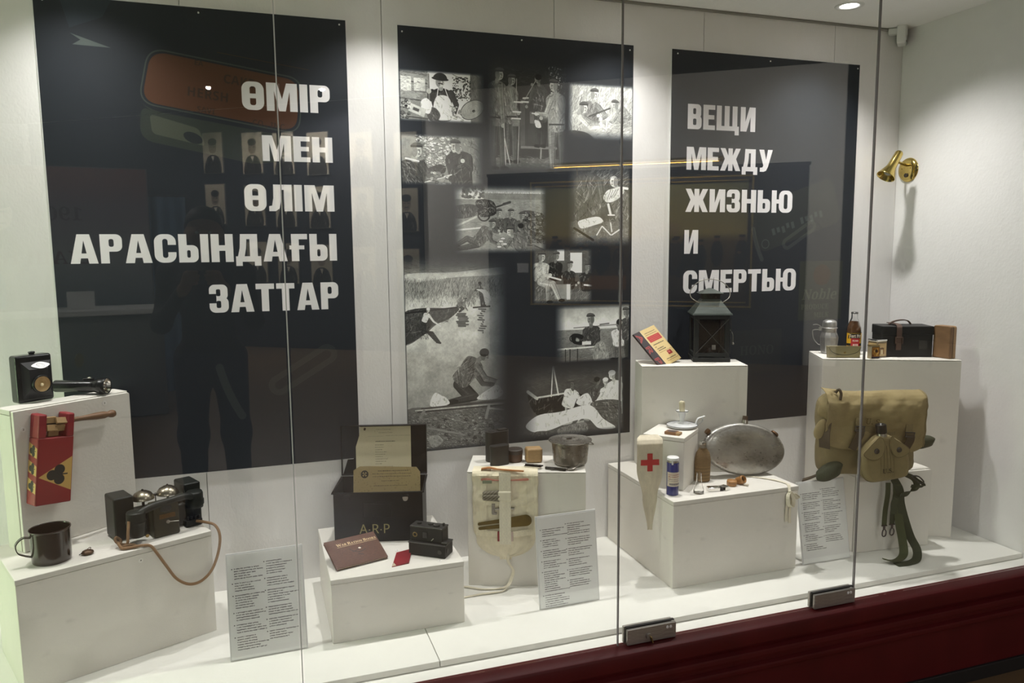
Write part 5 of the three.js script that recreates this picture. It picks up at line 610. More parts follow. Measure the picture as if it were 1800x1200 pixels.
// ---------------------------------------------------------------- things on and over the pot plinth (axes of that plinth: x along its front, z out of it)
const CX = -2.048, CZ = 0.246, CY = -21.4; const onC = (lx, lz, y = TOP_C) => onFace(CX, CZ, CY, lx, y, lz);
{
  const tin = mat('dark dented tin', [0.06, 0.058, 0.055], 0.42, { metalness: 0.5, specularIntensity: 0.6, map: rep(G.metal, 1, 1) });
  const flatTin = (label, x, z, w, d, h, yaw, open) => { const t = thing('oval_tin', label, 'tin', onC(x, z), CY + yaw); const s = rrect(w, d, d * 0.46); part(t, 'body', ext(s, h, 0.001, 2).rotateX(-Math.PI / 2), tin); if (open) { part(t, 'spout', rbox(w * 0.42, 0.006, d * 0.55, 0.002), tin, [w * 0.24, h + 0.002, 0], null); part(t, 'opening', rbox(w * 0.2, 0.0014, d * 0.5, 0.0006, 1), M.black, [-w * 0.26, h + 0.0004, 0]); } else part(t, 'lid', ext(rrect(w + 0.002, d + 0.002, d * 0.47), 0.012, 0.0015, 2).rotateX(-Math.PI / 2), tin, [0, h - 0.009, 0]); return t; };
  flatTin('tall dark oval tin with an open top', 0.094, -0.148, 0.088, 0.04, 0.108, 32, true); flatTin('short dark oval tin in front of a taller one', 0.106, -0.088, 0.07, 0.03, 0.068, 32, false);
}
{
  const t = thing('round_box', 'round brown lidded box on the pot plinth', 'box', onC(0.158, -0.135), 0); const w = mat('dark stained wood', [0.085, 0.04, 0.022], 0.5, { map: rep(G.wood, 1, 0.3) });
  part(t, 'bowl', lathe([[0.001, 0], [0.024, 0], [0.027, 0.003], [0.0275, 0.026], [0.0265, 0.03]], 40), w); part(t, 'lid', lathe([[0.0285, 0.029], [0.0292, 0.033], [0.0292, 0.042], [0.027, 0.046], [0.001, 0.047]], 40), mat('dark lid', [0.032, 0.024, 0.02], 0.5));
}
{
  const t = thing('wooden_block', 'rounded square block of pale worn wood', 'block', onC(0.225, -0.13), CY + 8); const g = warp(new RoundedBoxGeometry(0.058, 0.052, 0.046, 5, 0.008), (x, y, z) => { const n = 0.0022 * noise(x * 60, y * 60, z * 60) + 0.001 * noise(x * 160, y * 160, z * 160); return [x + n, y + n * 0.7, z - n]; });
  part(t, 'block', g, K.paleWood, [0, 0.0265, 0]);
}
{ // cooking pot
  const t = thing('cooking_pot', 'dark aluminium cooking pot with a flat lid', 'pot', onC(0.355, -0.105), -10); const al = mat('blackened aluminium', [0.27, 0.25, 0.22], 0.48, { metalness: 0.75, map: rep(G.metal, 2, 1), roughnessMap: rep(G.rough, 2, 1) });
  part(t, 'body', lathe([[0.001, 0], [0.05, 0], [0.056, 0.004], [0.06, 0.012], [0.066, 0.078], [0.067, 0.084], [0.062, 0.084]], 64), al);
  const lid = part(t, 'lid', lathe([[0.067, 0.084], [0.0755, 0.084], [0.0765, 0.0862], [0.0755, 0.088], [0.06, 0.0885], [0.03, 0.092], [0.022, 0.0912], [0.02, 0.09], [0.001, 0.0898]], 64), al); part(lid, 'knob_stub', rbox(0.022, 0.004, 0.006, 0.0018), K.iron, [-0.004, 0.092, 0], [0, 0.4, 0]);
  part(t, 'handle', tube([[0.063, 0.07, -0.013], [0.079, 0.069, -0.012], [0.083, 0.067, 0], [0.079, 0.069, 0.012], [0.063, 0.07, 0.013]], 0.002, 30, 8), al); part(t, 'handle_stub', rbox(0.03, 0.007, 0.004, 0.0015), al, [-0.03, 0.07, 0.058], [0, -0.45, 0]);
}
{ // razor, fork, toothbrush on the plinth top
  const bl = K.blackGloss; let t = thing('straight_razor', 'black handled razor lying open by the pot', 'razor', onC(0.25, -0.042), CY - 19);
  part(t, 'handle', ext(rrect(0.075, 0.012, 0.005), 0.008, 0.0015).rotateX(-Math.PI / 2), bl, [0.055, 0.001, 0]); part(t, 'blade', box(0.062, 0.0022, 0.015), K.chrome, [-0.026, 0.006, 0.004], null, 'bright steel blade'); part(t, 'spine', rbox(0.066, 0.005, 0.006, 0.002), bl, [-0.024, 0.0095, -0.004], [0, 0.05, 0]);
  t = thing('table_fork', 'dark iron fork leaning against the pot', 'fork', onC(0.335, -0.022), CY + 10); part(t, 'handle', tube([[-0.05, 0.004, -0.006], [-0.02, 0.0075, -0.004], [0.006, 0.004, 0.002]], 0.0022, 20, 8), K.iron);
  part(t, 'bowl', warp(new THREE.SphereGeometry(0.014, 20, 14), (x, y, z) => [x * 1.35, y * 0.35 + 0.22 * x * x / 0.014 * 0.5, z * 0.8]), mats['blackened aluminium'], [0.022, 0.0055, 0.002], [0, 0, 0.18]); for (let k = 0; k < 3; k++) part(t, 'tine', rod([0.036, 0.01, -0.006 + 0.005 * k], [0.062, 0.024, -0.01 + 0.007 * k], 0.0011), mats['blackened aluminium']);
  t = thing('wooden_toothbrush', 'orange wooden toothbrush on the plinth edge', 'toothbrush', onC(0.105, -0.006), CY - 2); const ow = mat('orange wood', [0.5, 0.21, 0.07], 0.45, { map: rep(G.wood, 1, 1) });
  part(t, 'handle', band([[-0.056, 0.008, 0], [-0.03, 0.012, 0], [0, 0.0085, 0.003], [0.05, 0.0065, 0.008], [0.09, 0.006, 0.012]], 0.011, 0.004, [0, 0, 1], 40, (u) => (u < 0.35 ? 1.2 : 0.75)), ow); part(t, 'bristles', rbox(0.034, 0.006, 0.011, 0.001), mat('pale bristles', [0.45, 0.32, 0.2], 0.9, { map: rep(G.rope, 20, 1) }), [-0.04, 0.0035, 0.002]);
}
{ // cloth roll hanging over the front
  const t = thing('sewing_roll', 'cream cloth kit roll hanging over the plinth front', 'kit roll', onC(0, 0, 0), CY);
  const prof = (v) => { const L = 0.075 + 0.3; const s = v * L; return s < 0.06 ? [0.4072, -0.06 + s] : s < 0.075 ? [0.4072 - 0.008 * Math.sin((s - 0.06) / 0.015 * Math.PI / 2) , 0.0005 + 0.0045 * Math.sin((s - 0.06) / 0.015 * Math.PI / 2)] : [0.399 - (s - 0.075), 0.005 + 0.0035 * noise(s * 30, 3)]; };
  const half = (v) => { const y = 0.399 - (v * 0.375 - 0.075); if (y > 0.2) return 1; const k = Math.min(1, (0.2 - y) / 0.088); return y > 0.17 ? 1 - 0.1 * (0.2 - y) / 0.03 : Math.sqrt(Math.max(0.0, 1 - Math.pow((0.17 - y) / 0.062, 2.2))) * 0.9 + 0.0; };
  const cl = (u, v) => { const [y, z] = prof(v), hw = Math.max(0.02, 0.112 * half(v)); return [0.131 + (u - 0.5) * 2 * hw + 0.0015 * noise(v * 18, u * 5), y, z + (v > 0.2 ? 0.0005 + 0.0045 * Math.abs(noise(u * 6, v * 11, 2)) + 0.0022 * noise(u * 16 + v * 8, v * 26, 5) : 0)]; };
  part(t, 'cloth', sheet((u, v) => cl(u, 1 - v), 40, 80, 0.0014), K.cream);
  for (const [u0, u1] of [[0.015, 0.215], [0.83, 0.985]]) part(t, 'side_hem', sheet((u, v) => { const p = cl(mix(u0, u1, u), 0.78 - v * 0.6); p[2] += 0.003; return p; }, 8, 40, 0.001), K.cream);
  const tape = (y0, y1, z) => sheet((u, v) => [0.13 + (u - 0.5) * 0.04, mix(y1, y0, v), z + 0.0015 * noise(u * 4, v * 12)], 6, 30, 0.001);
  part(t, 'centre_tape', tape(0.408, 0.155, 0.0175), K.creamTape); part(t, 'cross_tape', rbox(0.046, 0.034, 0.016, 0.006, 3), K.creamTape, [0.129, 0.326, 0.015]);
  for (const z of [0.165, 0.275]) part(t, 'pocket_edge', band([[0.03, z + 0.03, 0.0105], [0.09, z + 0.026, 0.013], [0.13, z + 0.022, 0.0125], [0.19, z + 0.03, 0.013], [0.235, z + 0.034, 0.0105]], 0.02, 0.0012, [0, 1, 0], 40), K.cream);
  part(t, 'tie_tape', band([[0.136, 0.116, 0.008], [0.14, 0.09, 0.012], [0.156, 0.062, 0.016], [0.15, 0.035, 0.014], [0.138, 0.012, 0.024], [0.11, 0.0035, 0.03], [0.05, 0.003, 0.036], [-0.01, 0.004, 0.02], [-0.035, 0.003, 0.03]], 0.012, 0.001, [[0.9, 0, 0.4], [0.6, 0.3, 0.7], [0.9, 0.1, 0.2], [0.6, 0.2, 0.8], [0.2, 0.2, 1], [0, 0, 1], [0, 0, 1]], 90), K.creamTape);
  part(t, 'tie_tape', band([[0.136, 0.008, 0.026], [0.12, 0.003, 0.05], [0.08, 0.004, 0.066], [0.04, 0.003, 0.078], [-0.01, 0.002, 0.1]], 0.012, 0.001, [[0.2, 0.3, 1], [0, 0, 1], [0.3, 0.1, 1]], 60), K.creamTape);
  const inRoll = (name, label, cat) => thing(name, label, cat, onC(0, 0, 0), CY);
  let q = inRoll('toothbrush', 'pink handled toothbrush tucked in the cloth roll', 'toothbrush'); const pk = mat('pink celluloid', [0.5, 0.2, 0.15], 0.35); part(q, 'handle', ext(smoothShape([[0.05, 0.386], [0.07, 0.388], [0.1, 0.3835], [0.15, 0.384], [0.19, 0.3875], [0.208, 0.389], [0.206, 0.381], [0.15, 0.379], [0.1, 0.379], [0.07, 0.378], [0.052, 0.379]]), 0.004, 0.001), pk, [0, -0.002, 0.0095]); part(q, 'bristles', rbox(0.032, 0.011, 0.006, 0.001), mat('green grey bristles', [0.22, 0.24, 0.16], 0.9), [0.07, 0.374, 0.012]);
  q = inRoll('shaving_brush', 'rolled grey brush held by the cloth loop', 'brush'); part(q, 'bundle', merge([0, 1, 2].map((k) => at(new THREE.CapsuleGeometry(0.007, 0.05, 6, 14), [0.085, 0.314 + k * 0.011, 0.0165 - Math.abs(k - 1) * 0.003], [0, 0, Math.PI / 2 + (k - 1) * 0.08]))), mat('grey bundle', [0.28, 0.25, 0.19], 0.9, { map: rep(G.rope, 1, 6) }));
  q = inRoll('safety_razor', 'small nickel safety razor in the cloth roll', 'razor'); part(q, 'handle', rod([0.088, 0.279, 0.012], [0.162, 0.281, 0.012], 0.0038, 12), K.nickel); part(q, 'head', rbox(0.012, 0.036, 0.008, 0.002), K.nickel, [0.09, 0.28, 0.0125]); part(q, 'blade_guard', rbox(0.016, 0.008, 0.009, 0.002), K.nickel, [0.094, 0.263, 0.0125]);
  q = inRoll('button_stick', 'brass button polishing stick with a long slot', 'button stick'); const bs = new THREE.Shape(); bs.moveTo(0, -0.013); bs.lineTo(0.155, -0.02); bs.absarc(0.16, 0, 0.02, -Math.PI / 2, Math.PI / 2); bs.lineTo(0, 0.013); bs.absarc(0, 0.0078, 0.0052, Math.PI / 2, Math.PI * 1.5); bs.lineTo(0.1, 0.0022); bs.lineTo(0.1, -0.0022); bs.lineTo(0, -0.0026); bs.absarc(0, -0.0078, 0.0052, Math.PI / 2, Math.PI * 1.5); part(q, 'stick', ext(bs, 0.003, 0.0006), mat('olive brass', [0.17, 0.115, 0.025], 0.42, { metalness: 0.55, map: rep(G.metal, 4, 4) }), [0.042, 0.218, 0.0135], [0, 0, 0.14]);
  q = inRoll('thread_packet', 'small red and white packet in the cloth roll', 'packet'); part(q, 'packet', rbox(0.054, 0.034, 0.009, 0.002), mat('pale packet', [0.55, 0.42, 0.36], 0.7), [0.13, 0.182, 0.0115]); part(q, 'packet_band', rbox(0.012, 0.0345, 0.0095, 0.002), K.redPaint, [0.109, 0.182, 0.0116], null, 'red band');
}
// ---------------------------------------------------------------- things on the large right plinth
{ // armband draped over the corner of the little plinth
  const t = thing('red_cross_armband', 'cream cloth armband with a red cross hanging down', 'armband', [-1.437, 0, 0.4], -12);
  const W = (v) => { const k = v; return k < 0.12 ? 0.032 + 0.012 * k / 0.12 : k < 0.45 ? 0.0455 : k < 0.7 ? 0.0455 - 0.02 * sm((k - 0.45) / 0.25) : 0.0255 - 0.017 * sm((k - 0.7) / 0.3); };
  const f = (u, v) => { const s = v * 0.385; let y, z; if (s < 0.055) { y = 0.5015 + 0.0; z = -0.055 + s; } else if (s < 0.085) { const a = (s - 0.055) / 0.03 * Math.PI / 2; y = 0.4825 + 0.019 * Math.cos(a); z = 0.019 * Math.sin(a); } else { y = 0.4825 - (s - 0.085); z = 0.019 + 0.004 * noise(u * 3, v * 7, 4); } return [(u - 0.5) * 2 * W(v) + (v < 0.2 ? (0.2 - v) * 0.09 : 0) + 0.004 * (v - 0.5), y, z + 0.0016 * noise(u * 6, v * 22, 7)]; };
  part(t, 'cloth', sheet((u, v) => f(u, 1 - v), 16, 70, 0.0012), mat('armband cloth', [0.66, 0.59, 0.45], 0.85, { map: rep(G.cloth, 1, 2), bumpMap: rep(G.weave, 4, 14), bumpScale: 0.0004 }));
  const x = (u0, u1, y0, y1) => sheet((u, v) => { const yy = mix(y0, y1, v), s = 0.085 + 0.4825 - yy, vv = s / 0.385; const p = f(0.5, vv); return [mix(u0, u1, u), yy, f(0.5 + mix(u0, u1, u) / 0.092, vv)[2] + 0.0012]; }, 6, 12, 0.0006);
  part(t, 'cross', merge([x(-0.0095, 0.0095, 0.392, 0.454), x(-0.0325, -0.0095, 0.413, 0.433), x(0.0095, 0.0325, 0.413, 0.433)]), mat('red felt', [0.42, 0.016, 0.02], 0.8), null, null, 'bright red cross');
}
{ // candlestick
  const en = mat('white enamel', [0.74, 0.75, 0.76], 0.18, { clear: 0.5, map: rep(G.scuff, 1, 1) }), rim = mat('dark enamel rim', [0.05, 0.055, 0.06], 0.3);
  const t = thing('candlestick', 'white enamel chamberstick with dark rim and thumb handle', 'candlestick', [-1.225, TOP_F, 0.268], -15);
  part(t, 'dish', lathe([[0.001, 0.003], [0.05, 0.0025], [0.056, 0.006], [0.0575, 0.0095], [0.055, 0.0098], [0.05, 0.0085], [0.032, 0.011], [0.016, 0.018], [0.01, 0.022], [0.001, 0.022]], 56), en); part(t, 'dish_rim', at(new THREE.TorusGeometry(0.0568, 0.0014, 8, 64), [0, 0, 0], [Math.PI / 2, 0, 0]), rim, [0, 0.0098, 0]);
  part(t, 'stem', lathe([[0.01, 0.02], [0.0075, 0.028], [0.008, 0.032], [0.0115, 0.044], [0.0125, 0.056], [0.015, 0.058]], 32), en); part(t, 'cup', lathe([[0.012, 0.056], [0.0215, 0.058], [0.0235, 0.0615], [0.0215, 0.0625], [0.011, 0.06], [0.001, 0.06]], 40), en); part(t, 'cup_rim', at(new THREE.TorusGeometry(0.0226, 0.0011, 8, 48), [0, 0, 0], [Math.PI / 2, 0, 0]), rim, [0, 0.0618, 0]);
  part(t, 'handle', band([[0.052, 0.008, 0], [0.056, 0.024, 0], [0.063, 0.033, 0], [0.074, 0.036, 0], [0.086, 0.04, 0]], 0.013, 0.002, [0, 0, 1], 30), en); part(t, 'handle_loop', band([[0.076, 0.036, 0], [0.079, 0.026, 0], [0.072, 0.016, 0], [0.062, 0.012, 0], [0.054, 0.008, 0]], 0.009, 0.002, [0, 0, 1], 30), en);
  const c = thing('candle', 'short cream candle with a burnt wick', 'candle', [-1.225, TOP_F + 0.0605, 0.268], 0); part(c, 'wax', warp(lathe([[0.001, 0], [0.0105, 0], [0.0105, 0.03], [0.0098, 0.036], [0.006, 0.037], [0.001, 0.034]], 28), (x, y, z) => [x + (y > 0.025 ? 0.0012 * noise(x * 200, z * 200) : 0) + y * -0.06, y + (y > 0.03 ? 0.003 * noise(x * 150, z * 150, 3) : 0), z]), mat('old wax', [0.66, 0.6, 0.42], 0.5)); part(c, 'wick', tube([[-0.002, 0.032, 0], [-0.0015, 0.038, 0], [0.0005, 0.042, 0.001]], 0.0008, 10, 6), M.black);
}
{ const t = thing('matchbox', 'flat wooden matchbox in front of the candlestick', 'matchbox', [-1.312, TOP_F, 0.352], -52); part(t, 'tray', rbox(0.036, 0.009, 0.03, 0.001), K.paleWood, [0.01, 0.0046, 0]); part(t, 'sleeve', rbox(0.042, 0.0105, 0.032, 0.001), mat('matchbox wood', [0.26, 0.12, 0.05], 0.6, { map: rep(G.wood, 1, 1) }), [-0.006, 0.0054, 0]); part(t, 'label', box(0.03, 0.0006, 0.024), mat('dark label', [0.06, 0.04, 0.035], 0.6), [-0.004, 0.0108, 0]); }
{ // blue tube with a paper label
  const t = thing('blue_tube', 'blue cylindrical tube with a paper label and white cap', 'tube', [-1.362, TOP_D, 0.437], 0); const bl = mat('ultramarine lacquer', [0.012, 0.025, 0.22], 0.25, { clear: 0.5, map: rep(G.metal, 1, 1) });
  part(t, 'body', lathe([[0.001, 0], [0.02, 0], [0.0212, 0.002], [0.0212, 0.113], [0.0205, 0.115], [0.001, 0.115]], 48), bl); part(t, 'neck', cyl(0.0195, 0.0195, 0.01, 40), K.nickel, [0, 0.119, 0]); part(t, 'cap', lathe([[0.0205, 0], [0.021, 0.001], [0.021, 0.008], [0.019, 0.01], [0.001, 0.0105]], 40), M.white, [0, 0.123, 0]); part(t, 'tape', rbox(0.006, 0.012, 0.002, 0.0008), M.white, [-0.012, 0.116, 0.0175], [0, -0.6, 0.1]);
  print(t, 'label', 0, 0, canvas(400, 150, (g, W, H) => { g.fillStyle = '#cfc3b2'; g.fillRect(0, 0, W, H); g.fillStyle = '#8d2f28'; for (let k = 0; k < 34; k++) g.fillRect(30 + (k % 17) * 20, 24 + ((k / 17) | 0) * 20, R(8, 16), 7); g.fillStyle = '#2b3358'; for (let k = 0; k < 40; k++) g.fillRect(26 + (k % 20) * 17, 72 + ((k / 20) | 0) * 18, R(6, 13), 5); g.font = 'bold 34px serif'; g.fillStyle = '#1d2445'; for (let k = 0; k < 14; k++) g.fillRect(60 + k * 20, 116, 13, 20); g.beginPath(); g.arc(60, 60, 18, 0, 7); g.lineWidth = 4; g.strokeStyle = '#8d2f28'; g.stroke(); }), [0, 0.058, 0], null, { geo: new THREE.CylinderGeometry(0.0215, 0.0215, 0.05, 40, 1, true, -1.5, 3.0), rough: 0.6, label: 'cream paper label with red and blue print' });
}
{ const t = thing('glass_tube', 'clear glass medicine tube beside the blue tube', 'tube', [-1.27, TOP_D, 0.458], 0); part(t, 'glass', lathe([[0.001, 0.0005], [0.016, 0.0005], [0.0182, 0.004], [0.018, 0.012], [0.0125, 0.03], [0.0095, 0.05], [0.009, 0.072], [0.0078, 0.072], [0.0083, 0.05], [0.0113, 0.03], [0.0166, 0.012], [0.0165, 0.005], [0.001, 0.0035]], 40), mat('clear glass', [1, 1, 1], 0.02, { transmission: 1, thickness: 0.002, ior: 1.47 })); }
{ // wicker covered flask
  const t = thing('wicker_flask', 'small flask covered in tan wicker with metal cap', 'flask', [-1.183, TOP_D, 0.345], -14); const wk = mat('tan wicker', [0.26, 0.16, 0.065], 0.75, { map: rep(grainTex(128, (u, v) => { const r = Math.floor(v * 16), a = Math.sin((u * 12 + (r % 2) * 0.5) * Math.PI * 2), b = Math.sin(v * 16 * Math.PI * 2 - 1); return 0.72 + 0.16 * a + 0.16 * b; }), 3, 2), bumpMap: rep(grainTex(128, (u, v) => { const r = Math.floor(v * 16); return 0.5 + 0.25 * Math.sin((u * 12 + (r % 2) * 0.5) * Math.PI * 2) + 0.25 * Math.sin(v * 16 * Math.PI * 2 - 1); }), 3, 2), bumpScale: 0.0016 });
  part(t, 'wicker_cover', lathe([[0.001, 0], [0.026, 0], [0.0285, 0.004], [0.0295, 0.06], [0.0295, 0.085], [0.025, 0.108], [0.015, 0.122], [0.0125, 0.128]], 48).scale(1, 1, 0.6), wk); part(t, 'neck', cyl(0.011, 0.0115, 0.012, 32), K.nickel, [0, 0.132, 0]); part(t, 'cap', lathe([[0.0125, 0], [0.0128, 0.009], [0.011, 0.011], [0.001, 0.0115]], 32), K.chrome, [0, 0.138, 0]);
}
{ // oval metal hot water bottle
  const t = thing('oval_metal_bottle', 'large oval pewter hot water bottle standing on edge', 'hot water bottle', [-0.997, TOP_D + 0.1, 0.332], -6); t.rotation.order = 'YXZ'; t.rotation.z = rad(-9); t.rotation.x = rad(-7);
  const pw = mat('old pewter', [0.46, 0.445, 0.41], 0.55, { metalness: 0.65, map: rep(grainTex(256, (u, v) => { const s = fb(u, v, 8, 44), q = fb(u, v, 3, 46); return 0.72 + 0.3 * q - (s > 0.25 ? 0.5 * (s - 0.25) : 0) + 0.14 * fb(u, v, 40, 45); }), 1, 1), roughnessMap: rep(G.rough, 1, 1) });
  const A = 0.17, B = 0.098, P = [[0, 0.024], [0.4, 0.0235], [0.7, 0.021], [0.84, 0.017], [0.87, 0.0145], [0.9, 0.0155], [0.96, 0.011], [1, 0]], pos = [], uv = [], idx = [], n = 96, prof = [...P, ...P.slice(0, -1).reverse().map(([a, b]) => [a, -b])];
  prof.forEach(([r, z]) => { for (let i = 0; i <= n; i++) { const a = i / n * Math.PI * 2; pos.push(Math.cos(a) * A * r * (1 + 0.0), Math.sin(a) * B * r, z); uv.push(0.5 + Math.cos(a) * r / 2, 0.5 + Math.sin(a) * r / 2); } }); for (let j = 0; j < prof.length - 1; j++) for (let i = 0; i < n; i++) { const a = j * (n + 1) + i; idx.push(a, a + n + 1, a + n + 2, a, a + n + 2, a + 1); }
  const g = new THREE.BufferGeometry(); g.setAttribute('position', new THREE.Float32BufferAttribute(pos, 3)); g.setAttribute('uv', new THREE.Float32BufferAttribute(uv, 2)); g.setIndex(idx); g.computeVertexNormals();
  part(t, 'body', g, pw); const sp = part(t, 'filler_neck', cyl(0.011, 0.012, 0.014, 28), K.nickel, [-0.008, B + 0.004, 0]); part(sp, 'stopper', cyl(0.0095, 0.0105, 0.018, 24), mat('brown stopper', [0.06, 0.035, 0.02], 0.6), [0, 0.013, 0]);
  part(t, 'side_screw', merge([at(cyl(0.013, 0.013, 0.007, 24), [0, 0, 0]), at(new THREE.TorusGeometry(0.013, 0.003, 8, 28), [0, -0.002, 0], [Math.PI / 2, 0, 0])]), mat('dark brass screw', [0.13, 0.07, 0.035], 0.4, { metalness: 0.8 }), [0.119, 0.071, 0.004], [0, 0, -0.62]); part(t, 'side_screw', cyl(0.011, 0.011, 0.01, 20), mats['dark brass screw'], [-0.155, 0.051, 0], [0, 0, 1.05]);
  const sk = thing('bottle_stand', 'thin brown wire prop behind the oval bottle', 'stand', [-0.875, TOP_D + 0.001, 0.26], 0); part(sk, 'wire', tube([[-0.03, 0.12, 0.03], [0.0, 0.06, 0.005], [0.02, 0.0015, -0.03], [-0.09, 0.0015, -0.035], [-0.08, 0.06, 0.005], [-0.06, 0.12, 0.03]], 0.0017, 60, 8), mat('brown wire', [0.2, 0.12, 0.06], 0.5));
}
{ const t = thing('cigarette_lighter', 'chrome cigarette lighter lying on its side', 'lighter', [-1.19, TOP_D, 0.456], -11); part(t, 'body', rbox(0.042, 0.014, 0.026, 0.002), K.chrome, [-0.018, 0.0072, 0]); part(t, 'lid', rbox(0.022, 0.014, 0.028, 0.002), K.chrome, [0.026, 0.0075, -0.004], [0, 0.5, 0]); part(t, 'chimney', rbox(0.014, 0.011, 0.02, 0.001), mat('black chimney', [0.03, 0.03, 0.03], 0.35, { metalness: 0.8 }), [0.009, 0.0068, 0.002]); part(t, 'hinge', rod([0.006, 0.012, -0.014], [0.018, 0.012, -0.016], 0.0016), K.nickel); }
{ const w = mat('turned honey wood', [0.42, 0.2, 0.06], 0.35, { map: rep(G.wood, 1, 0.4), clear: 0.3 }); let t = thing('round_wooden_box', 'small round honey coloured wooden box', 'box', [-1.114, TOP_D, 0.428], 0); part(t, 'box', lathe([[0.001, 0], [0.015, 0], [0.0178, 0.004], [0.018, 0.016], [0.0165, 0.021], [0.001, 0.0225]], 36), w); part(t, 'seam', at(new THREE.TorusGeometry(0.0179, 0.0006, 6, 40), null, [Math.PI / 2, 0, 0]), K.brownWood, [0, 0.012, 0]);
  t = thing('brush_holder', 'little turned wooden holder with a white tip', 'brush', [-1.073, TOP_D + 0.016, 0.426], 22); part(t, 'holder', at(lathe([[0.001, -0.02], [0.013, -0.019], [0.0148, -0.012], [0.0145, 0.004], [0.0155, 0.006], [0.0145, 0.012], [0.0125, 0.014], [0.011, 0.013], [0.009, -0.004], [0.001, -0.006]], 36), null, [1.05, 0, 0]), w); part(t, 'bore', at(cyl(0.01, 0.01, 0.002, 24), [0, 0.007, 0], [1.05, 0, 0]), M.black); part(t, 'tip', at(new THREE.CapsuleGeometry(0.0045, 0.01, 6, 12), null, [Math.PI / 2 - 0.1, 0, 0.2]), mat('ivory tip', [0.62, 0.56, 0.46], 0.5), [-0.004, -0.0108, 0.024]); }
{ // ribbon with a bow
  const s = K.creamTape, t = thing('cream_ribbon', 'cream ribbon with a bow hanging over the plinth corner', 'ribbon', [-0.93, TOP_D, 0.511], 0);
  part(t, 'ribbon', band([[-0.068, 0.002, -0.16], [-0.03, 0.0025, -0.12], [0.0, 0.003, -0.075], [0.012, 0.0025, -0.03], [0.0, 0.003, -0.004], [-0.005, -0.012, 0.006]], 0.011, 0.001, [[1, 0, 0.5], [1, 0, 0.3], [0.8, 0, 0.3], [1, 0, 0]], 60), s); part(t, 'knot', new THREE.SphereGeometry(0.006, 14, 10), s, [-0.005, -0.014, 0.008]);
  part(t, 'loop', band([[-0.005, -0.014, 0.008], [-0.016, -0.03, 0.012], [-0.012, -0.06, 0.013], [0.004, -0.068, 0.013], [0.008, -0.045, 0.014], [-0.003, -0.014, 0.01]], 0.013, 0.0009, [[0.3, 0.2, 1], [0.8, 0.2, 0.8], [1, 0, 0.5], [0.8, 0, -0.3]], 50), s); part(t, 'loop', band([[-0.003, -0.014, 0.008], [0.012, -0.03, 0.013], [0.026, -0.042, 0.014], [0.03, -0.036, 0.012], [0.014, -0.022, 0.01]], 0.011, 0.0009, [[0.3, 0.4, 1], [0.5, 0.8, 0.6], [0.3, 0.3, 1]], 40), s);
  for (const [x, e] of [[-0.012, -0.124], [0.002, -0.132]]) part(t, 'tail', band([[-0.004, -0.014, 0.007], [x, -0.05, 0.006], [x - 0.002, -0.09, 0.005], [x, e, 0.005]], 0.011, 0.0009, [[1, 0, 0.2], [1, 0, -0.1], [1, 0, 0.1]], 40), s);
}
// ---------------------------------------------------------------- on the lantern plinth
{ // ARP booklet on a clear rest
  const t = thing('warden_booklet', 'yellow and red booklet lettered ARP on a clear rest', 'booklet', [-1.202, TOP_E + 0.001, 0.148], 13); t.rotation.order = 'YXZ'; const q = new THREE.Group(); q.name = 'booklet'; q.rotation.set(-0.72, 0, 0.28); t.add(q);
  part(q, 'pages', box(0.128, 0.168, 0.006), mats['page edge'], [0, 0.086, -0.0035]);
  const art = canvas(440, 580, (g, W, H) => { g.fillStyle = '#cbb27a'; g.fillRect(0, 0, W, H); g.fillStyle = '#2b2124'; g.fillRect(0, 0, W * 0.29, H); g.fillStyle = '#d9c79a'; g.fillRect(W * 0.29, 0, 8, H); g.save(); g.translate(W * 0.25, 10); g.rotate(Math.PI / 2); g.fillStyle = '#b53a35'; g.strokeStyle = '#b53a35'; g.lineWidth = 5; g.font = '118px sans-serif'; ['A', 'R', 'P'].forEach((c, i) => { g.save(); g.translate(24 + i * 190, 98); g.scale(1.75, 0.95); g.strokeText(c, 0, 0); g.restore(); }); g.restore(); const L = (x, y, w, c, h = 10) => { g.fillStyle = c; let k = x; while (k < x + w) { const s = R(8, 22); g.fillRect(k, y, s, h); k += s + 5; } }; L(170, 60, 200, '#4a3a26', 9); L(165, 90, 240, '#4a3a26', 7); g.fillStyle = '#a82f28'; g.fillRect(W * 0.36, 120, W * 0.58, 92); g.fillStyle = '#c4534a'; for (let k = 0; k < 3; k++) g.fillRect(W * 0.42, 138 + k * 24, W * 0.45, 5); L(170, 250, 220, '#37301f', 14); L(170, 290, 30, '#37301f', 12); L(180, 322, 130, '#37301f', 13); L(180, 350, 150, '#37301f', 13); L(170, 385, 250, '#7a5f30', 6); g.fillStyle = '#8f2a26'; g.fillRect(W * 0.68, 400, 84, 62); g.fillStyle = '#b96158'; g.fillRect(W * 0.72, 418, 40, 22); L(200, 500, 190, '#37301f', 12); L(190, 530, 220, '#7a5f30', 7); });
  print(q, 'front_cover', 0.13, 0.17, art, [0, 0.086, 0.0004], null, { rough: 0.6 }); part(q, 'back_cover', box(0.13, 0.17, 0.0012), mat('booklet board', [0.4, 0.28, 0.12], 0.7), [0, 0.086, -0.0072]); part(q, 'spine', box(0.0012, 0.17, 0.0078), mat('dark spine', [0.05, 0.03, 0.03], 0.6), [-0.0654, 0.086, -0.0035]);
  part(t, 'rest', merge([rbox(0.08, 0.002, 0.07, 0.0008, 1).translate(0, 0.001, -0.05), rbox(0.08, 0.075, 0.002, 0.0008, 1).translate(0, 0.037, -0.083)]), mats['acrylic'], [-0.02, 0, 0]);
}
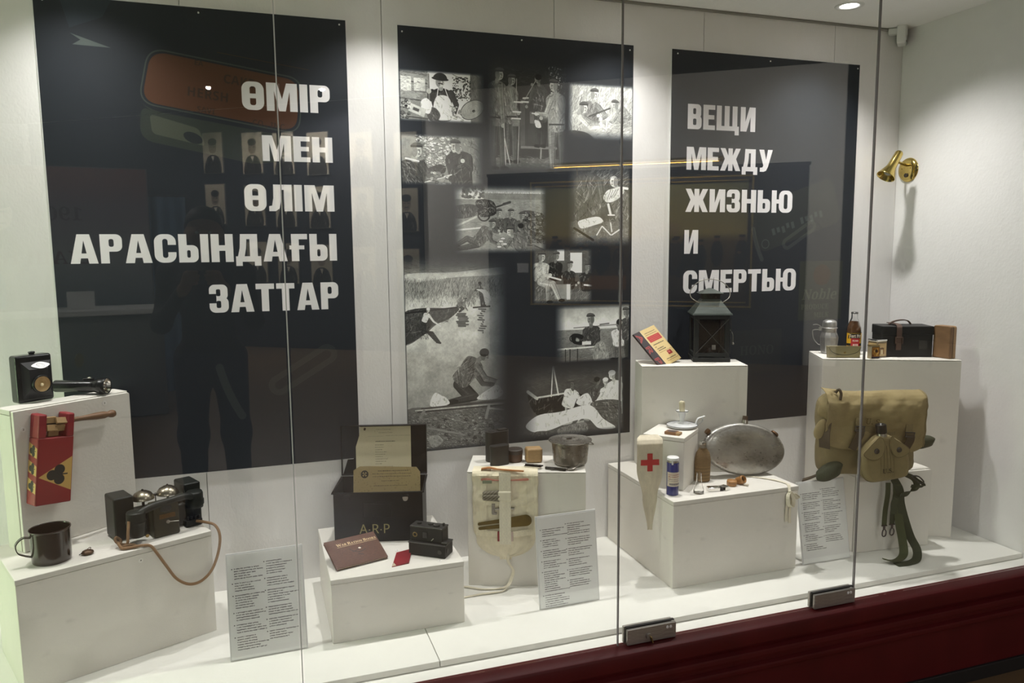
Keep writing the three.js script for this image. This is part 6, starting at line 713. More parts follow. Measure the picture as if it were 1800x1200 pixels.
{ // lantern
  const t = thing('square_lantern', 'old dark green square lantern with wire guards and handle', 'lantern', [-1.014, TOP_E, 0.112], -24), gm = mat('weathered green tin', [0.085, 0.1, 0.088], 0.5, { metalness: 0.35, map: rep(G.metal, 2, 2) }), dk = mat('dark lantern frame', [0.03, 0.031, 0.029], 0.5, { specularIntensity: 0.7, metalness: 0.3, map: rep(G.metal, 2, 2) }), w = 0.124, h = 0.172;
  t.scale.set(1.1, 1.06, 1.1);
  part(t, 'base', rbox(w + 0.006, 0.016, w + 0.006, 0.003), dk, [0, 0.0082, 0]); for (const sx of [-1, 1]) for (const sz of [-1, 1]) part(t, 'post', rbox(0.018, h - 0.014, 0.018, 0.003), dk, [sx * (w / 2 - 0.009), h / 2 + 0.007, sz * (w / 2 - 0.009)]);
  for (const y of [0.026, h - 0.008]) part(t, 'rail', merge([[0, w / 2 - 0.005, 0], [0, -w / 2 + 0.005, 0], [w / 2 - 0.005, 0, 1], [-w / 2 + 0.005, 0, 1]].map(([a, b, s]) => (s ? rbox(0.01, 0.014, w - 0.03, 0.002).translate(a, y, 0) : rbox(w - 0.03, 0.014, 0.01, 0.002).translate(0, y, b)))), dk);
  const pg = mat('lantern glass', [0.95, 0.95, 0.95], 0.03, { transmission: 1, thickness: 0, ior: 1.45 }), rg = mat('ruby glass', [0.4, 0.03, 0.04], 0.05, { transmission: 1, thickness: 0, ior: 1.45 }); for (const [x, z, r, m] of [[0, w / 2 - 0.006, 0, pg], [w / 2 - 0.006, 0, 1, pg], [-w / 2 + 0.006, 0, 1, rg]]) part(t, 'pane', r ? box(0.0015, h - 0.05, w - 0.034) : box(w - 0.034, h - 0.05, 0.0015), m, [x, h / 2 + 0.006, z], null, m === rg ? 'dark red glass' : undefined); part(t, 'back_plate', box(w - 0.034, h - 0.05, 0.002), dk, [0, h / 2 + 0.006, -w / 2 + 0.006]);
  const X = (f) => merge([rod(f(-0.057, 0.158), f(0.057, 0.03), 0.0013, 6), rod(f(0.057, 0.158), f(-0.057, 0.03), 0.0013, 6)]); part(t, 'wire_guard', X((a, y) => [a, y, w / 2 + 0.003]), K.iron); part(t, 'wire_guard', tube([[w / 2 + 0.003, 0.16, -0.05], [w / 2 + 0.012, 0.1, 0.01], [w / 2 + 0.003, 0.03, 0.055]], 0.0013, 24, 6), K.iron); part(t, 'wire_guard', tube([[w / 2 + 0.003, 0.16, 0.055], [w / 2 + 0.014, 0.09, 0.0], [w / 2 + 0.003, 0.03, -0.05]], 0.0013, 24, 6), K.iron);
  const fr = (a, b, y0, y1) => { const g = new THREE.CylinderGeometry(b * Math.SQRT2 / 2, a * Math.SQRT2 / 2, y1 - y0, 4, 1); g.rotateY(Math.PI / 4); g.translate(0, (y0 + y1) / 2, 0); return g.toNonIndexed(); }; const flat = (g) => { g.computeVertexNormals(); return g; };
  part(t, 'roof', flat(merge([fr(w + 0.014, w + 0.01, h, h + 0.006), fr(w + 0.006, 0.062, h + 0.006, h + 0.056)])), gm); part(t, 'vent_collar', merge([fr(0.06, 0.06, h + 0.05, h + 0.073), fr(0.068, 0.068, h + 0.073, h + 0.077)]), dk); part(t, 'cap', flat(fr(0.084, 0.01, h + 0.077, h + 0.095)), gm);
  for (const x of [-0.016, 0.0, 0.016]) part(t, 'vent_hole', at(cyl(0.003, 0.003, 0.002, 12), null, [Math.PI / 2, 0, 0]), M.black, [x, h + 0.063, 0.0302]);
  part(t, 'handle', tube([[-0.04, h + 0.042, 0.02], [-0.068, h + 0.062, 0.01], [-0.066, h + 0.092, 0], [-0.04, h + 0.118, 0], [0, h + 0.128, 0], [0.04, h + 0.118, 0], [0.066, h + 0.092, 0], [0.066, h + 0.062, 0.01], [0.04, h + 0.042, 0.02]], 0.0016, 60, 8), K.nickel);
  part(t, 'chain_hook', merge([tube([[w / 2 + 0.004, 0.12, 0], [w / 2 + 0.018, 0.1, 0.01], [w / 2 + 0.02, 0.066, 0.012]], 0.001, 20, 6), at(new THREE.SphereGeometry(0.0045, 10, 8), [w / 2 + 0.02, 0.062, 0.012])]), K.nickel); part(t, 'burner', lathe([[0.001, 0], [0.022, 0], [0.022, 0.008], [0.009, 0.014], [0.009, 0.028], [0.001, 0.028]], 24), K.iron, [0, 0.017, 0]); part(t, 'wick_holder', rbox(0.014, 0.018, 0.003, 0.002), mat('pale tag', [0.45, 0.42, 0.38], 0.6), [0.012, 0.05, 0.03]);
}
// ---------------------------------------------------------------- on the tall plinth (its axes: x along the front, z out of it)
const GX = -0.572, GZ = 0.242, GY = -27.5; const onG = (lx, lz) => onFace(GX, GZ, GY, lx, TOP_G, lz);
function puffy(w, h, d, r, n = [20, 20, 8], f = (p) => p) { return warp(new THREE.BoxGeometry(w, h, d, ...n), (x, y, z) => { const c = (v, m) => Math.max(-m, Math.min(m, v)), q = V(c(x, w / 2 - r), c(y, h / 2 - r), c(z, d / 2 - r)), e = V(x, y, z).sub(q); if (e.lengthSq() > 1e-12) e.setLength(Math.min(r, e.length() * 1.0 + 0) && r); return f([q.x + e.x, q.y + e.y, q.z + e.z]); }); }
{ // aluminium jug with hinged lid
  const al = mat('spun aluminium', [0.5, 0.495, 0.48], 0.36, { metalness: 0.85, map: rep(G.metal, 1, 1) }); const t = thing('aluminium_jug', 'faceted aluminium jug with a domed lid and wire handle', 'jug', onG(0.062, -0.165), GY - 4);
  const body = new THREE.LatheGeometry([[0.001, 0], [0.028, 0], [0.031, 0.004], [0.037, 0.066], [0.037, 0.07], [0.03, 0.087], [0.028, 0.09]].map(([x, y]) => new THREE.Vector2(x, y)), 10); part(t, 'body', toCreasedNormals(body, 0.4), al); part(t, 'collar', lathe([[0.028, 0.088], [0.0275, 0.104], [0.0315, 0.106], [0.0315, 0.109], [0.028, 0.11]], 48), al);
  part(t, 'lid', lathe([[0.0275, 0.11], [0.0285, 0.112], [0.028, 0.128], [0.0255, 0.136], [0.016, 0.141], [0.001, 0.142]], 48), al); part(t, 'thumb_lever', band([[-0.024, 0.106, 0], [-0.038, 0.116, 0], [-0.05, 0.121, 0], [-0.064, 0.119, 0]], 0.012, 0.0025, [0, 0, 1], 24), al); part(t, 'hinge', rbox(0.012, 0.018, 0.012, 0.003), al, [-0.036, 0.104, 0]); part(t, 'handle', tube([[-0.036, 0.1, 0], [-0.06, 0.098, 0], [-0.066, 0.09, 0], [-0.06, 0.06, 0], [-0.044, 0.04, 0], [-0.034, 0.036, 0]], 0.0021, 40, 8), al);
}
{ // beer bottle
  const t = thing('beer_bottle', 'brown filled glass bottle with a red and yellow beer label', 'bottle', onG(0.155, -0.15), GY);
  part(t, 'glass', lathe([[0.001, 0.001], [0.026, 0.001], [0.0285, 0.004], [0.029, 0.01], [0.029, 0.095], [0.027, 0.112], [0.018, 0.137], [0.0125, 0.15], [0.0115, 0.17], [0.0105, 0.17], [0.0112, 0.15], [0.0165, 0.137], [0.0255, 0.112], [0.0275, 0.095], [0.0275, 0.01], [0.0265, 0.005], [0.001, 0.004]], 48), mats['clear glass']);
  part(t, 'beer', lathe([[0.001, 0.0045], [0.0262, 0.0055], [0.0272, 0.01], [0.0272, 0.095], [0.0252, 0.112], [0.0162, 0.137], [0.001, 0.1372]], 48), mat('brown beer', [0.2, 0.075, 0.015], 0.2, { transmission: 0.25, thickness: 0.0, roughness: 0.3 }), null, null, 'amber brown liquid'); part(t, 'crown_cap', lathe([[0.0135, 0.168], [0.014, 0.17], [0.0125, 0.175], [0.001, 0.176]], 28), K.iron);
  const art = canvas(512, 300, (g, W, H) => { g.fillStyle = '#d9a91c'; g.fillRect(0, 0, W, H); g.fillStyle = '#15110f'; g.fillRect(0, 0, W, 12); g.fillRect(0, H * 0.66, W, 46); g.fillRect(W * 0.2, 18, W * 0.6, 90); g.fillStyle = '#b3202a'; g.fillRect(W * 0.27, 104, W * 0.46, H - 104); g.fillStyle = '#f3ece0'; g.textAlign = 'center'; g.font = 'bold 82px serif'; g.save(); g.translate(W / 2, 92); g.scale(0.92, 1); g.fillText('Fort Pitt', 0, 0); g.restore(); g.font = 'bold 44px sans-serif'; g.save(); g.translate(W / 2, 164); g.scale(0.85, 1); g.fillText('PILSNER', 0, 0); g.restore(); g.font = 'bold 56px sans-serif'; g.fillText('BEER', W / 2, 246); g.fillStyle = '#15110f'; g.beginPath(); g.ellipse(W * 0.14, 80, 18, 40, 0.2, 0, 7); g.fill(); });
  print(t, 'label', 0, 0, art, [0, 0.058, 0], null, { geo: new THREE.CylinderGeometry(0.0293, 0.0293, 0.068, 40, 1, true, -1.35, 2.7), rough: 0.5, label: 'yellow, black and red paper label' });
}
{ // khaki flap case
  const kh = mat('khaki canvas', [0.3, 0.255, 0.13], 0.8, { map: rep(G.cloth, 1, 1), bumpMap: rep(G.weave, 5, 2), bumpScale: 0.0004 }); const t = thing('khaki_case', 'small khaki flap case with a press stud', 'pouch', onG(0.088, -0.04), GY + 7);
  part(t, 'body', ext(shape([[-0.062, 0], [0.062, 0], [0.062, 0.044], [-0.066, 0.046]]), 0.026, 0.003), kh, [0, 0.001, -0.013]); part(t, 'flap', ext(smoothShape([[-0.066, 0.046], [-0.05, 0.024], [0, 0.012], [0.05, 0.024], [0.062, 0.044], [0.03, 0.0475], [-0.03, 0.0475]]), 0.002, 0.0006), kh, [0, 0.001, 0.0136]); part(t, 'flap_edge', tube([[-0.064, 0.042, 0], [-0.05, 0.024, 0], [-0.026, 0.015, 0], [0, 0.012, 0], [0.026, 0.015, 0], [0.05, 0.024, 0], [0.061, 0.04, 0]], 0.0009, 40, 6), mat('dark binding', [0.04, 0.035, 0.02], 0.8), [0, 0.0005, 0.0152]); part(t, 'stud', at(lathe([[0.001, 0.002], [0.004, 0.0015], [0.0045, 0]], 20), null, [Math.PI / 2, 0, 0]), K.brass, [0, 0.022, 0.0156]);
}
{ // two printed tins
  const tinArt = (bg, f) => canvas(256, 256, (g, W, H) => { g.fillStyle = bg; g.fillRect(0, 0, W, H); f(g, W, H); }); const paint = (c) => new THREE.MeshPhysicalMaterial({ map: tex(c), roughness: 0.3, clearcoat: 0.4 });
  const a = tinArt('#bfa271', (g, W, H) => { g.strokeStyle = '#3b2a1c'; g.lineWidth = 10; g.strokeRect(8, 8, W - 16, H - 16); g.fillStyle = '#8a6230'; g.beginPath(); g.moveTo(60, 210); g.lineTo(70, 120); g.quadraticCurveTo(128, 60, 186, 120); g.lineTo(196, 210); g.fill(); g.fillStyle = '#d8c79c'; g.fillRect(96, 130, 64, 80); g.fillStyle = '#4d3220'; g.fillRect(70, 100, 116, 12); }), b = tinArt('#a8752a', (g, W, H) => { g.strokeStyle = '#23171d'; g.lineWidth = 12; g.strokeRect(6, 6, W - 12, H - 12); for (let k = 0; k < 14; k++) { g.fillStyle = ['#5a1f1a', '#d8b060', '#35251f', '#7c4018'][k % 4]; g.beginPath(); g.arc(R(40, 216), R(50, 200), R(14, 34), 0, 7); g.fill(); } g.fillStyle = '#231a3a'; g.fillRect(0, 220, W, 36); });
  let t = thing('square_tin', 'square printed tin with a pale picture and silver lid', 'tin', onG(0.226, -0.075), GY + 26); part(t, 'body', rbox(0.05, 0.066, 0.05, 0.004), mat('tin edge', [0.5, 0.42, 0.3], 0.35, { metalness: 0.5 }), [0, 0.033, 0]); part(t, 'picture', new THREE.PlaneGeometry(0.046, 0.058), paint(a), [0, 0.032, 0.0254]); part(t, 'picture', new THREE.PlaneGeometry(0.046, 0.058), mats.tinA ?? paint(a), [-0.0254, 0.032, 0], [0, -Math.PI / 2, 0]); part(t, 'lid', rbox(0.052, 0.008, 0.052, 0.003), K.chrome, [0, 0.069, 0]);
  t = thing('small_tin', 'small colourful printed tin in front of a larger tin', 'tin', onG(0.197, -0.024), GY + 20); part(t, 'body', rbox(0.038, 0.05, 0.026, 0.003), mats['tin edge'], [0, 0.0255, 0]); part(t, 'picture', new THREE.PlaneGeometry(0.035, 0.046), paint(b), [0, 0.0255, 0.0134]); part(t, 'lid', rbox(0.039, 0.004, 0.027, 0.0015), K.brass, [0, 0.0525, 0]);
}
{ // black leather case with strap
  const lea = mat('black hide', [0.024, 0.023, 0.022], 0.48, { specularIntensity: 0.5, map: rep(G.leather, 2, 2), bumpMap: rep(G.leather, 3, 3), bumpScale: 0.0006 }), st = mat('dark brown strap', [0.1, 0.055, 0.038], 0.5, { map: rep(G.leather, 1, 4) }); const t = thing('leather_case', 'black leather box case closed with a brown buckled strap', 'case', onG(0.335, -0.128), GY + 3), w = 0.196, h = 0.124, d = 0.108;
  part(t, 'body', rbox(w, h * 0.76, d, 0.003, 2), lea, [0, h * 0.38, 0]); part(t, 'lid', rbox(w + 0.004, h * 0.27, d + 0.004, 0.004, 2), lea, [0, h * 0.87, 0]); part(t, 'seam', rbox(w + 0.0045, 0.002, d + 0.0045, 0.0006, 1), M.black, [0, h * 0.735, 0]);
  part(t, 'strap', band([[-0.034, h + 0.006, -0.05], [-0.034, h + 0.0075, -0.01], [-0.034, h + 0.006, 0.045], [-0.034, h - 0.006, d / 2 + 0.0048], [-0.034, h - 0.05, d / 2 + 0.005], [-0.034, h - 0.095, d / 2 + 0.0032]], 0.02, 0.0028, [1, 0, 0], 50), st); part(t, 'buckle', merge([rbox(0.028, 0.004, 0.004, 0.001).translate(0, 0.012, 0), rbox(0.028, 0.004, 0.004, 0.001).translate(0, -0.012, 0), rbox(0.004, 0.028, 0.004, 0.001).translate(0.013, 0, 0), rbox(0.004, 0.028, 0.004, 0.001).translate(-0.013, 0, 0)]), st, [-0.034, h * 0.55, d / 2 + 0.007]);
  part(t, 'carrying_handle', band([[-0.05, h + 0.002, -0.012], [-0.03, h + 0.014, -0.012], [0.0, h + 0.02, -0.012], [0.024, h + 0.016, -0.012], [0.036, h + 0.003, -0.012]], 0.014, 0.004, [0, 0, 1], 40), st); part(t, 'faded_label', box(0.03, 0.034, 0.0006), mat('rubbed label', [0.045, 0.042, 0.038], 0.7, { map: rep(G.metal, 2, 2) }), [0.062, 0.05, d / 2 + 0.0003]);
}
{ // brown case standing like a book
  const br = mat('brown pressed board', [0.24, 0.13, 0.06], 0.55, { map: rep(G.leather, 1, 2) }), ed = mat('pale board edge', [0.38, 0.23, 0.11], 0.6, { map: rep(G.wood, 1, 1) }); const t = thing('brown_wooden_case', 'upright tan wooden case with rounded top', 'case', onG(0.474, -0.068), GY + 34);
  const s = new THREE.Shape(); s.moveTo(-0.036, 0); s.lineTo(0.036, 0); s.lineTo(0.036, 0.118); s.quadraticCurveTo(0.036, 0.128, 0.026, 0.128); s.lineTo(-0.026, 0.128); s.quadraticCurveTo(-0.036, 0.128, -0.036, 0.118); s.closePath();
  const turn = [0, -Math.PI / 2, 0]; part(t, 'half_shell', ext(s, 0.019, 0.003), br, [0.0, 0.001, 0], turn); part(t, 'half_shell', ext(s, 0.019, 0.003), ed, [0.0205, 0.001, 0], turn); part(t, 'seam', ext(s, 0.003), mat('dark seam', [0.06, 0.03, 0.015], 0.7), [0.002, 0.0012, 0], turn).scale.set(0.98, 0.99, 1);
}
// ---------------------------------------------------------------- backpack, canteen and straps on the small right plinth
const can = mat('faded olive canvas', [0.32, 0.25, 0.115], 0.85, { map: rep(G.cloth, 1, 1), bumpMap: rep(G.weave, 10, 10), bumpScale: 0.0005 }), canD = mat('olive canvas', [0.235, 0.185, 0.085], 0.85, { map: rep(G.cloth, 1, 1), bumpMap: rep(G.weave, 10, 10), bumpScale: 0.0005 }), web = mat('dark green webbing', [0.05, 0.058, 0.028], 0.8, { map: rep(G.weave, 1, 4) }), webB = mat('brown webbing', [0.065, 0.045, 0.022], 0.75, { map: rep(G.weave, 1, 4) });
{
  const t = thing('canvas_backpack', 'olive canvas army backpack with buckled flap', 'backpack', [-0.602, TOP_H, 0.515], -15); const X = 0.028;
  part(t, 'bag', puffy(0.372, 0.31, 0.115, 0.05, [30, 26, 10], ([x, y, z]) => { const n = 0.006 * noise(x * 14, y * 14, z * 14) + 0.003 * noise(x * 36, y * 36, z * 36); const sag = y < -0.05 ? 0.1 * (y + 0.05) : 0; return [x * (1 + (y < 0 ? -0.02 : 0)) + n, y + n * 0.6 - 0.02 * Math.abs(x) * (y < 0 ? -1.2 : 0.5), z * (1 - 0.9 * sag) + (z > 0 ? n : 0)]; }), canD, [X, 0.157, -0.058]);
  const flapF = (u, v) => { const x = (u - 0.5) * 0.378, e = 1 - Math.pow(Math.abs(u - 0.5) * 2, 8) * 0.12, s = v * 0.23 * e; let y, z; const c0 = 0.06; if (s < c0) { const a = (s / c0) * Math.PI / 2; y = 0.288 + 0.034 * Math.sin(a + Math.PI / 2); z = -0.03 + 0.046 * Math.sin(a); } else { y = 0.288 - (s - c0); z = 0.016 + 0.006 * Math.sin(s * 20); } return [X + x, y - 0.03 * Math.max(0, u - 0.1) * v + (u < 0.25 ? (0.25 - u) * 0.06 * (1 - v) : 0), z + 0.008 * noise(u * 6 + v * 2, v * 5, 3) + 0.0045 * noise(u * 15, v * 13 + u * 4, 8)]; };
  part(t, 'flap', sheet((u, v) => flapF(u, 1 - v), 40, 34, 0.0025), can);
  part(t, 'flap_binding', band([...Array(16)].map((_, k) => { const p = flapF(0.995, k / 15); p[2] += 0.001; return p; }), 0.006, 0.004, [1, 0, 0.2], 60), canD);
  print(t, 'stencil', 0.1, 0.035, canvas(400, 140, (g, W, H) => { g.clearRect(0, 0, W, H); g.fillStyle = '#5d4e26'; g.font = 'bold 118px serif'; g.fillText('U. S.', 40, 112); }), [0.02, 0.218, 0.0285], [0, 0, -0.12], { cut: true, rough: 0.9, label: 'faded U.S. stencil' });
  // bunched corner on the left
  part(t, 'bunched_corner', warp(new THREE.SphereGeometry(0.05, 28, 20), (x, y, z) => { const n = 0.009 * noise(x * 50, y * 50, z * 50); const k = y > 0 ? 1 - y * 7 : 1; return [x * 0.86 * Math.max(0.35, k) + n, y * 1.15 + n, z * 0.8 * Math.max(0.4, k) + n]; }), can, [-0.135, 0.275, -0.012]);
  part(t, 'cord_end', tube([[-0.125, 0.325, 0.006], [-0.116, 0.338, 0.012], [-0.11, 0.322, 0.018], [-0.114, 0.3, 0.02]], 0.005, 20, 8), webB);
  part(t, 'side_tab', warp(new THREE.SphereGeometry(0.03, 20, 14), (x, y, z) => [x * 0.75, y * 1.3, z * 0.4]), can, [-0.172, 0.19, 0.0], [0, 0, -0.4]);
  part(t, 'side_strap', band([[-0.152, 0.22, 0.0], [-0.163, 0.17, 0.012], [-0.158, 0.12, 0.006]], 0.04, 0.003, [[0.6, 0, 0.8], [0.6, 0, 0.8]], 20), webB);
  for (const [x, y] of [[-0.042, 0.205], [0.148, 0.178]]) { const k = part(t, 'flap_strap', rbox(0.026, 0.034, 0.004, 0.001), canD, [x, y + 0.012, 0.0265], [-0.1, 0, -0.08]); part(k, 'buckle', merge([rbox(0.038, 0.005, 0.006, 0.0015).translate(0, -0.008, 0), rbox(0.038, 0.005, 0.006, 0.0015).translate(0, 0.008, 0), rbox(0.004, 0.018, 0.005, 0.0015).translate(-0.016, 0.001, 0), rbox(0.004, 0.018, 0.005, 0.0015).translate(0.016, 0.001, 0)]), K.iron, [0.002, -0.022, 0.004]); part(k, 'strap_end', band([[0.002, -0.02, 0.003], [0.004, -0.04, 0.005], [-0.008, -0.075, -0.002], [-0.018, -0.1, -0.004]], 0.028, 0.003, [1, 0, 0.1], 24), webB); }
  part(t, 'front_band', band([[-0.03, 0.19, 0.016], [0.02, 0.186, 0.02], [0.06, 0.18, 0.02], [0.1, 0.178, 0.018]], 0.024, 0.003, [0, 1, 0], 24), canD);
  part(t, 'shoulder_pad', warp(new THREE.SphereGeometry(0.05, 28, 18), (x, y, z) => [x * 1.05 + 0.004 * noise(x * 60, y * 60), y * 0.5 + 0.12 * x, z * 0.5]), web, [0.235, 0.122, -0.035]); part(t, 'shoulder_pad', warp(new THREE.SphereGeometry(0.05, 28, 18), (x, y, z) => [x * 1.0 + 0.004 * noise(x * 60, y * 60), y * 0.66 + 0.35 * x, z * 0.55]), web, [-0.135, 0.03, 0.002]);
  part(t, 'pad_strap', band([[-0.16, 0.02, -0.01], [-0.185, 0.0, -0.03], [-0.205, -0.02, -0.06]], 0.012, 0.004, [0, 0, 1], 16), webB);
  part(t, 'bottom_strap', band([[0.12, 0.02, -0.01], [0.16, 0.01, 0.01], [0.185, -0.005, 0.018], [0.19, -0.03, 0.022], [0.16, -0.055, 0.022], [0.125, -0.065, 0.022], [0.108, -0.09, 0.024], [0.104, -0.13, 0.03]], 0.022, 0.003, [[0, 0.3, 1], [0.4, 0.6, 0.6], [0.8, 0.2, 0.6], [0.3, 0.9, 0.3], [0.9, 0.3, 0.3], [1, 0, 0.1]], 60), web);
  part(t, 'bottom_buckle', tube([[0.17, 0.01, 0.02], [0.195, 0.008, 0.024], [0.215, -0.012, 0.026], [0.2, -0.016, 0.026], [0.17, 0.01, 0.02]], 0.0028, 40, 8), K.iron); part(t, 'bottom_strap', band([[0.185, 0.0, 0.02], [0.215, -0.022, 0.024], [0.21, -0.03, 0.024], [0.17, -0.028, 0.022]], 0.014, 0.003, [[0.3, 0.4, 0.8], [0.2, 0.8, 0.4]], 30), web);
}
{ // hanging carrying straps with clips
  const t = thing('carrying_strap', 'long dark green webbing strap looping down to the floor', 'strap', [-0.593, 0, 0.478], -5.3);
  part(t, 'strap', band([[0.132, 0.29, 0.03], [0.146, 0.25, 0.046], [0.15, 0.2, 0.05], [0.166, 0.14, 0.055], [0.192, 0.07, 0.06], [0.197, 0.03, 0.09], [0.17, 0.0065, 0.12], [0.12, 0.003, 0.135], [0.07, 0.003, 0.135]], 0.03, 0.003, [[1, 0, 0.1], [1, 0, 0.25], [1, 0.1, 0.5], [0.8, 0.1, 0.7], [0.7, 0, 0.8], [0.5, 0, 1]], 90), web);
  part(t, 'strap', band([[0.138, 0.27, 0.04], [0.14, 0.2, 0.046], [0.15, 0.12, 0.05], [0.158, 0.06, 0.06], [0.14, 0.02, 0.09], [0.1, 0.0075, 0.11], [0.06, 0.011, 0.115], [0.04, 0.018, 0.11]], 0.03, 0.003, [[1, 0, 0.2], [1, 0, 0.3], [0.9, 0, 0.5], [0.6, 0.2, 0.9], [0.2, 0.1, 1]], 80), mat('green webbing', [0.075, 0.085, 0.035], 0.8, { map: rep(G.weave, 1, 4) }));
  for (const [x, l, m] of [[0.096, 0.1, mats['green webbing']], [0.13, 0.102, web]]) { part(t, 'short_strap', band([[x + 0.008, 0.278, 0.034], [x + 0.004, 0.235, 0.04], [x, 0.17, 0.036], [x, l + 0.012, 0.034]], 0.019, 0.003, [1, 0, 0.1], 40), m); const c = part(t, 'snap_clip', merge([rbox(0.024, 0.005, 0.006, 0.0018).translate(0, 0.004, 0), rod([0, 0.004, 0], [0, -0.01, 0], 0.0045, 10), tube([[0, -0.008, 0], [0.008, -0.018, 0.001], [0.0075, -0.033, 0.001], [0, -0.038, 0.001], [-0.0075, -0.033, 0.001], [-0.007, -0.018, 0.001], [0, -0.008, 0]], 0.0022, 40, 8)]), mat('dark clip metal', [0.1, 0.085, 0.085], 0.35, { metalness: 1 }), [x, l + 0.008, 0.035]); }
}
{ // canteen in its cover
  const t = thing('water_canteen', 'army canteen in a khaki cover with black cap', 'canteen', [-0.632, 0.309, 0.554], -12); t.rotation.order = 'YXZ'; t.rotation.z = rad(7); const S = [[0.0, -0.006], [0.07, -0.002], [0.092, 0.03], [0.088, 0.09], [0.07, 0.125], [0.03, 0.158], [0.01, 0.165], [-0.012, 0.165], [-0.035, 0.155], [-0.075, 0.12], [-0.09, 0.08], [-0.088, 0.03], [-0.06, 0.0]].map(([x, y]) => [x + 0.07, y]); const cv = mat('khaki cover', [0.27, 0.215, 0.1], 0.85, { map: rep(G.cloth, 2, 2), bumpMap: rep(G.weave, 30, 30), bumpScale: 0.0006 });
  part(t, 'cover', warp(ext(smoothShape(S), 0.05, 0.018, 6), (x, y, z) => [x, y, z + (z > 0.025 ? 0.003 * noise(x * 40, y * 40) : 0)]), cv, [0, 0, -0.02]);
  for (let k = 0; k < 5; k++) part(t, 'seam_rib', tube([[0.052 + k * 0.0105, 0.128, 0.03], [0.046 + k * 0.0125, 0.06, 0.0335], [0.042 + k * 0.0138, 0.008, 0.0285]], 0.0012, 24, 6), cv);
  const flap = (pts) => ext(smoothShape(pts), 0.006, 0.002, 3), LF = [[-0.02, 0.112], [0.0, 0.132], [0.026, 0.152], [0.046, 0.166], [0.06, 0.152], [0.062, 0.12], [0.05, 0.096], [0.026, 0.086], [0.0, 0.092]], RF = [[0.092, 0.16], [0.108, 0.146], [0.14, 0.122], [0.158, 0.102], [0.15, 0.088], [0.118, 0.08], [0.096, 0.092], [0.086, 0.124]];
  const fl = part(t, 'cover_flap', flap(LF), cv, [0, 0, 0.0295]), fr2 = part(t, 'cover_flap', flap(RF), cv, [0, 0, 0.0285]); const edge = mat('worn flap edge', [0.16, 0.125, 0.055], 0.85);
  for (const [f, P] of [[fl, LF], [fr2, RF]]) part(f, 'flap_binding', tube(P.map(([x, y]) => [x * 0.98 + 0.0008, y, 0.005]), 0.0016, 80, 6, true), edge);
  part(t, 'cover_seam', tube([[-0.02, 0.1, 0.012], [-0.018, 0.03, 0.014], [0.01, 0.0, 0.014], [0.07, -0.004, 0.014], [0.13, 0.0, 0.014], [0.158, 0.035, 0.014], [0.155, 0.09, 0.012]], 0.0018, 60, 6), edge);
  for (const [f, x, y] of [[fl, 0.03, 0.117], [fr2, 0.116, 0.108]]) part(f, 'snap', at(lathe([[0.001, 0.004], [0.005, 0.0042], [0.0095, 0.0025], [0.01, 0]], 24), null, [Math.PI / 2, 0, 0]), K.iron, [x, y, 0.006]);
  part(t, 'neck', cyl(0.016, 0.018, 0.014, 32), K.nickel, [0.07, 0.166, 0.006]); part(t, 'cap', lathe([[0.001, 0.03], [0.008, 0.0295], [0.009, 0.033], [0.0155, 0.033], [0.0185, 0.03], [0.019, 0.004], [0.0175, 0]], 36), K.bakelite, [0.07, 0.171, 0.006]);
  print(t, 'stencil', 0.06, 0.028, canvas(240, 110, (g, W, H) => { g.clearRect(0, 0, W, H); g.fillStyle = '#37301a'; g.font = 'bold 88px serif'; g.fillText('U.S.', 30, 86); }), [0.072, 0.036, 0.0325], [0, 0, -0.05], { cut: true, rough: 0.9, label: 'dark U.S. stencil' });
}
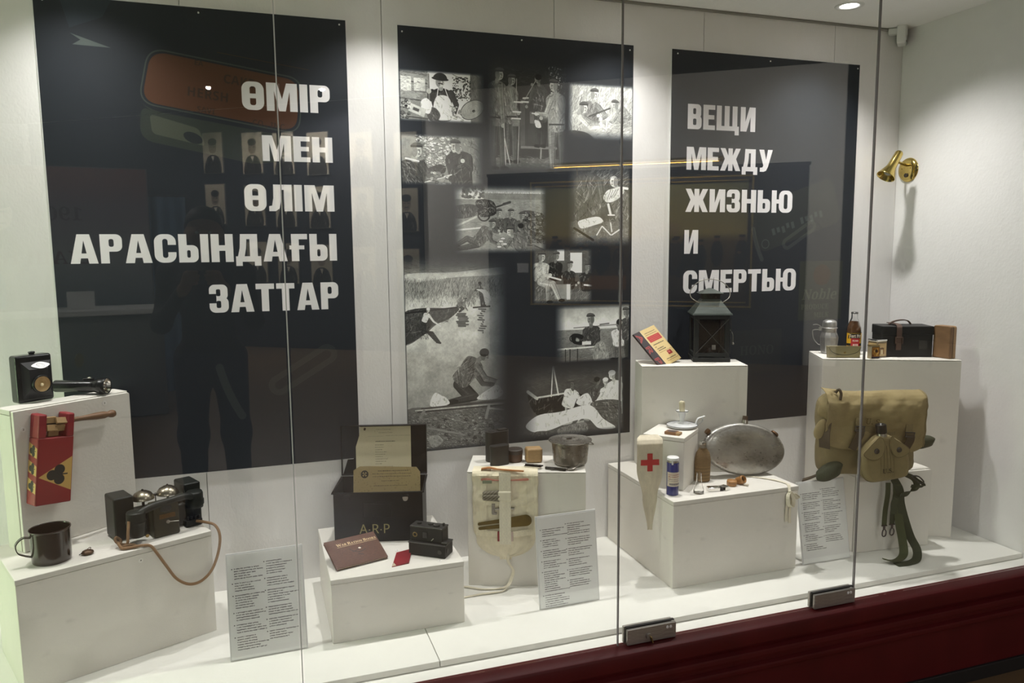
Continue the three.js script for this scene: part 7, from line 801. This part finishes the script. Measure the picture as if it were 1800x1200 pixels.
// ---------------------------------------------------------------- the museum hall behind the camera, which the glass mirrors
const HX0 = -8, HX1 = 7.5;
{
  const hw = mat('cream hall wall', [0.8, 0.77, 0.7], 0.75), hf = mat('brown hall floor', [0.17, 0.11, 0.058], 0.32, { specularIntensity: 0.6, map: rep(G.wood, 3, 12) }), hc = mat('dark hall ceiling', [0.05, 0.052, 0.056], 0.8, { map: rep(G.paint, 8, 8) }), lw = mat('grey hall wall', [0.1, 0.1, 0.092], 0.75);
  structure('floor_hall', box(HX1 - HX0, 0.1, 14), hf, [(HX0 + HX1) / 2, HALL_FLOOR - 0.05, 7.5], 'brown plank floor of the museum hall');
  structure('ceiling_hall', box(HX1 - HX0, 0.1, 14), hc, [(HX0 + HX1) / 2, HALL_CEILING + 0.05, 7.5], 'dark ceiling of the museum hall');
  const far = structure('wall_far', box(13.2, HALL_CEILING - HALL_FLOOR, 0.12), hw, [-2.844 + 0.808 * 2.2 + 0.035, (HALL_CEILING + HALL_FLOOR) / 2, 11.84 - 0.589 * 2.2 + 0.05], 'cream slanted wall of the museum hall'); far.rotation.y = rad(36.115);
  structure('wall_hall_right', box(0.1, HALL_CEILING - HALL_FLOOR, 14), lw, [HX1 + 0.05, (HALL_CEILING + HALL_FLOOR) / 2, 7.5], 'grey side wall of the museum hall'); structure('wall_hall_left', box(0.1, HALL_CEILING - HALL_FLOOR, 14), lw, [HX0 - 0.05, (HALL_CEILING + HALL_FLOOR) / 2, 7.5], 'grey end wall of the museum hall'); structure('wall_hall_end', box(HX1 - HX0, HALL_CEILING - HALL_FLOOR, 0.1), lw, [(HX0 + HX1) / 2, (HALL_CEILING + HALL_FLOOR) / 2, 14.5], 'grey back wall of the museum hall');
  // the wall that holds the display case
  const wf = mat('case surround', [0.35, 0.33, 0.3], 0.7, { map: rep(G.paint, 4, 2) });
  structure('wall_front', box(HX1 - HX0, HALL_CEILING - CASE_CEILING - 0.02, 0.1), wf, [(HX0 + HX1) / 2, (HALL_CEILING + CASE_CEILING + 0.02) / 2, 0.78], 'plain wall above the display case'); structure('wall_front_right', box(HX1 - 0.1, CASE_CEILING - HALL_FLOOR + 0.02, 0.1), wf, [(HX1 + 0.1) / 2, (CASE_CEILING + HALL_FLOOR) / 2 + 0.01, 0.74], 'plain wall beside the display case'); structure('wall_front_left', box(CASE_LEFT - 0.1 - HX0, CASE_CEILING - HALL_FLOOR + 0.02, 0.1), wf, [(HX0 + CASE_LEFT - 0.1) / 2, (CASE_CEILING + HALL_FLOOR) / 2 + 0.01, 0.74], 'plain wall on the far side of the display case'); structure('wall_under', box(-CASE_LEFT + 0.2, -HALL_FLOOR - 0.05, 0.6), wf, [CASE_LEFT / 2, HALL_FLOOR / 2 - 0.03, 0.45], 'support under the display case');
  HALL_LAMPS.forEach(([x, y, z, cd, tilt]) => downlight(x, y - 0.016, z, cd, 'round recessed lamp in the hall ceiling, most of them unseen and one added', 'recessed lamps in the hall ceiling', true, tilt));
  // things on the plum wall: s along the wall from its far corner, height y
  const panel = (name, label, s0, s1, y1, m) => { const o = thing(name, label, 'panel', [-2.844 + 0.808 * (s0 + s1) / 2 - 0.589 * 0.022, HALL_FLOOR, 11.84 - 0.589 * (s0 + s1) / 2 - 0.808 * 0.022], 216.115); part(o, 'board', rbox(s1 - s0, y1 - HALL_FLOOR, 0.03, 0.004), m, [0, (y1 - HALL_FLOOR) / 2, 0]); part(o, 'top_rail', rbox(s1 - s0 + 0.03, 0.04, 0.045, 0.006), mat('dark rail', [0.03, 0.025, 0.022], 0.5), [0, y1 - HALL_FLOOR, 0]); };
  panel('plum_panel', 'plum coloured wall panel behind the framed painting', 4.15, 8.4, 2.2, mat('plum board', [0.022, 0.017, 0.022], 0.7)); panel('navy_panel', 'tall navy wall panel behind the portrait prints', -4.2, 3.15, 3.36, mat('navy board', [0.016, 0.018, 0.026], 0.7));
  const onWall = (s, y, off = 0.013) => [-2.844 + 0.808 * s - 0.589 * off, y, 11.84 - 0.589 * s - 0.808 * off], WY = 216.115;
  const gold = mat('gilt frame', [0.62, 0.42, 0.1], 0.35, { metalness: 0.3, map: rep(G.metal, 4, 1) }), dkf = mat('dark frame', [0.02, 0.015, 0.012], 0.4);
  { const w = 3.02, h = 1.76, t = thing('framed_painting', 'large gilt framed painting of marching figures at dusk', 'painting', onWall(6.27, 1.235, 0.062), WY);
    const art = canvas(1024, 600, (g, W, H) => { const s = g.createLinearGradient(0, 0, 0, H); s.addColorStop(0, '#8d8d60'); s.addColorStop(0.42, '#c4b068'); s.addColorStop(0.5, '#6c5834'); s.addColorStop(1, '#3a2918'); g.fillStyle = s; g.fillRect(0, 0, W, H); g.fillStyle = '#8a5a1c'; g.fillRect(W * 0.55, H * 0.78, W * 0.4, H * 0.12); for (let k = 0; k < 46; k++) { const x = R(20, W - 20), y = H * R(0.46, 0.62), q = R(16, 26); g.fillStyle = ['#1d1712', '#2b2118', '#3a2a18', '#171a1c'][k % 4]; g.beginPath(); g.ellipse(x, y + q * 3, q * 1.3, q * 3, 0, 0, 7); g.fill(); g.fillStyle = '#7a5836'; g.beginPath(); g.arc(x, y - q * 0.3, q * 0.55, 0, 7); g.fill(); g.fillStyle = '#15110e'; g.fillRect(x - q * 0.6, y - q, q * 1.2, q * 0.5); } g.fillStyle = '#b8a070'; g.beginPath(); g.moveTo(W * 0.3, H * 0.34); g.lineTo(W * 0.5, H * 0.3); g.lineTo(W * 0.49, H * 0.4); g.lineTo(W * 0.31, H * 0.44); g.fill(); });
    print(t, 'canvas', w - 0.2, h - 0.2, art, [0, 0, 0.014], null, { rough: 0.35 });
    for (const [a, b, x, y] of [[w, 0.1, 0, h / 2 - 0.05], [w, 0.1, 0, -h / 2 + 0.05], [0.1, h, w / 2 - 0.05, 0], [0.1, h, -w / 2 + 0.05, 0]]) part(t, 'frame_bar', rbox(a, b, 0.05, 0.012), dkf, [x, y, 0.018]); for (const [a, b, x, y] of [[w - 0.06, 0.022, 0, h / 2 - 0.045], [w - 0.06, 0.022, 0, -h / 2 + 0.045], [0.022, h - 0.06, w / 2 - 0.045, 0], [0.022, h - 0.06, -w / 2 + 0.045, 0], [w - 0.2, 0.016, 0, h / 2 - 0.1], [w - 0.2, 0.016, 0, -h / 2 + 0.1]]) part(t, 'gilt_moulding', rbox(a, b, 0.02, 0.006), gold, [x, y, 0.045]); }
  { // unseen picture light, placed over the painting to brighten it in the mirrored hall
    const t = thing('unseen_picture_light', 'long unseen brass light placed above the framed painting', 'picture light', onWall(6.27, 2.25, 0.12), WY), warm = new THREE.Color().setRGB(1, 0.8, 0.45);
    part(t, 'shade', at(new THREE.CylinderGeometry(0.035, 0.035, 2.2, 24, 1, true, 0, Math.PI * 1.3), null, [0, 0, Math.PI / 2]), mat('picture light brass', [0.5, 0.36, 0.13], 0.35, { metalness: 0.6, side: THREE.DoubleSide }), [0, 0, 0.36]); part(t, 'lamp_tube', at(new THREE.CapsuleGeometry(0.01, 2.1, 6, 14), null, [0, 0, Math.PI / 2]), mat('picture light glow', [0.9, 0.8, 0.6], 0.5, { emissive: warm, emissiveIntensity: 2 }), [0, 0.002, 0.36]); for (const x of [-0.8, 0.8]) part(t, 'arm', tube([[x, -0.1, 0.03], [x, 0.02, 0.1], [x, 0.05, 0.24], [x, 0.036, 0.34]], 0.008, 24, 8), mats['picture light brass']);
    const l = new THREE.RectAreaLight(warm, 42, 2.1, 0.05); l.name = 'unseen_picture_lamp'; l.position.set(0, -0.025, 0.35); t.add(l); t.updateMatrixWorld(true); l.lookAt(...onWall(6.27, 1.2, 0.1));
  }
  { const t = thing('wall_label', 'small white label beside the framed painting', 'label', onWall(4.67, 0.905, 0.05), WY); part(t, 'card', rbox(0.17, 0.13, 0.006, 0.002), M.white); part(t, 'card_mount', rbox(0.19, 0.15, 0.004, 0.002), lw, [0, 0, -0.004]); }
  const face = (k) => canvas(96, 168, (g, W, H) => { g.fillStyle = '#b5ab94'; g.fillRect(0, 0, W, H); g.fillStyle = '#2a2723'; blob(g, [[10, H], [16, H * 0.66], [34, H * 0.56], [62, H * 0.56], [80, H * 0.66], [88, H]], '#2a2723'); g.fillStyle = '#857764'; g.beginPath(); g.ellipse(W / 2, H * 0.36, 19, 27, 0, 0, 7); g.fill(); g.fillStyle = '#241f1b'; g.beginPath(); g.ellipse(W / 2, H * 0.23, 21, 15, 0, 0, 7); g.fill(); g.fillRect(W / 2 - 12, H * 0.34, 8, 3); g.fillRect(W / 2 + 4, H * 0.34, 8, 3); if (k) g.fillRect(W / 2 - 9, H * 0.43, 18, 4); g.fillStyle = '#cfc8b4'; g.beginPath(); g.moveTo(W / 2 - 8, H * 0.58); g.lineTo(W / 2 + 8, H * 0.58); g.lineTo(W / 2, H * 0.72); g.fill(); });
  const faces = [0, 1].map(face).map((c) => new THREE.MeshPhysicalMaterial({ map: tex(c), roughness: 0.5 })), fg = box(0.38, 0.64, 0.02), pl = new THREE.PlaneGeometry(0.36, 0.62); let k = 0;
  for (const s of [-0.43, 0.3, 0.86, 1.45, 2.18, 2.9]) for (const y of [2.7, 1.9, 1.02]) { if (s < -0.4 && y < 1.5) continue; const t = thing('portrait_print', 'pale portrait print in the rows on the navy panel', 'portrait', onWall(s, y - 0.05 * s, 0.052), WY, 'portrait prints on the hall wall'); part(t, 'mount', fg, lw); part(t, 'print', pl, faces[k++ % 2], [0, 0, 0.0105]); }
  // exhibition stand on the left
  { const t = thing('exhibition_banner', 'printed banner with a portrait and heading behind the white table', 'banner', [-4.7, HALL_FLOOR, 7.6], 172);
    const art = canvas(640, 512, (g, W, H) => { const s = g.createLinearGradient(0, 0, 0, H); s.addColorStop(0, '#7a3a26'); s.addColorStop(0.25, '#6c5a62'); s.addColorStop(0.6, '#8d8f8c'); s.addColorStop(1, '#4a5560'); g.fillStyle = s; g.fillRect(0, 0, W, H); g.fillStyle = '#1d1c20'; blob(g, [[370, 300], [390, 230], [420, 210], [460, 230], [480, 300]], '#1d1c20'); g.fillStyle = '#c9bcae'; g.beginPath(); g.ellipse(425, 160, 40, 56, 0, 0, 7); g.fill(); g.fillStyle = '#1a1718'; g.beginPath(); g.ellipse(425, 115, 46, 30, 0, 0, 7); g.fill(); g.fillRect(405, 188, 40, 7); g.fillRect(402, 150, 14, 6); g.fillRect(434, 150, 14, 6); g.fillStyle = '#3d1d1c'; g.font = 'bold 64px serif'; g.fillText('1905', 190, 180); g.fillStyle = '#5a2622'; g.font = 'bold 62px serif'; g.fillText('АЛАШ ПАРТ', 150, 330); g.fillStyle = '#2f6f93'; blob(g, [[430, 360], [560, 350], [600, 470], [440, 500]], '#2f6f93'); });
    part(t, 'panel', rbox(2.0, 1.5, 0.05, 0.01), lw, [0, 1.62, 0]); print(t, 'printed_sheet', 1.98, 1.48, art, [0, 1.62, 0.027], null, { rough: 0.5 }); for (const x of [-0.9, 0.9]) part(t, 'leg', rbox(0.06, 0.9, 0.06, 0.01), dkf, [x, 0.45, 0]); }
  { const t = thing('display_table', 'white topped display table in front of the banner', 'table', [-4.5, HALL_FLOOR, 6.75], 172); part(t, 'table_top', rbox(2.0, 0.05, 0.7, 0.01), mat('table white', [0.6, 0.6, 0.57], 0.5), [0, 0.98, 0]); part(t, 'body', rbox(1.9, 0.94, 0.6, 0.01), lw, [0, 0.48, 0]); }
  { const b = thing('table_book', 'pale folded card standing on the display table', 'card', [-4.2, HALL_FLOOR + 1.006, 6.7], 170); part(b, 'card', rbox(0.22, 0.16, 0.02, 0.004), mats['table white'], [0, 0.081, 0]); const m = thing('magnifier', 'black handled ring magnifier lying on the display table', 'magnifier', [-4.62, HALL_FLOOR + 1.016, 6.72], 160); part(m, 'ring', at(new THREE.TorusGeometry(0.07, 0.012, 10, 32), null, [Math.PI / 2, 0, 0]), dkf); part(m, 'handle', rod([0.07, 0, 0], [0.3, 0, 0.04], 0.013), dkf); }
  { const t = thing('blue_curtain', 'tall pale blue curtain panel beside the banner', 'curtain', [-3.62, HALL_FLOOR, 7.9], 180), n = 60; part(t, 'drape', sheet((u, v) => [(u - 0.5) * 0.5, v * 2.1, 0.03 * Math.sin(u * 26)], n, 6, 0.006), mat('pale blue drape', [0.1, 0.17, 0.26], 0.85)); part(t, 'rail', rod([-0.3, 2.11, 0], [0.3, 2.11, 0], 0.012), dkf); }
}
// ---------------------------------------------------------------- the photographer, seen only in the glass
{
  const t = thing('person', 'person in a dark jacket and blue trousers holding up a phone', 'person', [-2.95, HALL_FLOOR, 3.42], 180);   // faces the case
  const seg = (p, a, b, ra, rb) => { const bx = b[0] - a[0], by = b[1] - a[1], bz = b[2] - a[2], px = p[0] - a[0], py = p[1] - a[1], pz = p[2] - a[2]; const h = Math.max(0, Math.min(1, (px * bx + py * by + pz * bz) / (bx * bx + by * by + bz * bz))); return Math.hypot(px - bx * h, py - by * h, pz - bz * h) - (ra + (rb - ra) * h); };
  const smin = (a, b, k) => { const h = Math.max(k - Math.abs(a - b), 0) / k; return Math.min(a, b) - h * h * k * 0.25; };
  const mesh = (bones, c, half, n, k, extra) => {
    const mc = new MarchingCubes(n, new THREE.MeshStandardMaterial(), false, false, 400000); mc.isolation = 0;
    for (let z = 0; z < n; z++) for (let y = 0; y < n; y++) for (let x = 0; x < n; x++) { const p = [c[0] + (x / n * 2 - 1) * half, c[1] + (y / n * 2 - 1) * half, c[2] + (z / n * 2 - 1) * half]; let d = 1; for (const b of bones) d = smin(d, seg(p, ...b), k); if (extra) d = extra(p, d); mc.field[x + y * n + z * n * n] = -d; }
    mc.update(); const m = mc.count, g = new THREE.BufferGeometry(), pos = new Float32Array(m * 3); for (let i = 0; i < m; i++) for (let q = 0; q < 3; q++) pos[i * 3 + q] = mc.positionArray[i * 3 + q] * half + c[q];
    g.setAttribute('position', new THREE.BufferAttribute(pos, 3)); const w = mergeVertices(g, 1e-4); w.computeVertexNormals(); return w;
  };
  // z forward (towards the case), y up from the floor
  const sh = 1.4, hipY = 0.93, B = [];
  for (const s of [-1, 1]) { B.push([[s * 0.095, hipY, 0], [s * 0.112, 0.5, 0.02], 0.098, 0.074], [[s * 0.112, 0.5, 0.02], [s * 0.12, 0.1, -0.02], 0.074, 0.06], [[s * 0.12, 0.05, -0.04], [s * 0.135, 0.04, 0.17], 0.05, 0.042], [[s * 0.06, 1.4, -0.01], [s * 0.185, sh - 0.01, -0.01], 0.06, 0.062], [[s * 0.19, sh - 0.02, -0.01], [s * 0.235, 1.13, 0.07], 0.056, 0.046], [[s * 0.235, 1.13, 0.07], [s * 0.09, 1.33, 0.31], 0.045, 0.032]); }
  B.push([[0, 0.94, -0.01], [0, 1.1, 0], 0.14, 0.128], [[0, 1.1, 0], [0, 1.32, 0.0], 0.128, 0.135], [[-0.07, 1.3, 0.01], [0.07, 1.3, 0.01], 0.12, 0.12], [[0, 1.38, -0.01], [0, 1.52, 0.01], 0.062, 0.052]);
  const body = mesh(B, [0, 0.8, 0.06], 0.86, 116, 0.05, (p, d) => Math.max(d, -p[1] + 0.002));
  const H = [[[0, 1.6, 0.02], [0, 1.64, 0.0], 0.083, 0.09], [[0, 1.54, 0.045], [0, 1.6, 0.03], 0.05, 0.066], [[0, 1.6, 0.105], [0, 1.57, 0.118], 0.011, 0.016], [[-0.082, 1.585, 0], [-0.084, 1.61, -0.005], 0.014, 0.018], [[0.082, 1.585, 0], [0.084, 1.61, -0.005], 0.014, 0.018], [[-0.02, 1.545, 0.092], [0.02, 1.545, 0.092], 0.009, 0.009]];
  const eyes = (p, d) => { for (const s of [-1, 1]) d = Math.max(d, -(Math.hypot(p[0] - s * 0.032, p[1] - 1.612, p[2] - 0.108) - 0.014)); return d; }; const head = mesh(H, [0, 1.6, 0.02], 0.15, 64, 0.03, eyes);
  const hand = (s) => { const b = [[[s * 0.09, 1.33, 0.31], [s * 0.07, 1.36, 0.355], 0.028, 0.03], [[s * 0.075, 1.36, 0.35], [s * 0.07, 1.395, 0.37], 0.026, 0.022]]; for (let k = 0; k < 4; k++) { const y = 1.345 + k * 0.019, L = [0.036, 0.044, 0.047, 0.04][k]; b.push([[s * 0.072, y, 0.362], [s * (0.068 - L * 0.35), y + 0.006, 0.392], 0.0095, 0.009], [[s * (0.068 - L * 0.35), y + 0.006, 0.392], [s * (0.064 - L), y + 0.008, 0.39], 0.009, 0.0078]); } b.push([[s * 0.085, 1.36, 0.345], [s * 0.066, 1.395, 0.352], 0.0125, 0.0105], [[s * 0.066, 1.395, 0.352], [s * 0.04, 1.402, 0.356], 0.0105, 0.0088]); return mesh(b, [s * 0.06, 1.37, 0.35], 0.085, 56, 0.008); };
  const all = mergeGeometries([body, head, hand(-1), hand(1)].map((g) => { const q = g.toNonIndexed(); for (const k of Object.keys(q.attributes)) if (!['position', 'normal'].includes(k)) q.deleteAttribute(k); return q; }));
  const P = all.attributes.position, col = new Float32Array(P.count * 3); for (let i = 0; i < P.count; i++) { const y = P.getY(i), z = P.getZ(i); const c = y < 0.075 ? [0.02, 0.018, 0.016] : y < 0.97 && z < 0.2 ? [0.018, 0.026, 0.06] : y > 1.5 || z > 0.305 ? [0.36, 0.2, 0.13] : [0.014, 0.015, 0.018]; col.set(c, i * 3); }
  all.setAttribute('color', new THREE.BufferAttribute(col, 3)); part(t, 'body', all, new THREE.MeshPhysicalMaterial({ vertexColors: true, roughness: 0.8 }));
  part(t, 'hair', mesh([[[0, 1.64, -0.012], [0, 1.665, 0.012], 0.099, 0.092], [[0, 1.6, -0.03], [0, 1.65, -0.03], 0.088, 0.092]], [0, 1.64, -0.01], 0.17, 56, 0.03, (p, d) => Math.max(d, p[2] - 0.03 - (p[1] - 1.655) * 1.6, 1.55 - p[1])), mat('dark hair', [0.012, 0.01, 0.009], 0.6));
  for (const s of [-1, 1]) part(t, 'eye', new THREE.SphereGeometry(0.012, 14, 10), mat('eye', [0.5, 0.48, 0.46], 0.2), [s * 0.032, 1.612, 0.088]);
  const ph = thing('smartphone', 'black smartphone held up by the person', 'phone', [-2.95, HALL_FLOOR + 1.38, 3.42 - 0.374], 180); part(ph, 'body', rbox(0.15, 0.074, 0.009, 0.004, 3), K.blackGloss); part(ph, 'camera_bump', rbox(0.03, 0.032, 0.003, 0.003), K.blackGloss, [0.052, 0.016, 0.0055]);
}
renderer.render(scene, camera);
